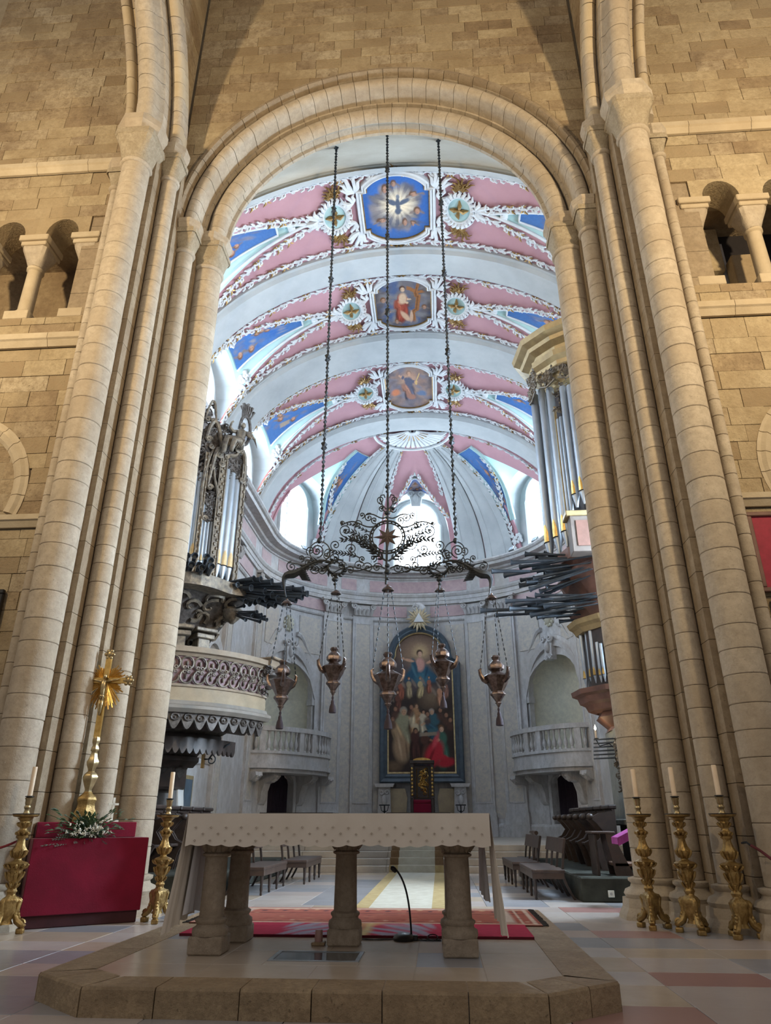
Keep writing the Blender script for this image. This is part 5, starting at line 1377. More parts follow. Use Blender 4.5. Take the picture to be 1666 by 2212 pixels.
gsweep([(-.05, 3.98), (-.02, 3.98), (-.02, 4.6), (-.05, 4.6)], 'mauve_backing', plain('mauve_panel', (.22, .13, .14), .6))
un = 34 / 3.2
na = 15
for k in range(na):
    a0 = -98 + 78 * k / na; da = 78 / na; ac = a0 + da / 2
    R_ = rad(da) * GR * .46
    t = MB()
    for (zc, sg) in ((4.44, 1), (4.14, -1)):
        t.tube([GP(GR + .03, ac + R_ * cos(q) / GR * 57.3, zc + .145 * sin(q)) for q in [pi / 2 * -sg + sg * .5 + (2 * pi - 1.0) * i / 14 for i in range(15)]], .022, 5)
        for s2 in (-1, 1): t.tube([GP(GR + .04, ac + (s2 * .05 + .035 * cos(q)) / GR * 57.3, 4.29 + sg * .05 + .035 * sin(q)) for q in [6.0 * i / 8 for i in range(9)]], .014, 4)
        t.ell(GP(GR + .01, ac, zc), (.03, .03, .06), 6, 4)
    t.build('ring_tracery', CARVG, GA, 45)
p = GP(GR, -17.5, 0)
m = MB(); m.rbox((p[0], p[1], 4.74), (.45, .42, .22), rad(-17), .03); m.rbox((p[0] + .06, p[1] - .02, 4.86), (.52, .48, .06), rad(-17), .02); m.build('corner_cap', GSTN, GA)
m = MB()
for k in range(8): m.ell((p[0] + .12 * sin(k * 2) - .02 * k, p[1] + .05 * cos(k * 3), 4.58 - .09 * k), (.2 - .02 * k, .2 - .02 * k, .09), 8, 5)
curls(m, lambda u, v, o: (p[0] + u, p[1] - .18 - o, v), (-.12, .15, 4.0, 4.6), 10, (.04, .08), .02, 3)
m.build('corner_carving', CARV, GA, 50)
for k in range(16):
    a0 = -99 + 80 * k / 16; da = 80 / 16; t = MB(); pts = []
    for i in range(9): pts.append((a0 + da * i / 8, 3.24 - .22 * sin(pi * i / 8)))
    poly = [(a0, 3.38)] + pts + [(a0 + da, 3.38)]
    t.prism(poly, GR - .06, GR + .03, lambda a, z, r_: GP(r_, a, z))
    t.tube([GP(GR + .05, a0 + da * (.5 + .3 * cos(q)), 3.27 + .07 * sin(q)) for q in [2 * pi * i / 8 for i in range(8)]], .022, 4, closed=True); t.ell(GP(GR + .03, a0 + da * .5, 3.25), (.035, .035, .035), 6, 4)
    t.build('scallop', CARV, GA)
def und(i, j):
    a = -100 + 82 * i; q = j; return GP(GR - .05 - 2.4 * q, a, 3.37 - .35 * q - 1.2 * q ** 3)
m = MB(); m.grid(und, 20, 10); m.build('coved_underside', CARV, GA, 1)
for (r0, z0) in ((2.6, 3.2), (1.8, 2.95), (1.2, 2.5)):
    m = MB(); m.rings([[GP(r0 + o, a, z0 + z) for (o, z) in ((.0, .12), (.25, .12), (.25, .02), (.16, -.06), (.1, -.12), (.0, -.12))] for a in ga]); m.build('corbel_moulding', DWOOD, GA, 35)
MB().box(-6.4, -5.5, 17.2, 18.2, 1.9, 2.7, .05).build('corbel_block', DWOOD, GA)
for k in range(14):
    a0 = -70 + 56 * k / 14; t = MB(); pts = [(a0 + 4 * i / 6, 2.72 - .12 * sin(pi * i / 6)) for i in range(7)]
    t.prism([(a0, 2.95)] + pts + [(a0 + 4, 2.95)], 2.3, 2.36, lambda a, z, r_: GP(r_, a, z)).build('lower_scallop', DWOOD, GA)
MB().prism([(-6.4, 18.05), (-6.4, 14.9), (-5.9, 14.85), (-4.9, 15.2), (-3.9, 16.1), (-3.35, 17.1)], 3.62, 3.7, lambda u, v, w_: (u, v, w_)).build('gallery_floor', DWOOD, GA)

# ---- right organ -----------------------------------------------------------
RO = thing('pipe_organ', (5.2, 15.5, 6.3), 'tall gold-crowned pipe organ with silver pipes and black trumpets behind the right pier', 'organ')
RP = [(5.6, 17.9), (4.35, 17.3), (3.92, 16.55), (4.0, 15.95), (4.35, 15.55), (4.75, 15.3), (4.95, 15.1), (5.6, 15.05)]
MB().prism([(x + .28, y) for x, y in RP] + [(6.4, 15.05), (6.4, 17.9)], 7.2, 12.2, lambda u, v, w_: (u, v, w_)).build('case_body', DWOOD, RO)
for (px, Y_, z0, z1, r) in ((1173, 16.5, 7.15, 11.95, .115), (1192, 16.15, 7.15, 11.9, .115), (1210, 15.8, 7.2, 11.7, .105), (1221, 15.55, 7.6, 10.6, .05), (1228, 15.45, 7.6, 10.6, .05), (1240, 15.3, 8.0, 11.4, .09), (1257, 15.1, 8.0, 11.3, .09), (1272, 14.9, 8.0, 11.2, .09)):
    q = at(px, 1034, Y_); organ_pipe(RO, q.x, q.y, z0, z1, r, (-.75, -.66), TIN, GOLD, r * 4.2)
def rsweep(prof, nm, mat, pth): return MB().sweep(prof, pth, inward=-1).build(nm, mat, RO)
crown = [(-.3, 12.45), (.05, 12.45), (.08, 12.55), (.2, 12.62), (.24, 12.75), (.42, 12.85), (.46, 12.95), (.62, 13.05), (.66, 13.2), (-.3, 13.2)]
rsweep(crown, 'crown_cornice', OGOLD, RP[1:6])
rsweep([(o * .72, z - .78) for o, z in crown], 'lower_cornice', OGOLD, [(3.98, 15.95), (4.38, 15.45), (4.75, 15.25), (5.0, 15.1), (5.9, 15.05)])
MB().prism([(x + .1, y) for x, y in RP[1:6]] + [(6.0, 15.3), (6.0, 17.3)], 13.0, 13.18, lambda u, v, w_: (u, v, w_)).build('crown_top', OGOLD, RO)
# fretwork above the pipes
m = MB()
for (p0, p1, sd) in ((RP[2], RP[3], 1), (RP[3], RP[4], 2), (RP[4], RP[5], 3)):
    d = Vector((p1[0] - p0[0], p1[1] - p0[1], 0)); L_ = d.length; d.normalize(); nn = Vector((d.y, -d.x, 0)); nn = nn if nn.x < 0 else -nn
    fn = lambda u, v, o, p0=p0, d=d, nn=nn: (p0[0] + d.x * u + nn.x * (o + .02), p0[1] + d.y * u + nn.y * (o + .02), v)
    curls(m, fn, (.0, L_, 11.72, 12.4), 34, (.05, .13), .024, sd, .26)
    m.tube([fn(.0, 11.7, .3), fn(L_ * .5, 11.58, .32), fn(L_, 11.7, .3)], .03, 5)
m.build('gilt_fretwork', CARVG, RO, 50)
m = MB(); q = at(1216, 900, 15.5)
curls(m, lambda u, v, o: (q.x + u, q.y - o, v), (-.12, .12, 10.7, 11.7), 16, (.04, .09), .02, 9); m.build('gilt_drop', CARVG, RO, 50)
q = at(1216, 1034, 15.6); MB().box(q.x - .03, q.x + .03, q.y - .03, q.y + .03, 7.4, 11.0).build('gilt_post', OGOLD, RO)
# side casket with panel
q0 = at(1228, 1110, 15.0); MB().box(q0.x, q0.x + .9, 14.9, 15.3, 6.75, 7.62, .01).build('casket', OPINK, RO)
MB().box(q0.x - .09, q0.x + 1.0, 14.84, 15.35, 7.62, 7.74, .02).build('casket_cornice', OGOLD, RO)
MB().box(q0.x + .12, q0.x + .8, 14.88, 14.92, 6.88, 7.5).build('casket_panel', OBROWN, RO)
# toe board and swelling corbel
MB().prism([(4.05, 17.4), (3.75, 16.5), (4.0, 15.6), (4.5, 15.0), (6.4, 14.95), (6.4, 17.6)], 6.85, 7.12, lambda u, v, w_: (u, v, w_)).build('toe_board', OBROWN, RO)
m = MB(); lay = [(1.0, 6.86), (.93, 6.7), (.97, 6.5), (.86, 6.1), (.80, 5.85), (.90, 5.68), (.84, 5.46), (.62, 5.34)]
base_pl = [(4.05, 17.4), (3.75, 16.5), (4.0, 15.6), (4.5, 15.0), (6.4, 14.95), (6.4, 17.6)]
m.rings([[(6.4 + (x - 6.4) * k, 16.2 + (y - 16.2) * k, z) for x, y in base_pl] for k, z in lay]); m.build('corbel', OBROWN, RO)
rt = [(1135, 1197), (1157, 1202), (1104, 1215), (1124, 1225), (1150, 1227), (1062, 1234), (1090, 1243), (1154, 1250), (1137, 1258), (1122, 1265), (1145, 1273), (1167, 1278), (1175, 1195), (1165, 1208), (1172, 1219), (1160, 1233), (1176, 1240), (1172, 1256), (1165, 1264), (1180, 1270), (1185, 1205)]
rl = [(1157, 1286), (1137, 1294), (1092, 1299), (1110, 1308), (1038, 1319), (1100, 1315), (1137, 1323), (1147, 1329), (1160, 1333), (1170, 1294), (1160, 1301), (1150, 1312), (1168, 1322), (1175, 1310)]
for lst, zr0, zr1, y0_, y1_ in ((rt, 6.95, 6.35, 1190, 1280), (rl, 5.95, 5.6, 1284, 1335)):
    for k, (px, py) in enumerate(lst):
        q = (py - y0_) / (y1_ - y0_); tip = at(px, py, 16.1 + .2 * sin(k * 2.3)); root = Vector((4.45 + .1 * sin(k), 15.6 + .5 * sin(k * 1.7), zr0 + (zr1 - zr0) * q))
        trumpet(RO, root, tip, 1.0)
        if k % 2 == 0:
            tip2 = tip + Vector((.45 + .1 * sin(k), .25, -.05)); trumpet(RO, root + Vector((.1, .2, -.04)), tip2, .85)
# lower choir organ
PO = thing('choir_organ', (4.8, 14.9, 1.0), 'small lower organ case with thin pipes below the right trumpets', 'organ')
MB().prism([(4.05, 15.9), (4.0, 15.3), (4.3, 14.8), (6.4, 14.6), (6.4, 16.2)], 3.75, 5.2, lambda u, v, w_: (u + .12, v, w_)).build('case_body', DWOOD, PO)
for (px, Y_, z0, z1, r, mo) in ((1262, 15.6, 3.85, 5.28, .05, GOLD), (1275, 15.4, 3.85, 5.25, .05, GOLD), (1284, 15.2, 3.85, 5.15, .05, GOLD), (1295, 15.0, 3.85, 4.7, .04, GOLD), (1303, 14.9, 3.85, 4.65, .04, GOLD)):
    q = at(px, 1430, Y_); organ_pipe(PO, q.x, q.y, z0, z1, r, (-.7, -.7), TIN, mo)
cpath = [(4.3, 16.2), (4.02, 15.75), (4.08, 15.3), (4.4, 14.85), (5.2, 14.5)]
MB().sweep([(-.1, 5.0), (.03, 5.0), (.08, 5.1), (.16, 5.16), (.2, 5.26), (-.1, 5.26)], cpath, inward=-1).build('cornice', OGOLD, PO)
MB().sweep([(-.2, 3.3), (-.05, 3.34), (.0, 3.45), (.1, 3.5), (.14, 3.62), (.24, 3.66), (.26, 3.76), (-.2, 3.76)], cpath, inward=-1).build('base_cornice', OBROWN, PO)
m = MB(); m.rings([[(6.4 + (x - 6.4) * k, 15.4 + (y - 15.4) * k, z) for x, y in ((4.1, 16.0), (4.05, 15.3), (4.4, 14.85), (6.4, 14.6), (6.4, 16.2))] for k, z in ((.98, 3.5), (.9, 3.3), (.93, 3.2), (.84, 3.0), (.86, 2.92))]); m.build('tapering_base', OBROWN, PO)
MB().box(4.42, 6.4, 14.7, 16.0, 1.2, 2.95, .02).build('lower_case', plain('grey_green_paint', (.24, .25, .23), .6), PO)
m = MB(); curls(m, lambda u, v, o: (4.41 - o, u, v), (14.78, 15.2, 1.75, 2.75), 30, (.04, .09), .018, 12, .01); curls(m, lambda u, v, o: (4.42 + u, 14.69 - o, v), (.05, .4, 1.75, 2.75), 20, (.04, .09), .018, 13, .01); m.build('pierced_panel', CARVG, PO, 50)
MB().box(4.34, 6.4, 14.62, 16.05, 1.12, 1.24, .02).build('case_moulding', plain('grey_green_moulding', (.30, .31, .28), .6), PO)
MB().box(4.5, 6.4, 14.8, 16.0, 0.36, 1.12).build('plinth', DWOOD, PO)
# row of horizontal rods (small reeds) and lit candle
for k in range(6):
    a = at(1283, 1598 + 8.2 * k, 15.3); MB().tube([a, a + Vector((.42, -.25, 0))], [.012, .018], 6).build('reed_pipe', DTIN, PO)
q = at(1288, 1590, 15.4)
cl = thing('bracket_candle', q, 'single lit candle on an iron bracket beside the right pier', 'candle')
MB().lathe([(.022, 0), (.022, .16), (.006, .165)], 10, (q.x, q.y, q.z - .05)).build('wax', CANDLE, cl, 40)
MB().lathe([(.001, 0), (.022, .03), (.016, .06), (.001, .11)], 8, (q.x, q.y, q.z + .115)).build('flame', emit('candle_flame', (1.0, .78, .45), 60), cl, 1)
m = MB(); m.lathe([(.01, -.09), (.05, -.05), (.05, -.045), (.012, -.05)], 10, q); m.tube([(q.x, q.y, q.z - .09), (q.x + .05, q.y, q.z - .2), (q.x + .25, q.y, q.z - .15), (q.x + .35, q.y, q.z - .25)], .012, 5); m.build('bracket', IRON, cl)
# floodlights standing on the cornice
def flood(x, y, ax, nm):
    t = thing('floodlight', (x, y, 12.2), nm, 'floodlight')
    v = Vector(ax).normalized(); rz = math.atan2(v.y, v.x)
    m = MB(); m.rbox((x, y, 12.42), (.1, .34, .26), rz, .015, 0, rad(-35)); m.build('housing', BLACK, t)
    m = MB(); m.rbox((x + v.x * .05, y + v.y * .05, 12.455), (.03, .28, .2), rz, .0, 0, rad(-35)); m.build('glass', plain('flood_glass_' + str(int(y)), (.62, .70, .78), .15), t)  # pale blue base colour paints in the sky's reflection on the glass
    m = MB(); m.box(x - .03, x + .03, y - .03, y + .03, 12.2, 12.36); m.build('bracket', BLACK, t)
flood(-5.75, 20.9, (1, -.5, 0), 'black floodlight on the cornice beside the left organ crest')
flood(ap(-58, .5)[0], ap(-58, .5)[1], (.8, -.6, 0), 'black floodlight on the cornice below the left apse window')
flood(ap(62, .5)[0], ap(62, .5)[1], (-.8, -.6, 0), 'black floodlight on the cornice next to the right organ pipes')
flood(ap(47, .5)[0], ap(47, .5)[1], (-.8, -.6, 0), 'black floodlight on the right apse cornice nearer the middle window')
# ---------------------------------------------------------------- hanging ironwork and sanctuary lamps
CH = thing('lamp_hanger', (-.05, 12.45, 5.4), 'black wrought iron scrollwork hanger with a star hung on three twisted rods', 'lamp hanger')
def fy(px): return 12.12 + .30 * min(1, abs(px - 838) / 230.0)
def I(px, py, dy=0.0): return at(px, py, fy(px) + dy)
def twisted(px0, py0, nm, ztop=17.0):
    b = I(px0, py0); m = MB(); z = b.z; rs = []; k = 0
    while z < ztop:
        big = (k % 20 == 19)
        seq = ((.014, 0), (.042, .05), (.014, .10)) if not big else ((.02, 0), (.068, .05), (.04, .10), (.072, .16), (.02, .21))
        for (r_, dz) in seq:
            a0 = (z + dz) * 5.0
            rs.append([(b.x + r_ * cos(a0 + q * pi / 2), b.y + r_ * sin(a0 + q * pi / 2), z + dz) for q in range(4)])
        z += seq[-1][1] + .004; k += 1
    m.rings(rs).build('twisted_rod', IRON, CH)
twisted(838, 1052, 'c'); twisted(692, 1168, 'l'); twisted(985, 1158, 'r')
def tub(m, pts, r=.014, n=5, taper=False):
    P_ = [I(*p) for p in pts]; k = len(P_)
    m.tube(P_, [r * (1 - .75 * i / (k - 1)) for i in range(k)] if taper else r, n)
def sp(m, cx, cy, r0, a0, turns, r=.011, lead=None):
    pts = spiral(cx, cy, r0, r0 * .12, rad(a0), rad(a0) + turns * 2 * pi, int(12 * abs(turns)) + 6)
    if lead: pts = [lead] + pts
    tub(m, pts, r); e = I(*pts[-1]); m.ell(e, (.022, .012, .022), 6, 4)
def leafy(m, pts, r=.018, ll=16, every=1, seed=0):
    """acanthus branch: stem with leaflets on both sides (pixel measure)"""
    rg = random.Random(seed); tub(m, pts, r, 5, True); n = len(pts)
    for i in range(1, n - 1, every):
        tx, ty = pts[i + 1][0] - pts[i - 1][0], pts[i + 1][1] - pts[i - 1][1]; l_ = math.hypot(tx, ty) or 1; tx, ty = tx / l_, ty / l_
        for sg in (-1, 1):
            L = ll * rg.uniform(.7, 1.2) * (1 - .5 * i / n); a = (tx * .75 - ty * sg * .65, ty * .75 + tx * sg * .65)
            p0 = pts[i]; p1 = (p0[0] + a[0] * L * .5, p0[1] + a[1] * L * .5); p2 = (p0[0] + a[0] * L + tx * 2, p0[1] + a[1] * L + ty * 2)
            m.tube([I(*p0), I(*p1, -.02), I(*p2, -.03)], [r * .6, r * 1.2, r * .15], 4)
ctr = MB()
tub(ctr, [(838, 1050), (838, 1110), (836, 1180), (834, 1262)], .022, 6)
for (y, r_) in ((1052, .05), (1062, .035), (1108, .06), (1118, .035), (1222, .05), (1236, .06), (1250, .035)):
    q = I(837, y); ctr.ell(q, (r_, r_, r_ * .8), 8, 6)
for sg in (-1, 1):
    X_ = lambda dx: 837 + sg * dx
    tub(ctr, [(X_(2), 1100), (X_(10), 1092), (X_(16), 1078), (X_(14), 1070), (X_(7), 1069), (X_(5), 1075)], .012)
    sp(ctr, X_(14), 1080, 9, 90, -sg * 1.3); sp(ctr, X_(12), 1100, 8, 0, sg * 1.3)
    leafy(ctr, [(X_(4), 1108), (X_(10), 1100), (X_(14), 1090), (X_(10), 1080)], .014, 9, 1, 3)
    tub(ctr, bez((X_(3), 1118), (X_(20), 1125), (X_(25), 1105), (X_(45), 1112), 10), .013); sp(ctr, X_(40), 1118, 10, -60, sg * 1.4); sp(ctr, X_(28), 1124, 8, 60, -sg * 1.3); sp(ctr, X_(55), 1113, 7, 90, sg * 1.2)
o_ = ctr.build('centre_finial', IRON, CH, 45)
# star in a ring
c = I(837, 1160); R_ = .33
m = MB(); m.tube([(c.x + R_ * cos(2 * pi * i / 32), c.y, c.z + R_ * sin(2 * pi * i / 32)) for i in range(32)], .018, 6, closed=True); m.tube([(c.x + R_ * .86 * cos(2 * pi * i / 32), c.y, c.z + R_ * .86 * sin(2 * pi * i / 32)) for i in range(32)], .012, 5, closed=True)
for k in range(24):
    a = 2 * pi * k / 24; m.ell((c.x + R_ * .93 * cos(a), c.y, c.z + R_ * .93 * sin(a)), (.02, .015, .02), 5, 4)
m.build('star_ring', IRON, CH, 45)
m = MB(); n = 8; pts = []
for k in range(16):
    a = pi / 2 + 2 * pi * k / 16; r_ = (.29 if k % 4 == 0 else .24) if k % 2 == 0 else .105; pts.append((c.x + r_ * cos(a), c.y, c.z + r_ * sin(a)))
vs_ = pts + [(c.x, c.y - .05, c.z), (c.x, c.y + .05, c.z)]
m.add(vs_, [(i, (i + 1) % 16, 16) for i in range(16)] + [((i + 1) % 16, i, 17) for i in range(16)]); m.build('star', plain('star_bronze', (.10, .075, .07), .5, .5), CH)
for sg in (-1, 1):
    X_ = lambda dx: 837 + sg * dx
    arm = MB()
    # spreading acanthus branches
    leafy(arm, bez((X_(2), 1212), (X_(40), 1190), (X_(55), 1150), (X_(105), 1168), 14), .019, 17, 1, 1)
    leafy(arm, bez((X_(15), 1195), (X_(45), 1185), (X_(60), 1135), (X_(98), 1150), 12), .014, 13, 1, 2)
    tub(arm, bez((X_(20), 1135), (X_(60), 1150), (X_(60), 1110), (X_(100), 1135), 12), .014); sp(arm, X_(90), 1146, 14, 90 if sg > 0 else 90, -sg * 1.6); sp(arm, X_(64), 1132, 9, 0, sg * 1.4); sp(arm, X_(98), 1130, 5, 0, sg * 1.2)
    leafy(arm, bez((X_(34), 1150), (X_(60), 1145), (X_(70), 1126), (X_(92), 1134), 8), .012, 8, 1, 4)
    sp(arm, X_(50), 1176, 13, 0, 1.5 * sg); sp(arm, X_(78), 1186, 12, 180, -1.5 * sg); sp(arm, X_(30), 1182, 9, 90, 1.4 * sg); sp(arm, X_(112), 1178, 12, 90, -1.5 * sg); sp(arm, X_(74), 1160, 9, 0, -1.4 * sg)
    leafy(arm, bez((X_(60), 1205), (X_(85), 1190), (X_(105), 1200), (X_(128), 1186), 10), .013, 12, 1, 9); leafy(arm, bez((X_(122), 1222), (X_(150), 1236), (X_(165), 1222), (X_(190), 1226), 9), .013, 12, 1, 10); sp(arm, X_(128), 1196, 12, 30, 1.5 * sg); sp(arm, X_(166), 1190, 10, 120, -1.5 * sg); sp(arm, X_(46), 1160, 8, 60, 1.4 * sg)
    # lower running scrolls
    tub(arm, bez((X_(6), 1228), (X_(40), 1205), (X_(60), 1262), (X_(110), 1212), 14), .014); tub(arm, bez((X_(10), 1238), (X_(50), 1242), (X_(70), 1205), (X_(120), 1240), 14), .012)
    for (dx, y, r_, a0, t_) in ((22, 1226, 11, 0, 1.4), (42, 1226, 12, 180, -1.5), (62, 1222, 12, 0, 1.4), (80, 1232, 10, 180, -1.4), (30, 1206, 8, 90, 1.3), (54, 1208, 8, 90, -1.3), (98, 1222, 10, 0, 1.4), (112, 1205, 13, 90, -1.4)):
        sp(arm, X_(dx), y, r_, a0, t_ * sg)
    # ring below the lateral rod
    rc = (X_(146), 1192)
    tub(arm, [(rc[0] + 22 * cos(a), rc[1] + 22 * sin(a)) for a in [2 * pi * i / 24 for i in range(25)]], .013)
    sp(arm, rc[0] + 6 * sg, rc[1] - 2, 15, 90, 1.8 * sg, .012); sp(arm, rc[0] - 14 * sg, rc[1] + 8, 8, 0, -1.3 * sg)
    q = I(X_(147), 1168); arm.ell(q, (.05, .05, .06), 8, 6)
    # spiralling acanthus volute with the inner lamp
    vc = (X_(108), 1228)
    leafy(arm, [(vc[0] + 26 * cos(a) * (1 - .5 * k / 15), vc[1] + 20 * sin(a) * (1 - .5 * k / 15)) for k, a in [(k, rad(-60) + sg * rad(24) * k + (pi if sg < 0 else 0) * 0) for k in range(16)]], .019, 12, 1, 6)
    tub(arm, [(X_(114), 1238), (X_(113), 1250), (X_(112), 1262), (X_(112), 1274)], .02)
    for (y, r_) in ((1242, .05), (1252, .065), (1262, .035)): arm.ell(I(X_(113), y), (r_, r_, r_ * .7), 8, 5)
    # outer dragon arm
    bod = bez((X_(120), 1215), (X_(160), 1198), (X_(185), 1238), (X_(204), 1240), 8) + bez((X_(204), 1240), (X_(224), 1240), (X_(226), 1250), (X_(222), 1270), 6)[1:]
    P_ = [I(*p) for p in bod]; k = len(P_); arm.tube(P_, [.02, .022, .025, .028, .032, .04, .055, .07, .085, .08, .07, .055, .045, .03, .02][:k], 7)
    leafy(arm, bez((X_(140), 1216), (X_(165), 1210), (X_(175), 1232), (X_(200), 1234), 9), .016, 15, 1, 8)
    for j in range(7): arm.tube([I(X_(196 - 2 * j), 1232 + 3 * j), I(X_(184 - 2 * j), 1228 + 4 * j, -.03), I(X_(176 - 2 * j), 1232 + 4 * j)], [.03, .025, .004], 4)
    tub(arm, bez((X_(165), 1205), (X_(175), 1235), (X_(195), 1212), (X_(214), 1216), 10), .011); sp(arm, X_(207), 1224, 12, -90, 1.5 * sg); sp(arm, X_(172), 1214, 12, 200, -1.5 * sg); sp(arm, X_(186), 1206, 8, 90, 1.3 * sg); sp(arm, X_(158), 1230, 11, 0, -1.4 * sg); sp(arm, X_(140), 1232, 9, 180, 1.4 * sg)
    tub(arm, [(X_(222), 1270), (X_(221), 1280), (X_(219), 1290)], .014)
    arm.build('scroll_arm', IRON, CH, 45)
# ---- the five lamps ------------------------------------------------------------
def make_lamp():
    t = thing('sanctuary_lamp', (0, 0, 0), 'x', 'lamp', 'five hanging sanctuary lamps'); 
    MB().lathe([(.0, .06), (.02, .055), (.025, .03), (.05, .02), (.075, 0), (.10, -.03), (.105, -.05), (.09, -.055), (.04, -.02)], 14, (0, 0, 0)).build('chain_cap', COPPER, t, 50)
    lob = lambda a, z: 1 + .06 * cos(8 * a)
    MB().lathe([(.06, -1.10), (.075, -1.13), (.06, -1.16), (.05, -1.18), (.10, -1.22), (.135, -1.28), (.13, -1.34), (.085, -1.38), (.10, -1.40), (.19, -1.44), (.225, -1.47), (.21, -1.50), (.19, -1.53), (.165, -1.60), (.12, -1.68), (.10, -1.72), (.125, -1.75), (.13, -1.775), (.10, -1.81), (.06, -1.87), (.045, -1.90), (.055, -1.92), (.03, -1.95), (.015, -1.99), (.001, -2.0)], 24, rmod=lob).build('bowl', COPPER, t, 40)
    for k in range(3):
        a = 2 * pi * k / 3 + .5
        r1, r2 = .07, .285
        n = 15; m = MB()
        for i in range(n):
            q0, q1 = i / n, (i + .8) / n
            p = lambda q: ((r1 + (r2 - r1) * q) * cos(a), (r1 + (r2 - r1) * q) * sin(a), -.04 - 1.30 * q)
            m.tube([p(q0), p((q0 + q1) / 2), p(q1)], [.005, .016 if i % 2 else .009, .005], 4)
        m.build('chain', IRON, t)
        m = MB(); m.tube([(.17 * cos(a), .17 * sin(a), -1.56), (.24 * cos(a), .24 * sin(a), -1.52), (.285 * cos(a), .285 * sin(a), -1.44), (.30 * cos(a), .30 * sin(a), -1.36), (.27 * cos(a), .27 * sin(a), -1.33)], [.05, .045, .035, .03, .015], 7)
        m.build('scroll_handle', COPPER, t, 45)
    MB().lathe([(.015, -2.0), (.022, -2.03), (.014, -2.06), (.025, -2.08), (.032, -2.11), (.03, -2.13), (.05, -2.18), (.06, -2.25), (.062, -2.29), (.05, -2.30)], 14, rmod=lambda a, z: 1 + .08 * cos(14 * a)).build('tassel', TASSEL, t, 40)
    return t
L0 = make_lamp()
lps = [(620, 1300, 12.44, .3, 1.0, 'leftmost of the five hanging bronze sanctuary lamps, before the left niche'), (726, 1278, 12.66, .9, .98, 'second hanging bronze lamp from the left, between left niche and altarpiece'),
       (838, 1270, 12.12, .1, 1.08, 'largest middle hanging bronze lamp in front of the altarpiece edge'), (950, 1272, 12.66, 1.4, .96, 'fourth hanging bronze lamp from the left, before the painted altarpiece'), (1062, 1288, 12.44, .7, 1.0, 'rightmost of the five hanging bronze sanctuary lamps')]
for k, (px, py, Y_, rz, sc, lb) in enumerate(lps):
    q = at(px, py, Y_)
    if k == 0: o = L0; o.location = q; o.rotation_euler = (0, 0, rz); o['label'] = lb
    else: o = copy_tree(L0, q, rz, lb, (sc, sc, sc))
# ---------------------------------------------------------------- altarpiece
XA = .10; YP = 31.35
AL = thing('altarpiece', (XA, YP, 2.7), 'tall round-topped oil painting in a blue-grey frame on the apse wall', 'painting')
def shp(hw, z0, zs, hw2, zt, n=14, ear=True):
    a = [(hw, z0), (hw, zs), (hw - .06, zs + .12), (hw2 + .08, zs + .22), (hw2, zs + .40)]
    a += [(hw2 * cos(q), zs + .40 + (zt - zs - .40) * sin(q)) for q in [pi / 2 * i / n for i in range(1, n + 1)]]
    return a + [(-u, v) for u, v in a[::-1][1:]]
FA = lambda u, v, w_: (XA + u, YP - w_, v)
o1 = shp(1.80, 2.66, 7.65, 1.42, 9.42); o2 = shp(1.40, 3.1, 7.62, 1.08, 9.02)
MB().rings([[FA(u, v, w_) for u, v in o] for (o, w_) in ((o1, -.05), (o1, .12), (shp(1.74, 2.72, 7.65, 1.36, 9.36), .2), (shp(1.62, 2.85, 7.64, 1.25, 9.25), .13), (shp(1.55, 2.92, 7.63, 1.2, 9.18), .17), (shp(1.47, 3.02, 7.62, 1.13, 9.09), .10), (shp(1.46, 3.03, 7.62, 1.12, 9.08), .0))], cap0=False, cap1=False).build('frame', BFRAME, AL, 30)
MB().rings([[FA(u, v, w_) for u, v in o] for (o, w_) in ((shp(1.47, 3.02, 7.62, 1.13, 9.09), .02), (shp(1.46, 3.03, 7.62, 1.12, 9.08), .11), (shp(1.40, 3.1, 7.62, 1.07, 9.02), .09), (shp(1.395, 3.105, 7.62, 1.065, 9.01), .02))], cap0=False, cap1=False).build('gilt_slip', BRASS, AL, 30)
def wid(z):
    if z <= 7.62: return 1.40
    if z <= 8.02: return 1.40 - .32 * (z - 7.62) / .4
    return 1.08 * math.sqrt(max(0, 1 - ((z - 8.02) / 1.0) ** 2))
z_of = lambda v: 3.1 + (9.02 - 3.1) * (v + 1) / 2
def uvm(U, V):
    z = 3.1 + 5.92 * (V + 1) / 2; w_ = np.vectorize(wid)(z); return U * w_ / 1.4, (z - 6.06) / 1.4
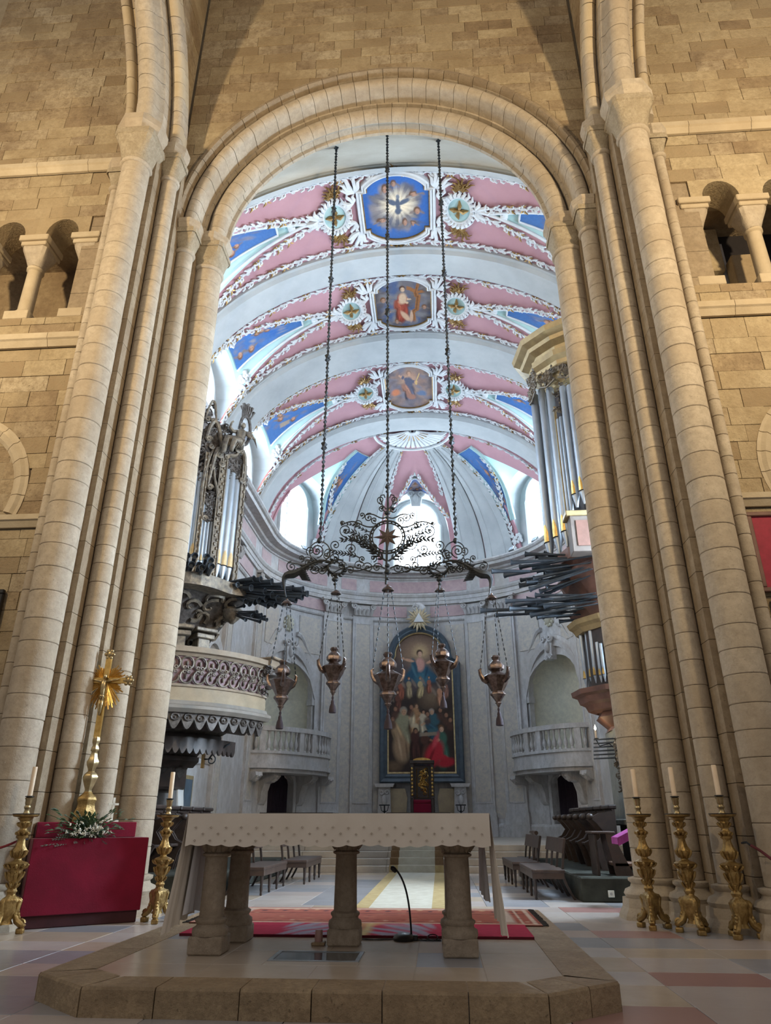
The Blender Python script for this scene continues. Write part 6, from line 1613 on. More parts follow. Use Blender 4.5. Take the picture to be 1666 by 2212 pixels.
def draw_alt(c):
    # v from -2.11 (bottom) to 2.11 (top)
    c.blob(0, 1.6, 1.6, .9, (120, 98, 86), 0, .9, 1.2); c.blob(0, 1.35, .8, .8, (170, 140, 112), 0, .8, 1.2); c.blob(.02, 1.5, .32, .36, (214, 186, 140), 0, .7, 1.3)
    c.clouds(40, [(84, 76, 78), (104, 92, 90), (66, 62, 70)], (.2, .5), .5, (-1, 1, .2, 1.2)); c.clouds(30, [(62, 52, 46), (50, 44, 44), (74, 62, 54)], (.2, .5), .6, (-1, 1, -1.2, .2))
    c.blob(.35, .1, .5, .45, (150, 126, 100), 0, .6, 1.2)
    # Virgin
    c.blob(0, .86, .46, .36, (52, 92, 112), 0, 1, 2.5); c.blob(-.25, .75, .34, .22, (44, 84, 108), 30, 1, 2.5); c.blob(.3, .74, .34, .2, (48, 88, 110), -25, 1, 2.5); c.blob(.05, .66, .3, .3, (64, 110, 128), 10, .9, 2)
    c.blob(.0, 1.12, .19, .27, (206, 156, 144), 0, 1, 2.5); c.blob(-.17, 1.08, .1, .3, (50, 88, 108), 15, 1, 2.5)
    c.blob(-.34, 1.26, .2, .055, (200, 156, 130), -14, 1, 3); c.blob(.36, 1.22, .2, .055, (200, 156, 130), 22, 1, 3); c.blob(-.54, 1.32, .06, .05, (206, 164, 138)); c.blob(.55, 1.32, .06, .05, (206, 164, 138)); c.head(.0, 1.47, .115, (210, 172, 146), (74, 54, 44))
    c.blob(-.2, .95, .06, .3, (86, 130, 146), 20, .6, 1.5); c.blob(.2, .85, .05, .28, (30, 62, 86), -15, .7, 1.5)
    # angels
    for (u, v, k, rb) in ((-.62, .32, .32, (150, 90, 70)), (-.36, .38, .3, (168, 150, 120)), (0, .38, .3, (190, 170, 128)), (.28, .46, .24, (160, 100, 80)), (.62, .12, .34, (190, 140, 110)), (-.72, -.05, .3, (110, 70, 60)), (.8, .3, .26, (150, 110, 96))):
        c.figure(u, v, k, rb, None, (204, 158, 130), (110, 76, 50), (u * 40) % 30 - 15); c.blob(u - .2, v + .15, .06, .2, (140, 124, 112), 30, .8, 2)
    # apostles
    c.blob(0, -1.2, 1.1, .8, (52, 42, 38), 0, .8, 1.3)
    c.figure(-.58, -.95, .78, (150, 146, 120), (168, 140, 108), (190, 150, 120), (150, 140, 126), 4, (.05, .78), ((.4, .55),))
    c.blob(-.62, -1.45, .3, .5, (160, 132, 104), 8, 1, 2.2); c.blob(-.66, -1.4, .05, .45, (206, 178, 146), 10, .7, 1.5); c.blob(-.45, -1.5, .05, .4, (96, 76, 60), 6, .7, 1.5)
    c.figure(-.18, -.55, .46, (170, 130, 96), (196, 180, 150), (186, 146, 116), (90, 70, 56), -20, (.1, .8), ((.5, .2),)); c.figure(.08, -.7, .42, (196, 184, 160), None, (182, 140, 112), (60, 46, 40), 10, (0, .8), ((-.4, .3), (.5, .2)))
    c.figure(.42, -.8, .56, (60, 96, 108), (52, 84, 100), (196, 158, 130), (160, 148, 136), 30, (-.15, .78), ((-.7, .1),)); c.blob(.25, -.98, .34, .12, (66, 104, 116), 18, 1, 2.5)
    for (u, v) in ((-.88, -.55), (-.8, -.25), (.78, -.45), (.9, -.6), (.2, -.42), (-.3, -.2), (.6, -.3)): c.head(u, v, .09, (160, 118, 94), (64, 50, 44)); c.blob(u, v - .2, .14, .16, (88, 62, 54), 0, .8, 2)
    c.figure(.1, -1.35, .46, (84, 56, 48), None, (150, 108, 84), (50, 40, 36), -15, (.1, .75), ((.5, .3),)); c.figure(-.2, -1.3, .5, (76, 48, 44), None, (150, 108, 84), (50, 40, 36), 0, (.05, .75))
    c.figure(.62, -1.4, .62, (70, 110, 96), (186, 44, 58), (212, 174, 146), (110, 80, 56), 0, (.0, .85), ((-.2, .3),)); c.blob(.38, -1.6, .3, .5, (190, 46, 60), -28, 1, 2.4); c.blob(.75, -1.85, .34, .16, (176, 40, 54), 10, 1, 2.4); c.blob(.45, -1.2, .1, .35, (214, 84, 92), -20, .8, 1.6); c.blob(.28, -1.7, .06, .4, (120, 24, 36), -25, .8, 1.6)
    c.blob(-.85, -1.95, .35, .2, (120, 98, 76), 0, .8, 1.5); c.blob(.1, -1.9, .3, .14, (46, 52, 66), 0, .9, 1.5); c.blob(.22, -1.02, .3, .06, (150, 134, 116), 3, .9, 4, True)
painted('canvas', PAINT, AL, lambda u, v: FA(u * wid(z_of(v)), z_of(v), .03), 120, 260, draw_alt, 5, 1.0, (58, 48, 46), 1, uvm)
# star with triangle above the frame
EM = thing('trinity_emblem', (XA, YP - .1, 9.3), 'gilded sunburst with a white triangle above the altarpiece', 'emblem')
m = MB()
for k in range(18):
    a = 2 * pi * k / 18; L = .62 if k % 2 else .5; q = lambda r_, da, w_: FA(r_ * cos(a + da), 9.66 + r_ * sin(a + da), w_)
    m.tube([q(.12, 0, .24), q(L * .55, 0, .28), q(L, 0, .26)], [.05, .075, .01], 5)
m.build('sunburst', plain('pale_gilt', (.60, .50, .33), .5, .4), EM, 45)
MB().prism([(-.24, 9.5), (.24, 9.5), (0, 9.92)], .28, .38, FA).build('triangle', WHITE, EM)
m = MB(); m.ell(FA(0, 10.15, .1), (.34, .12, .34), 12, 8); curls(m, lambda u, v, o: FA(u, v, .18 + o), (-.22, .22, 9.95, 10.35), 8, (.05, .1), .03, 4); m.build('rosette', MARB, tr, 45)
# marble pedestal brackets below the altarpiece
for s in (-1, 1):
    t = thing('pedestal', (XA + s * 1.58, YP, .62), parent=wall_apse)
    f = lambda u, v, w_, s=s: (XA + s * 1.58 + u, YP - w_, v)
    m = MB(); m.prism([(-.36, 2.5), (.36, 2.5), (.42, 2.64), (-.42, 2.64)], -.2, .3, f); m.prism([(-.28, 1.4), (.28, 1.4), (.24, 2.5), (-.24, 2.5)], -.2, .2, f); m.prism([(-.45, .62), (.45, .62), (.30, 1.4), (-.30, 1.4)], -.2, .25, f)
    for sg in (-1, 1): m.tube([f(a, b, .24) for a, b in spiral(sg * .12, 2.3, .1, .02, 0, sg * 8, 12)], .035, 5)
    m.ell(f(0, 2.0, .22), (.12, .08, .2)); m.build('bracket', MARB, t, 45)
    MB().prism([(s * -.55 - .35 * 1, 1.5), (s * -.55 + .35, 1.5), (s * -.55 + .40, 2.1), (s * -.55 + .3, 2.45), (s * -.55 - .3, 2.45), (s * -.55 - .4, 2.1)], -.2, .02, f).build('yellow_panel', stone('yellow_marble_' + str(s + 1), (.46, .37, .23), (.36, .29, .20), sc=3, rough=.45), t)
# bishop's throne on its dais
DS = MB().box(-1.1, 1.3, 28.2, 31.0, .62, 1.45, .02).build('throne_dais', MARB, kind='structure', label='marble dais below the altarpiece')
TH = thing('throne', (.14, 29.5, 1.45), 'black and gilt carved throne in front of the altarpiece', 'throne')
tx0 = .14
MB().box(tx0 - .36, tx0 + .36, 29.75, 29.86, 1.95, 3.25, .02).build('back_panel', DWOOD, TH)
for s in (-1, 1):
    MB().box(tx0 + s * .40 - .075, tx0 + s * .40 + .075, 29.62, 29.86, 1.45, 3.3, .015).build('back_post', DWOOD, TH)
    m = MB()
    for k in range(8): m.ell((tx0 + s * .40, 29.61, 2.15 + .14 * k), (.05, .03, .06), 6, 4)
    m.build('gilt_post_ornament', GOLD, TH, 1)
    MB().box(tx0 + s * .40 - .06, tx0 + s * .40 + .06, 29.05, 29.62, 1.98, 2.06, .015).build('arm', DWOOD, TH)
    MB().box(tx0 + s * .40 - .06, tx0 + s * .40 + .06, 29.05, 29.17, 1.45, 1.98, .015).build('front_leg', DWOOD, TH)
MB().box(tx0 - .5, tx0 + .5, 29.58, 29.92, 3.3, 3.44, .02).build('cornice', DWOOD, TH)
m = MB(); m.rings([[(tx0 + .36 * cos(a), y, 3.44 + .1 * sin(a)) for a in [pi * i / 10 for i in range(11)]] for y in (29.65, 29.85)]); m.build('crest', GOLD, TH)
m = MB(); curls(m, lambda u, v, o: (tx0 + u, 29.74 - o, v), (-.14, .14, 2.2, 3.1), 22, (.05, .1), .018, 21, .0)
m.tube([(tx0 - .22, 29.73, 2.05), (tx0 - .22, 29.73, 3.12), (tx0 + .22, 29.73, 3.12), (tx0 + .22, 29.73, 2.05)], .015, 4, closed=True); m.build('gilt_carving', GOLD, TH, 45)
MB().box(tx0 - .36, tx0 + .36, 29.1, 29.74, 1.82, 1.96, .03).build('cushion', VELV, TH)
MB().box(tx0 - .36, tx0 + .36, 29.08, 29.74, 1.45, 1.82, .01).build('seat', VELV, TH)
# dark iron stands
for s, lb in ((-1, 'small dark iron stand left of the throne'), (1, 'small dark iron stand right of the throne')):
    x = tx0 + s * 1.48; t = thing('iron_stand', (x, 29.3, .62), lb, 'stand')
    m = MB(); m.lathe([(.2, .62), (.2, .65), (.03, .7), (.025, 1.5), (.05, 1.55), (.025, 1.6), (.025, 1.75)], 10, (x, 29.3, 0)); m.build('pole', IRON, t)
    MB().box(x - .2, x + .2, 29.2, 29.4, 1.75, 1.79).build('top_plate', IRON, t)
    m = MB()
    for k in (-1, 1): m.tube([(x, 29.3, 1.5), (x + .12 * k, 29.3, 1.58), (x + .15 * k, 29.3, 1.74)], .015, 5)
    m.build('scroll_arm', IRON, t)
# long runner carpet down the steps
RUN = plain('cream_runner', (.56, .55, .47), .95, 0, (.48, .46, .38), 5, .3, 60, .1); RBR = plain('straw_border', (.45, .36, .19), .95, 0, (.38, .29, .14), 7, .4, 50, .1); RBD = plain('brown_border', (.25, .16, .09), .95, 0, (.2, .13, .07), 7, .4, 50, .1)
rn = thing('runner_carpet', (.17, 12, 0), 'long cream runner carpet with straw borders leading up the sanctuary steps', 'carpet')
pro = [(10.35, .004), (19.74, .004)]
for k in range(4): pro += [(19.74 + .36 * k - (.03 if k else 0) - .012, .155 * k + .004), (19.74 + .36 * k - (.03 if k else 0) - .012, .155 * (k + 1) + .01)]
pro += [(23.0, .632), (28.0, .632)]
pro2 = [pro[0]] + [(10.35 + (19.74 - 10.35) * i / 60, .004) for i in range(1, 60)] + pro[1:]
def strip(x0, x1, mat, nm, dz=0.0, i0=0, i1=None):
    m = MB(); rs = []
    for (y, z) in pro2[i0:i1]: rs.append([(x0, y, z + dz), (x1, y, z + dz), (x1, y - .012, z + dz + .012), (x0, y - .012, z + dz + .012)])
    m.rings(rs).build(nm, mat, rn)
strip(-.30, .64, RUN, 'field'); strip(-.52, -.30, RBR, 'border', .001, 0, 63); strip(.64, .86, RBR, 'border', .001, 0, 63); strip(-.52, -.30, RBD, 'border', .001, 62); strip(.64, .86, RBD, 'border', .001, 62)
# ---------------------------------------------------------------- altar table
AZ = .175
TB = thing('altar_table', (-.1, 7.05, AZ), 'stone altar table on short columns under a cream cloth', 'altar')
TX0, TX1, TY0, TY1, TZ = -1.40, 1.22, 6.52, 7.72, 1.262
ALST = stone('altar_column_stone', (.40, .335, .26), (.31, .25, .185), sc=3, bump=.5, bsc=30, pits=.3)
MB().box(TX0 + .03, TX1 - .03, TY0 + .03, TY1 - .03, TZ - .13, TZ - .012, .01).build('table_slab', ALST, TB)
def leg(x, y):
    t = thing('column_leg', (x, y, AZ), parent=TB)
    MB().box(x - .145, x + .145, y - .145, y + .145, AZ, AZ + .135, .012).build('plinth', ALST, t)
    MB().lathe([(.15, AZ + .135), (.155, AZ + .16), (.15, AZ + .19), (.125, AZ + .205), (.12, AZ + .22), (.135, AZ + .24), (.135, AZ + .255), (.112, AZ + .27)], 20, (x, y, 0)).build('base', ALST, t, 50)
    MB().lathe([(.108, AZ + .27), (.104, AZ + .5), (.10, AZ + .72), (.10, AZ + .735), (.125, AZ + .745), (.128, AZ + .76), (.10, AZ + .775)], 12, (x, y, 0)).build('shaft', ALST, t, 40)
    MB().rings([sq_ring(x, y, q, z, s_, 24) for (q, z, s_) in ((.10, AZ + .77, 0), (.11, AZ + .80, 0), (.135, AZ + .87, .2), (.165, AZ + .93, .6), (.18, AZ + .955, 1), (.18, AZ + .957, 1))]).build('capital', ALST, t, 40)
    m = MB()
    for k in range(8):
        a = 2 * pi * k / 8; m.tube([(x + .10 * cos(a), y + .10 * sin(a), AZ + .78), (x + .135 * cos(a), y + .135 * sin(a), AZ + .86), (x + .175 * cos(a), y + .175 * sin(a), AZ + .935)], [.02, .045, .012], 5)
    m.build('capital_leaf', ALST, t, 1)
for (x, y) in ((-1.20, 6.80), (-.10, 7.34), (.94, 6.83), (-1.16, 7.48), (.93, 7.48)): leg(x, y)
CL = thing('altar_cloth', (-.1, 7.1, TZ), 'cream altar cloth with scalloped embroidered hem hanging long at both ends', 'altar cloth')
m = MB(); m.box(TX0, TX1, TY0, TY1, TZ - .012, TZ, .004); m.build('cloth_top', CLOTH, CL)
def hem(u): return .014 * abs(sin(u * pi / .135))
def front(i, j):
    x = TX0 + (TX1 - TX0) * i; zb = 1.015 - hem(x) + .005 * sin(x * 9); z = TZ + (zb - TZ) * j
    return (x, TY0 - .006 - .012 * j - .006 * sin(x * 17) * j, z)
m = MB(); m.grid(front, 240, 6); m.build('front_fall', CLOTH, CL, 1)
m = MB(); m.grid(lambda i, j: (TX0 + (TX1 - TX0) * i, TY1 + .006 + .01 * j, TZ + (1.03 - TZ) * j), 40, 4); m.build('rear_fall', CLOTH, CL, 1)
def side(s, mat, nm, zb_, y0, y1, off=0.0, flare=.11):
    x0 = TX0 if s < 0 else TX1
    def f(i, j):
        y = y0 + (y1 - y0) * i; fold = .035 * sin(i * 21 + s) * j + .015 * sin(i * 47) * j
        zb = zb_(i); z = TZ + (zb - TZ) * j
        return (x0 + s * (.006 + off + flare * j ** 1.2 * (1 - .5 * i)) + fold * .6, y, z)
    m = MB(); m.grid(f, 60, 14); m.build(nm, mat, CL, 1)
side(-1, CLOTH, 'left_fall', lambda i: .335 + .10 * i + .012 * abs(sin(i * 28)), TY0 - .01, TY0 + .55)
side(-1, LINEN, 'left_under_fall', lambda i: .46 + .02 * sin(i * 9), TY0 + .2, TY1, -.04, .05)
side(1, CLOTH, 'right_fall', lambda i: .345 + (.09 if i > .35 else 0) + .012 * abs(sin(i * 20)), TY0 - .01, TY0 + .45, 0, .07)
side(1, LINEN, 'right_under_fall', lambda i: .56 + .05 * i, TY0 + .35, TY1, -.05, .01)
EMB = plain('embroidery_thread', (.55, .48, .40), .9)
m = MB()
def motif(x, z, k=1.0):
    for (dx, dz) in ((-.012, 0), (.012, 0), (0, -.012), (0, .012)):
        m.box(x + dx * k - .0014 - (.002 if dz else 0), x + dx * k + .0014 + (.002 if dz else 0), TY0 - .0275, TY0 - .014, z + dz * k - .0014 - (.002 if dx else 0), z + dz * k + .0014 + (.002 if dx else 0))
for r_, (z, ph, n_) in enumerate(((1.150, 0, 19), (1.100, .5, 19), (1.047, 0, 20))):
    for k in range(n_):
        x = TX0 + .08 + (k + ph) * .1335
        if x < TX1 - .04: motif(x, z + .003 * sin(k * 3), .62)
m.build('eyelet_embroidery', EMB, CL)
m = MB()
for (a, b) in ((-.9, -.2), (.3, .9)): m.box(a, b, 7.05, 7.5, TZ + .001, TZ + .012, .003)
m.build('folded_runner', BLACK, CL)
# ---------------------------------------------------------------- rugs on the platform
def draw_red(c):
    c.clouds(60, [(170, 52, 76), (150, 40, 62), (186, 64, 88)], (.1, .3), .5)
    for s in (-1, 1):
        for k in range(9): c.blob(s * (.12 + .035 * k), -.15 + .05 * k - .3 * (k % 2), .04, .28, (150, 156, 176), s * (60 - 6 * k), .85, 2)
        c.blob(s * .26, .1, .14, .3, (156, 160, 178), s * 20, .5, 1.4)
    c.blob(.0, -.1, .1, .55, (190, 176, 130), 0, .95, 2.5); c.blob(0, .35, .16, .3, (196, 180, 128), 0, .9, 2); c.blob(0, .1, .05, .4, (160, 60, 70), 0, .5, 2)
rg1 = thing('crimson_rug', (-.06, 8.1, AZ), 'crimson wool rug with a pale crest behind the altar', 'rug')
painted('pile', RUGM, rg1, lambda u, v: (-.06 + 1.72 * u, 8.16 + .43 * v, AZ + .022 + .001 * sin(u * 190) * sin(v * 80)), 150, 60, draw_red, 3, .27, (178, 58, 84))
MB().box(-1.78, 1.66, 7.73, 8.59, AZ, AZ + .021).build('backing', plain('dark_red_edge', (.13, .010, .022), .95), rg1)
def draw_pers(c):
    for k in range(44): c.blob(-1 + 2 * (k + .5) / 44, (-.62, -.75, -.5)[k % 3], .016, .06, ((196, 170, 150), (60, 50, 60), (150, 60, 50))[k % 3], 30 * k, .9, 3)
    for k in range(30): c.blob(-1 + 2 * (k + .5) / 30, .55 + .15 * (k % 2), .02, .1, ((70, 56, 64), (190, 150, 120))[k % 2], 0, .8, 3)
    c.blob(0, .85, 1.1, .06, (206, 190, 170), 0, .8, 6, True); c.blob(0, -.88, 1.1, .05, (206, 190, 170), 0, .8, 6, True); c.blob(0, .25, 1.1, .04, (84, 50, 52), 0, .7, 6, True)
    for u in (.90, .97): c.blob(u, 0, .012, 1, (206, 190, 176), 0, .9, 6, True); c.blob(-u, 0, .012, 1, (206, 190, 176), 0, .9, 6, True)
    c.blob(.82, 0, .05, .9, (196, 190, 180), 0, .8, 3, True); c.blob(-.82, 0, .05, .9, (196, 190, 180), 0, .8, 3, True)
    for k in range(80): c.blob(c.rng.uniform(-1, 1), c.rng.uniform(-.9, .9), .02, .05, ((120, 50, 44), (90, 60, 60), (200, 160, 130))[k % 3], c.rng.uniform(0, 90), .6, 2)
rg2 = thing('persian_rug', (0, 9.3, AZ), 'patterned Persian rug with dark fringe behind the crimson rug', 'rug')
painted('pile', RUGM, rg2, lambda u, v: (-.06 + 1.92 * u, 9.36 + .745 * v, AZ + .013), 160, 60, draw_pers, 8, 1.0, (160, 96, 84))
MB().box(-1.98, 1.86, 8.615, 10.105, AZ, AZ + .012).build('backing', plain('rug_backing', (.10, .04, .03), .95), rg2)
m = MB(); rg_ = random.Random(2)
for s in (-1, 1):
    for k in range(70):
        y = 8.64 + 1.44 * k / 69; x = -.06 + s * 1.92; m.tube([(x, y, AZ + .008), (x + s * .03, y + rg_.uniform(-.02, .02), AZ + .012), (x + s * rg_.uniform(.05, .08), y + rg_.uniform(-.015, .015), AZ + .008)], .006, 4)
m.build('fringe', BLACK, rg2)
# ---------------------------------------------------------------- microphone, cables, candle stub
MC = thing('gooseneck_microphone', (.46, 7.60, AZ), 'black gooseneck microphone standing on the platform behind the altar', 'microphone')
MB().lathe([(.10, AZ), (.105, AZ + .02), (.09, AZ + .045), (.05, AZ + .06), (.0, AZ + .064)], 18, (.43, 7.60, 0)).build('base', BLACK, MC, 40)
MB().tube(bez((.50, 7.60, AZ + .04), (.49, 7.60, AZ + .3), (.46, 7.58, AZ + .5), (.355, 7.56, AZ + .60), 14), .009, 6).build('gooseneck', IRON, MC, 1)
MB().lathe([(.0, 0), (.018, .005), (.024, .03), (.022, .06), (.0, .075)], 10, (.365, 7.565, AZ + .575), axis=(-.75, -.1, .65)).build('capsule', BLACK, MC, 1)
MB().box(.49, .56, 7.57, 7.64, AZ, AZ + .045, .008).build('connector', BLACK, MC)
cb = MB()
for k in range(3):
    pts = [(.55 + .045 * i, 7.60 + .035 * sin(i * 1.7 + k * 2), AZ + .006) for i in range(6)]; cb.tube(pts, .005, 5)
cb.tube([(.70 + .05 * cos(a), 7.60 + .03 * sin(a), AZ + .008 + .02 * (1 + sin(a))) for a in [2 * pi * i / 12 for i in range(13)]], .005, 5)
for k in range(2): cb.tube([(.35 - .07 * i, 7.60 + .03 * sin(i * 1.3 + k * 2), AZ + .006) for i in range(9)], .005, 5)
cb.build('microphone_cable', BLACK, label='thin black cables lying beside the microphone base', cat='cable')
ST = thing('marble_stub', (-.33, 7.28, AZ), 'small reddish stone stub on a square foot beside the middle altar column', 'stone stub')
MB().box(-.39, -.27, 7.22, 7.34, AZ, AZ + .028, .006).build('foot', KST, ST); MB().lathe([(.035, AZ + .028), (.037, AZ + .06), (.034, AZ + .115), (.03, AZ + .12)], 12, (-.33, 7.28, 0)).build('stub', SLAB[2], ST, 40)
# ---------------------------------------------------------------- candlesticks
GILTC = plain('gilded_wood', (.44, .30, .11), .36, .65, (.22, .135, .045), 14, .45, 45, bdist=.012)
def make_stick():
    t = thing('altar_candlestick', (0, 0, 0), 'x', 'candlestick', 'tall gilded candlesticks flanking the arch')
    lob = lambda n, k: (lambda a, z: 1 + k * cos(n * a))
    MB().lathe([(.045, .40), (.05, .42), (.06, .44), (.05, .46), (.035, .48), (.04, .50), (.055, .53), (.07, .57), (.08, .62), (.075, .66), (.085, .69), (.11, .72), (.12, .735), (.10, .75), (.05, .765), (.04, .78), (.045, .80)], 20, rmod=lob(6, .10)).build('lower_baluster', GILTC, t, 45)
    MB().lathe([(.045, .79), (.07, .82), (.085, .85), (.08, .88), (.055, .92), (.042, .97), (.04, 1.0), (.06, 1.02), (.062, 1.035), (.045, 1.05)], 20, rmod=lob(6, .12)).build('vase', GILTC, t, 45)
    MB().lathe([(.04, 1.05), (.07, 1.07), (.075, 1.08), (.045, 1.10), (.04, 1.12), (.05, 1.15), (.065, 1.18), (.055, 1.20), (.075, 1.225), (.09, 1.24)], 20, rmod=lob(8, .06)).build('upper_baluster', GILTC, t, 45)
    MB().lathe([(.06, 1.24), (.135, 1.25), (.15, 1.265), (.15, 1.275), (.03, 1.28)], 24).build('drip_pan', GILTC, t, 45)
    MB().lathe([(.152, 1.275), (.155, 1.283), (.15, 1.286), (.02, 1.287)], 24).build('pan_rim', BLACK, t, 45)
    MB().lathe([(.045, 1.285), (.035, 1.30), (.028, 1.33), (.04, 1.35), (.042, 1.36), (.03, 1.38), (.038, 1.40), (.04, 1.44), (.05, 1.46), (.035, 1.475)], 16).build('socket', BRASS, t, 45)
    MB().lathe([(.052, 1.475), (.052, 1.485), (.03, 1.49)], 16).build('bobeche', BLACK, t)
    MB().lathe([(.030, 1.485), (.030, 1.82), (.026, 1.83), (.01, 1.828)], 14).build('candle', CANDLE, t, 40)
    for (z0, r0, n, L, o) in ((.60, .075, 8, .10, .03), (.70, .10, 8, .05, .035), (.84, .075, 8, .08, .02), (1.16, .055, 8, .05, .025), (.50, .045, 6, .06, .03), (1.06, .06, 8, .03, .02)):
        m = MB(); m.lathe([(r0 * .75, z0 - L * .3), (r0 * .95, z0), (r0 * .75, z0 + L * .3)], 12)
        for k in range(n):
            a = 2 * pi * k / n + z0 * 7; d = (cos(a), sin(a))
            m.tube([(d[0] * r0 * .8, d[1] * r0 * .8, z0 - L * .5), (d[0] * (r0 + o * .5), d[1] * (r0 + o * .5), z0), (d[0] * (r0 + o), d[1] * (r0 + o), z0 + L * .45), (d[0] * (r0 + o * 1.2), d[1] * (r0 + o * 1.2), z0 + L * .3)], [.012, .018, .014, .005], 5)
        m.build('leaf_collar', GILTC, t, 45)
    # tripod foot
    MB().lathe([(.07, .10), (.05, .14), (.07, .18), (.09, .24), (.085, .30), (.10, .345), (.085, .37), (.055, .39), (.045, .41)], 18, rmod=lambda a, z: 1 + .18 * cos(3 * a)).build('foot_body', GILTC, t, 45)
    for k in range(3):
        a = 2 * pi * k / 3 + pi / 2 + .52; d = (cos(a), sin(a)); m = MB()
        P_ = lambda r_, z: (d[0] * r_, d[1] * r_, z)
        m.tube([P_(.07, .36), P_(.115, .33), P_(.10, .26), P_(.085, .2), P_(.12, .13), P_(.165, .10), P_(.19, .075), P_(.175, .06)], [.03, .035, .03, .032, .04, .042, .04, .03], 8)
        m.tube([P_(r_, z) for r_, z in spiral(.165, .105, .045, .012, 0, 8, 12)], .016, 5); m.tube([P_(r_, z) for r_, z in spiral(.105, .335, .03, .008, 2, -6, 10)], .014, 5)
        for j in range(5): m.ell(P_(.10 + .012 * j, .27 - .035 * j), (.022, .022, .025), 6, 4)
        m.rbox((d[0] * .175, d[1] * .175, .028), (.085, .085, .056), a, .008)
        m.build('scroll_foot', GILTC, t, 45)
    return t
C0 = make_stick()
cst = [(3.37, 10.02, .2, 'gilded candlestick nearest the chancel, first of the three at the right pier'), (3.75, 9.66, .6, 'middle gilded candlestick of the three before the right pier'), (4.17, 9.32, -.2, 'rightmost gilded candlestick before the right pier, nearest the red rope'),
       (-4.30, 9.02, .3, 'gilded candlestick at the left edge, left of the crimson altar'), (-2.92, 10.16, .8, 'gilded candlestick between the crimson altar and the white altar cloth')]
for k, (x, y, rz, lb) in enumerate(cst):
    if k == 0: C0.location = (x, y, 0); C0.rotation_euler = (0, 0, rz); C0['label'] = lb
    else: copy_tree(C0, (x, y, 0), rz, lb)
# ---------------------------------------------------------------- crimson credence altar with crucifix and flowers
CA = thing('velvet_altar', (-3.7, 9.85, 0), 'stepped side altar draped in crimson velvet before the left pier', 'altar')
A_, B_ = Vector((-4.30, 9.30, 0)), Vector((-3.14, 10.14, 0)); dA = (B_ - A_).normalized(); nA = Vector((-dA.y, dA.x, 0)); LA_ = (B_ - A_).length
fA = lambda u, v, w_: tuple(A_ + dA * u + nA * w_ + Vector((0, 0, v)))
def vbox(u0, u1, w0, w1, z0, z1, b=.012): return MB().box(u0, u1, w0, w1, z0, z1, b, lambda x, y, z: fA(x, z, y))
vbox(.03, LA_ - .03, .03, .42, 0, .15).build('plinth', VELVD, CA)
def vfront(i, j): return fA(LA_ * i, .14 + (1.0 - .14) * j, -.004 + .004 * sin(i * 31) * (1 - j))
vbox(0, LA_, 0, .45, .14, 1.0, .008).build('lower_tier', VELV, CA)
vbox(.05, LA_ - .12, .28, .47, 1.0, 1.19, .008).build('upper_tier', VELV, CA)
CX = thing('altar_crucifix', fA(.62, 1.19, .37), 'tall gilded standing crucifix with a sunburst on the crimson altar', 'crucifix')
cx, cy, _ = fA(.62, 1.19, .37)
lob = lambda n, k: (lambda a, z: 1 + k * cos(n * a))
MB().lathe([(.15, 1.19), (.155, 1.22), (.14, 1.26), (.15, 1.30), (.12, 1.36), (.11, 1.42), (.13, 1.46), (.12, 1.50), (.07, 1.54), (.05, 1.57)], 24, (cx, cy, 0), rmod=lob(6, .1)).build('foot', GILTC, CX, 45)
MB().lathe([(.05, 1.56), (.045, 1.60), (.07, 1.66), (.09, 1.72), (.10, 1.76), (.08, 1.80), (.045, 1.83), (.05, 1.86), (.075, 1.92), (.08, 1.96), (.06, 2.0), (.045, 2.05), (.04, 2.09), (.055, 2.11), (.05, 2.14), (.035, 2.18), (.05, 2.22), (.05, 2.26), (.04, 2.29)], 20, (cx, cy, 0), rmod=lob(6, .09)).build('stem', BRASS, CX, 45)
fX = lambda u, v, w_: tuple(Vector((cx, cy, 0)) + Vector((cos(rad(6)), -sin(rad(6)) * 0 + .1, 0)) * u + Vector((0, -1, 0)) * w_ + Vector((0, 0, v)))
m = MB(); m.box(-.042, .042, -.02, .02, 2.28, 3.42, .004, lambda x, y, z: fX(x, z, y)); m.box(-.30, .30, -.02, .02, 3.04, 3.12, .004, lambda x, y, z: fX(x, z, y)); m.build('cross', GOLD, CX)
m = MB()
for (u, v) in ((-.33, 3.08), (.33, 3.08), (0, 3.46)):
    m.ell(fX(u, v, 0), (.06, .035, .06), 8, 6)
    for k in range(6):
        a = 2 * pi * k / 6; m.ell(fX(u + .055 * cos(a), v + .055 * sin(a), .01), (.028, .02, .028), 6, 4)
m.build('trefoil_end', BRASS, CX, 1)
m = MB()
for k in range(60):
    a = 2 * pi * k / 60; L = .24 if k % 2 else .29
    if abs(sin(a)) > .93 and sin(a) > 0 or abs(cos(a)) > .97: L *= .75
    m.tube([fX(.05 * cos(a), 3.06 + .05 * sin(a), -.012), fX(L * cos(a), 3.04 + L * 1.05 * sin(a) - (.08 if sin(a) < -.5 else 0), -.012)], [.016, .009], 4)
m.build('sunburst', GOLD, CX)
m = MB()
m.tube([fX(0, 2.80, .05), fX(.005, 2.86, .06), fX(0, 2.93, .06), fX(0, 3.0, .055), fX(0, 3.06, .05), fX(0, 3.085, .05)], [.02, .032, .035, .045, .04, .015], 8)
for s in (-1, 1):
    m.tube([fX(s * .03, 3.055, .05), fX(s * .12, 3.075, .05), fX(s * .21, 3.095, .045)], [.02, .014, .010], 6); m.tube([fX(s * .015, 2.83, .05), fX(s * .02, 2.72, .07), fX(s * .008, 2.62, .05), fX(0, 2.58, .055)], [.024, .02, .014, .01], 6)
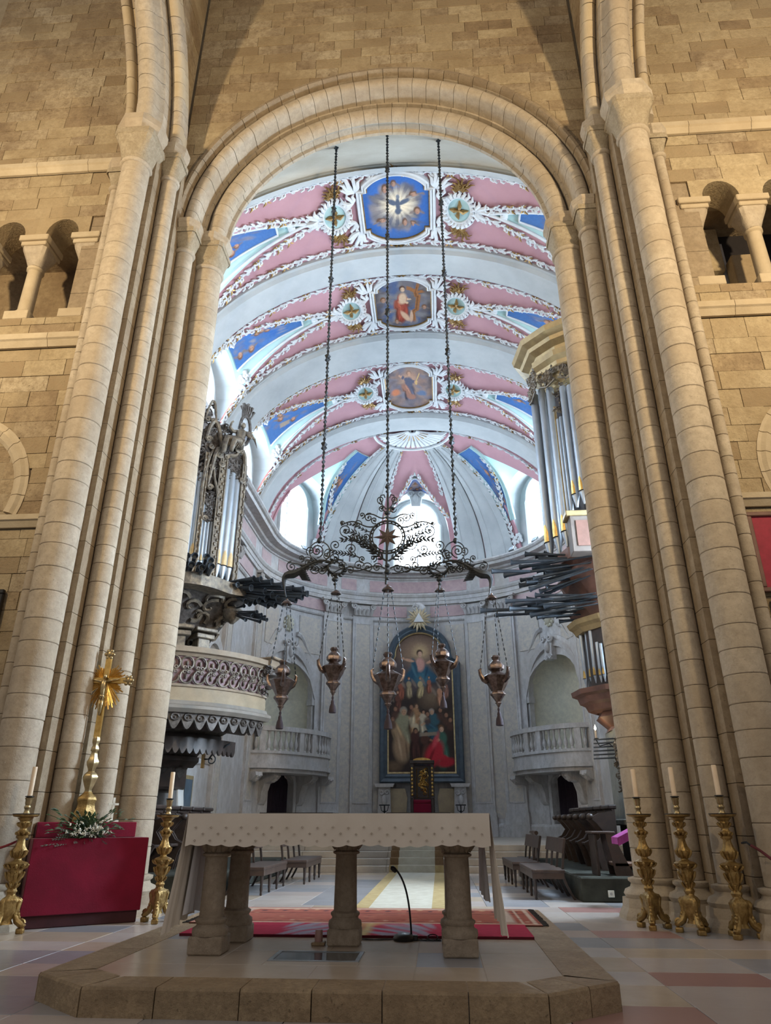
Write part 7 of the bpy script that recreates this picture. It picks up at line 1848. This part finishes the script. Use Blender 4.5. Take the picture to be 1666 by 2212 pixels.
m.ell(fX(.012, 3.125, .065), (.026, .028, .035), 8, 6); m.ell(fX(0, 2.845, .065), (.045, .03, .035), 8, 5); m.build('corpus', BRASS, CX, 1)
# flowers
FL = thing('flower_arrangement', fA(.66, 1.0, .15), 'low arrangement of green ferns and white blossoms on the crimson altar', 'flowers')
rg_ = random.Random(11); fl0 = Vector(fA(.66, 1.02, .12))
MB().lathe([(.12, 0), (.16, .02), (.15, .06), (.02, .07)], 12, tuple(fl0 + Vector((0, 0, -.02)))).build('bowl', DGREEN, FL)
def rnd_dir():
    a = rg_.uniform(-pi, pi); return Vector((cos(a) * rg_.uniform(.3, 1), sin(a) * .5 - .25, rg_.uniform(-.25, .75)))
m1, m2, m3 = MB(), MB(), MB()
for k in range(360):
    d = rnd_dir(); L = rg_.uniform(.12, .52) * (1.15 if abs(d.x) > .5 else .75); t_ = dA * d.x * L + Vector((0, -1, 0)) * abs(d.y) * L * .7 + Vector((0, 0, d.z * L * .85 + .05))
    p = fl0 + t_; tt = t_.normalized(); sd = tt.cross(Vector((0, 0, 1))); sd = sd.normalized() if sd.length > .01 else Vector((1, 0, 0)); l_ = rg_.uniform(.05, .10); w_ = l_ * .32; dn = Vector((0, 0, -.02))
    (m1 if k % 3 else m2).add([p - tt * l_ * .5, p + sd * w_ + dn * .3, p + tt * l_ * .7 + dn, p - sd * w_ + dn * .3, p + Vector((0, 0, .012))], [(0, 1, 4), (1, 2, 4), (2, 3, 4), (3, 0, 4)])
    if k % 4 == 0: m1.tube([fl0, fl0 + t_ * .5 + Vector((0, 0, .04)), p], .004, 4)
for k in range(24):
    d = rnd_dir(); t_ = (dA * d.x * .52 + Vector((0, -.14, 0)) + Vector((0, 0, d.z * .26))); tip = fl0 + t_ + Vector((0, -.05, -.05))
    for j in range(9):
        c0 = fl0.lerp(tip, .3 + .7 * j / 9); sd = Vector((t_.y, -t_.x, .3)).normalized() * .05 * (1 - j / 11)
        for s in (-1, 1): m2.add([c0, c0 + sd * s + t_ * .06, c0 + sd * s * .9 + t_ * .1, c0 + t_ * .04], [(0, 1, 2, 3)])
for k in range(56):
    d = rnd_dir(); L = rg_.uniform(.15, .40); p = fl0 + dA * (d.x * L + .08) + Vector((0, -.16 - .06 * rg_.random(), d.z * L * .5 + .03)); r_ = rg_.uniform(.008, .017)
    m3.ell(p, (r_, r_, r_ * .8), 6, 4)
    for q in range(3): m3.ell(p + Vector((rg_.uniform(-.02, .02), -.005, rg_.uniform(-.02, .02))), (r_ * .7, r_ * .7, r_ * .6), 5, 4)
m1.build('leaves', LEAF, FL); m2.build('fern_fronds', FERN, FL); m3.build('white_blossoms', PETAL, FL, 1)
WC = thing('small_white_cross', fA(.98, 1.19, .36), 'small white cross standing beside the flowers on the crimson altar', 'cross')
fw = lambda x, y, z: fA(.98 + x, z, .36 + y)
m = MB(); m.box(-.016, .016, -.012, .012, 1.21, 1.50, .002, fw); m.box(-.07, .07, -.012, .012, 1.40, 1.428, .002, fw); m.build('cross', PETAL, WC)
MB().box(-.09, .09, -.04, .04, 1.19, 1.212, .003, fw).build('foot', PETAL, WC)
# ---------------------------------------------------------------- benches
def make_bench():
    L, D = 2.05, .56
    t = thing('choir_bench', (0, 0, 0), 'x', 'bench', 'dark choir benches facing each other')
    # seat faces -x, long axis y, back at x=+D/2
    MB().box(-D / 2, D / 2, -L / 2, L / 2, .40, .455, .012).build('seat', BWOOD, t)
    m = MB(); m.box(-D / 2 + .01, -D / 2 + .04, -L / 2 + .02, L / 2 - .02, .31, .40); m.box(D / 2 - .05, D / 2 - .02, -L / 2 + .02, L / 2 - .02, .31, .40)
    for s in (-1, 1): m.box(-D / 2 + .04, D / 2 - .05, s * (L / 2 - .035) - .014, s * (L / 2 - .035) + .014, .31, .40)
    m.build('apron', BWOOD, t)
    for k in range(4):
        y = -L / 2 + .06 + (L - .12) * k / 3
        MB().lathe([(.016, 0), (.024, .02), (.018, .05), (.028, .09), (.024, .14), (.032, .30), (.036, .34), (.034, .40)], 8, (-D / 2 + .05, y, 0)).build('front_leg', DWOOD, t, 45)
        m = MB(); m.rings([[(x + dx, y + dy, z) for dx, dy in ((-.022, -.02), (.022, -.02), (.022, .02), (-.022, .02))] for x, z in ((D / 2 + .13, 0), (D / 2 + .07, .1), (D / 2 + .01, .22), (D / 2 - .03, .34), (D / 2 - .035, .44))]); m.build('sabre_leg', DWOOD, t)
        m = MB(); m.rings([[(x + dx, y + dy, z) for dx, dy in ((-.018, -.028), (.018, -.028), (.018, .028), (-.018, .028))] for x, z in ((D / 2 - .035, .44), (D / 2 - .01, .62), (D / 2 + .05, .92))]); m.build('back_post', DWOOD, t)
    m = MB(); m.rings([[(x + dx, y, z) for x, z, dx in ((D / 2 - .0, .70, -.03), (D / 2 + .052, .93, -.03), (D / 2 + .052, .93, .005), (D / 2 - .0, .70, .005))] for y in (-L / 2, L / 2)]); m.build('back_rail', BWOOD, t)
    return t
B0 = make_bench()
bs = [(2.60, 14.35, 0, 'dark wooden choir bench on the right, nearest the green carpeted step'), (2.48, 16.75, .02, 'dark wooden choir bench on the right, nearest the sanctuary steps'),
      (-2.62, 14.70, pi, 'dark wooden choir bench on the left, seen between the altar columns'), (-2.28, 17.10, pi + .0, 'dark wooden choir bench on the left, nearest the sanctuary steps')]
for k, (x, y, rz, lb) in enumerate(bs):
    if k == 0: B0.location = (x, y, 0); B0.rotation_euler = (0, 0, rz); B0['label'] = lb
    else: copy_tree(B0, (x, y, 0), rz, lb)
# ---------------------------------------------------------------- carpeted steps and choir stalls
for s, lb in ((1, 'dark green carpeted platform under the right choir stalls'), (-1, 'dark green carpeted platform under the left choir stalls')):
    x0, x1 = (3.06, 6.3) if s > 0 else (-6.2, -3.15)
    st_ = thing('stall_platform', ((x0 + x1) / 2, 16, 0), lb, 'platform', 'carpeted stall platforms')
    MB().box(x0, x1, 13.0, 19.6, 0, .36, .02).build('carpeted_step', DGREEN, st_)
    if s > 0:
        q = at(1321, 1931, 12.99); MB().box(q.x - .05, q.x + .05, 12.985, 13.0, q.z - .05, q.z + .05, .005).build('power_socket', PETAL, st_); MB().lathe([(.022, 0), (.022, .006), (.015, .007)], 10, (q.x, 12.985, q.z), axis=(0, -1, 0)).build('socket_insert', plain('socket_grey', (.5, .5, .48), .5), st_)
def make_stall():
    """one seat of the stalls, facing -x"""
    t = thing('choir_stall', (0, 0, 0), 'x', 'stall', 'carved dark choir stalls')
    MB().box(.36, .42, -.33, .33, 0, 1.05, .01).build('back', DWOOD, t); MB().box(-.02, .38, -.30, .30, .40, .45, .01).build('seat', DWOOD, t)
    for s in (-1, 1):
        m = MB(); pr = [(.40, 0), (.40, 1.02), (.10, .98), (-.06, .90), (.05, .80), (.16, .66), (.06, .52), (-.10, .45), (-.02, .30), (.06, 0)]
        m.rings([[(x, s * .33 + dy, z) for x, z in pr] for dy in (-.03, .03)]); m.build('arm_panel', DWOOD, t)
        MB().ell((-.06, s * .33, .92), (.07, .05, .06), 10, 8).build('arm_knob', DWOOD, t, 1)
    MB().box(.30, .46, -.34, .34, 1.05, 1.13, .02).build('top_rail', DWOOD, t)
    for k in range(3): MB().ell((.33, -.2 + .2 * k, .8), (.03, .03, .04), 8, 6).build('boss', DWOOD, t, 1)
    return t
S0_ = make_stall(); first = True
ORD = ('first', 'second', 'third', 'fourth', 'fifth', 'sixth', 'seventh')
for (x, y0, n_, rz, lab) in ((3.72, 15.05, 5, 0, 'right row, counted from the right pier'), (3.75, 19.0, 1, 0, 'right side standing alone at the sanctuary steps'), (-4.25, 13.4, 6, pi, 'left row, counted from the left pier')):
    for k in range(n_):
        lb = ('%s dark carved choir stall of the %s' % (ORD[k], lab)) if n_ > 1 else 'single dark carved choir stall of the ' + lab
        if first: S0_.location = (x, y0 + .77 * k, .36); S0_['label'] = lb; first = False
        else: copy_tree(S0_, (x, y0 + .77 * k, .36), rz, lb)
# prayer desk and slatted chair backs on the right
PD = thing('prayer_desk', (3.75, 13.55, .36), 'dark wooden kneeling desk standing on the green carpeted platform', 'kneeler')
MB().box(3.42, 3.47, 13.35, 13.85, .36, 1.0, .01).build('front_panel', DWOOD, PD); MB().box(3.38, 3.78, 13.32, 13.88, 1.0, 1.04, .01).build('desk_top', BWOOD, PD)
for y in (13.36, 13.84):
    m = MB(); m.rings([[(x, y + dy, z) for x, z in ((3.62, 1.0), (3.74, 1.0), (4.02, .36), (3.72, .36))] for dy in (-.02, .02)]); m.build('side_panel', BWOOD, PD)
MB().box(3.72, 4.1, 13.34, 13.86, .50, .56, .01).build('kneeling_board', plain('kneeler_wood', (.20, .11, .07), .5), PD)
def make_back():
    t = thing('scroll_topped_seat', (0, 0, 0), 'x', 'stall', 'low seats with scroll-topped backs')
    MB().box(-.2, .2, -.22, .22, 0, .42, .01).build('seat_box', DWOOD, t); MB().box(.16, .20, -.22, .22, .42, .92, .01).build('back', BWOOD, t)
    m = MB(); m.tube([(.18, -.24, .95), (.18, .24, .95)], .045, 8); m.build('rolled_top', BWOOD, t, 40)
    return t
K0 = make_back(); n_ = 0
for (x, y, z, lb) in ((2.85, 18.25, 0, 'low dark seat with rolled top at the right, nearer the benches'), (2.85, 18.8, 0, 'low dark seat with rolled top at the right, hard against the steps')):
    if n_ == 0: K0.location = (x, y, z); K0['label'] = lb
    else: copy_tree(K0, (x, y, z), .0, lb)
    n_ += 1
# purple cloth over a lectern, partly behind the right pier
LC = thing('draped_lectern', (3.75, 12.55, 0), 'lectern draped with a bright purple cloth beside the right pier', 'lectern')
MB().lathe([(.2, 0), (.2, .03), (.035, .06), (.03, 1.0)], 12, (3.86, 12.55, 0)).build('stand', IRON, LC)
fl_ = lambda x, y, z: (3.86 + x, 12.55 + y, 1.05 + z + x * .45)
MB().box(-.24, .24, -.2, .2, 0, .03, .005, fl_).build('desk', DWOOD, LC)
m = MB(); m.grid(lambda i, j: (3.86 - .27 + .54 * i, 12.55 - .22 - .005 * sin(i * 20), 1.085 + (-.27 + .54 * i) * .45 - .12 * j), 12, 3); m.grid(lambda i, j: (3.86 - .27 + .54 * i, 12.55 - .22 + .44 * j, 1.087 + (-.27 + .54 * i) * .45), 12, 3); m.grid(lambda i, j: (3.86 - .275, 12.55 - .22 + .44 * i, 1.087 - .27 * .45 - .1 * j), 8, 2)
m.build('purple_cloth', plain('magenta_cloth', (.36, .05, .27), .85), LC)
# rope barrier at the right edge
RB = thing('rope_barrier', (4.7, 9.0, .9), 'dark red barrier rope hooked to the right pier', 'rope')
q = at(1622, 1826, 9.0); e = at(1700, 1865, 8.6)
MB().tube(bez(tuple(q), tuple(q + Vector((.15, -.1, -.09))), tuple(e + Vector((-.1, .1, -.03))), tuple(e), 10), .016, 8).build('rope', plain('dark_red_rope', (.12, .02, .025), .85), RB, 1)
MB().tube([tuple(q + Vector((-.04, .14, .02))), tuple(q + Vector((-.02, .05, .03))), tuple(q)], .012, 6).build('hook', IRON, RB)
RL = thing('rope_barrier', (-4.9, 8.9, .9), 'red barrier rope hooked to the left pier beside the candlestick', 'rope')
q = at(35, 1818, 9.05); e = at(-60, 1835, 8.6)
MB().tube(bez(tuple(q), tuple(q + Vector((-.15, -.1, -.09))), tuple(e + Vector((.1, .1, -.03))), tuple(e), 10), .014, 8).build('rope', plain('red_rope', (.25, .03, .04), .85), RL, 1)
MB().tube([tuple(q + Vector((.03, .2, .02))), tuple(q + Vector((.01, .05, .03))), tuple(q)], .012, 6).build('hook', IRON, RL)
# framed pictures on the transept walls
def picture(x0, x1, z0, z1, mf, mc, lb):
    t = thing('framed_picture', ((x0 + x1) / 2, 9.95, z0), lb, 'picture'); y = 9.95; b = .07
    m = MB()
    for (a, c, d, e_) in ((x0, x1, z0, z0 + b), (x0, x1, z1 - b, z1), (x0, x0 + b, z0 + b, z1 - b), (x1 - b, x1, z0 + b, z1 - b)): m.box(a, c, y - .05, y + .02, d, e_, .012)
    m.build('frame', mf, t); MB().box(x0 + b, x1 - b, y - .01, y + .01, z0 + b, z1 - b).build('panel', mc, t)
picture(5.52, 6.35, 4.2, 5.45, OBROWN, plain('red_panel_print', (.36, .02, .05), .7), 'red panel in a brown frame high on the right transept wall')
picture(5.62, 6.5, 3.2, 4.12, BLACK, plain('dark_panel_print', (.05, .035, .03), .6), 'dark framed picture below the red panel on the right wall')
picture(-6.9, -5.86, 3.78, 4.5, BLACK, plain('brown_panel_print', (.10, .07, .05), .6), 'black framed picture at the left edge of the wall')
# tall side altar and leaning panel below the left gallery
SA = thing('side_altar', (-5.95, 19.0, .36), 'small gilt and marble side altar below the left gallery', 'side altar')
MB().box(-6.3, -5.75, 18.4, 19.6, .36, 2.6, .02).build('body', MARB, SA); MB().box(-6.3, -5.62, 18.25, 19.75, 2.6, 2.75, .03).build('cornice', MARB, SA)
MB().box(-5.76, -5.72, 18.6, 19.4, 1.1, 2.3, .01).build('gilt_frame', OGOLD, SA); MB().box(-5.73, -5.70, 18.72, 19.28, 1.2, 2.2).build('dark_panel', BFRAME, SA)
m = MB(); m.lathe([(.2, 2.75), (.12, 2.85), (.22, 3.0), (.26, 3.15), (.18, 3.3), (.05, 3.35)], 14, (-5.95, 19.0, 0)); m.build('urn', MARB, SA, 45)
LPN = thing('leaning_panel', (-5.4, 18.2, .36), 'tall pale panel leaning against the left chancel wall', 'panel')
MB().rbox((-5.55, 18.0, 1.75), (.05, .4, 2.7), 0, .01, 0, rad(-7)).build('board', STUCW, LPN)
HK = thing('iron_bracket', (-5.9, 17.6, 2.6), 'curled iron lamp bracket under the left gallery', 'bracket')
q = at(440, 1640, 17.0); m = MB(); m.tube([tuple(q + Vector((a, 0, b))) for a, b in [(0, 0), (.12, .0), (.25, .18), (.45, .25), (.6, .35)]], .02, 5); m.tube([tuple(q + Vector((a, 0, b))) for a, b in spiral(.18, -.02, .12, .02, 1.5, -6, 14)], .015, 5); m.build('scroll', IRON, HK, 1)
MB().box(q.x - .04, q.x + .02, q.y - .05, q.y + .05, q.z - .2, q.z + .12).build('back_plate', GILT, HK)
# arched recess in the left chancel wall, seen between organ and niche
AR = thing('arched_recess', (-6.3, 22.0, 3.6), parent=SIDE[-1])
fR = lambda u, v, w_: (-6.30 + w_, 21.6 + u, v)
MB().rings([[fR(r_ * cos(a), 5.2 + r_ * 1.25 * sin(a), w_) for a in [pi * i / 16 for i in range(17)]] for (r_, w_) in ((.95, .0), (.95, .12), (1.1, .16), (1.25, .10), (1.3, 0.0))], closed=False).build('archivolt', MARB, AR, 40)
MB().add([fR(.95, 2.8, .02)] + [fR(.95 * cos(a), 5.2 + 1.19 * sin(a), .02) for a in [pi * i / 16 for i in range(17)]] + [fR(-.95, 2.8, .02)], [tuple(range(19))]).build('recess_panel', stone('recess_stone', (.36, .32, .28), (.28, .25, .22), sc=2), AR)
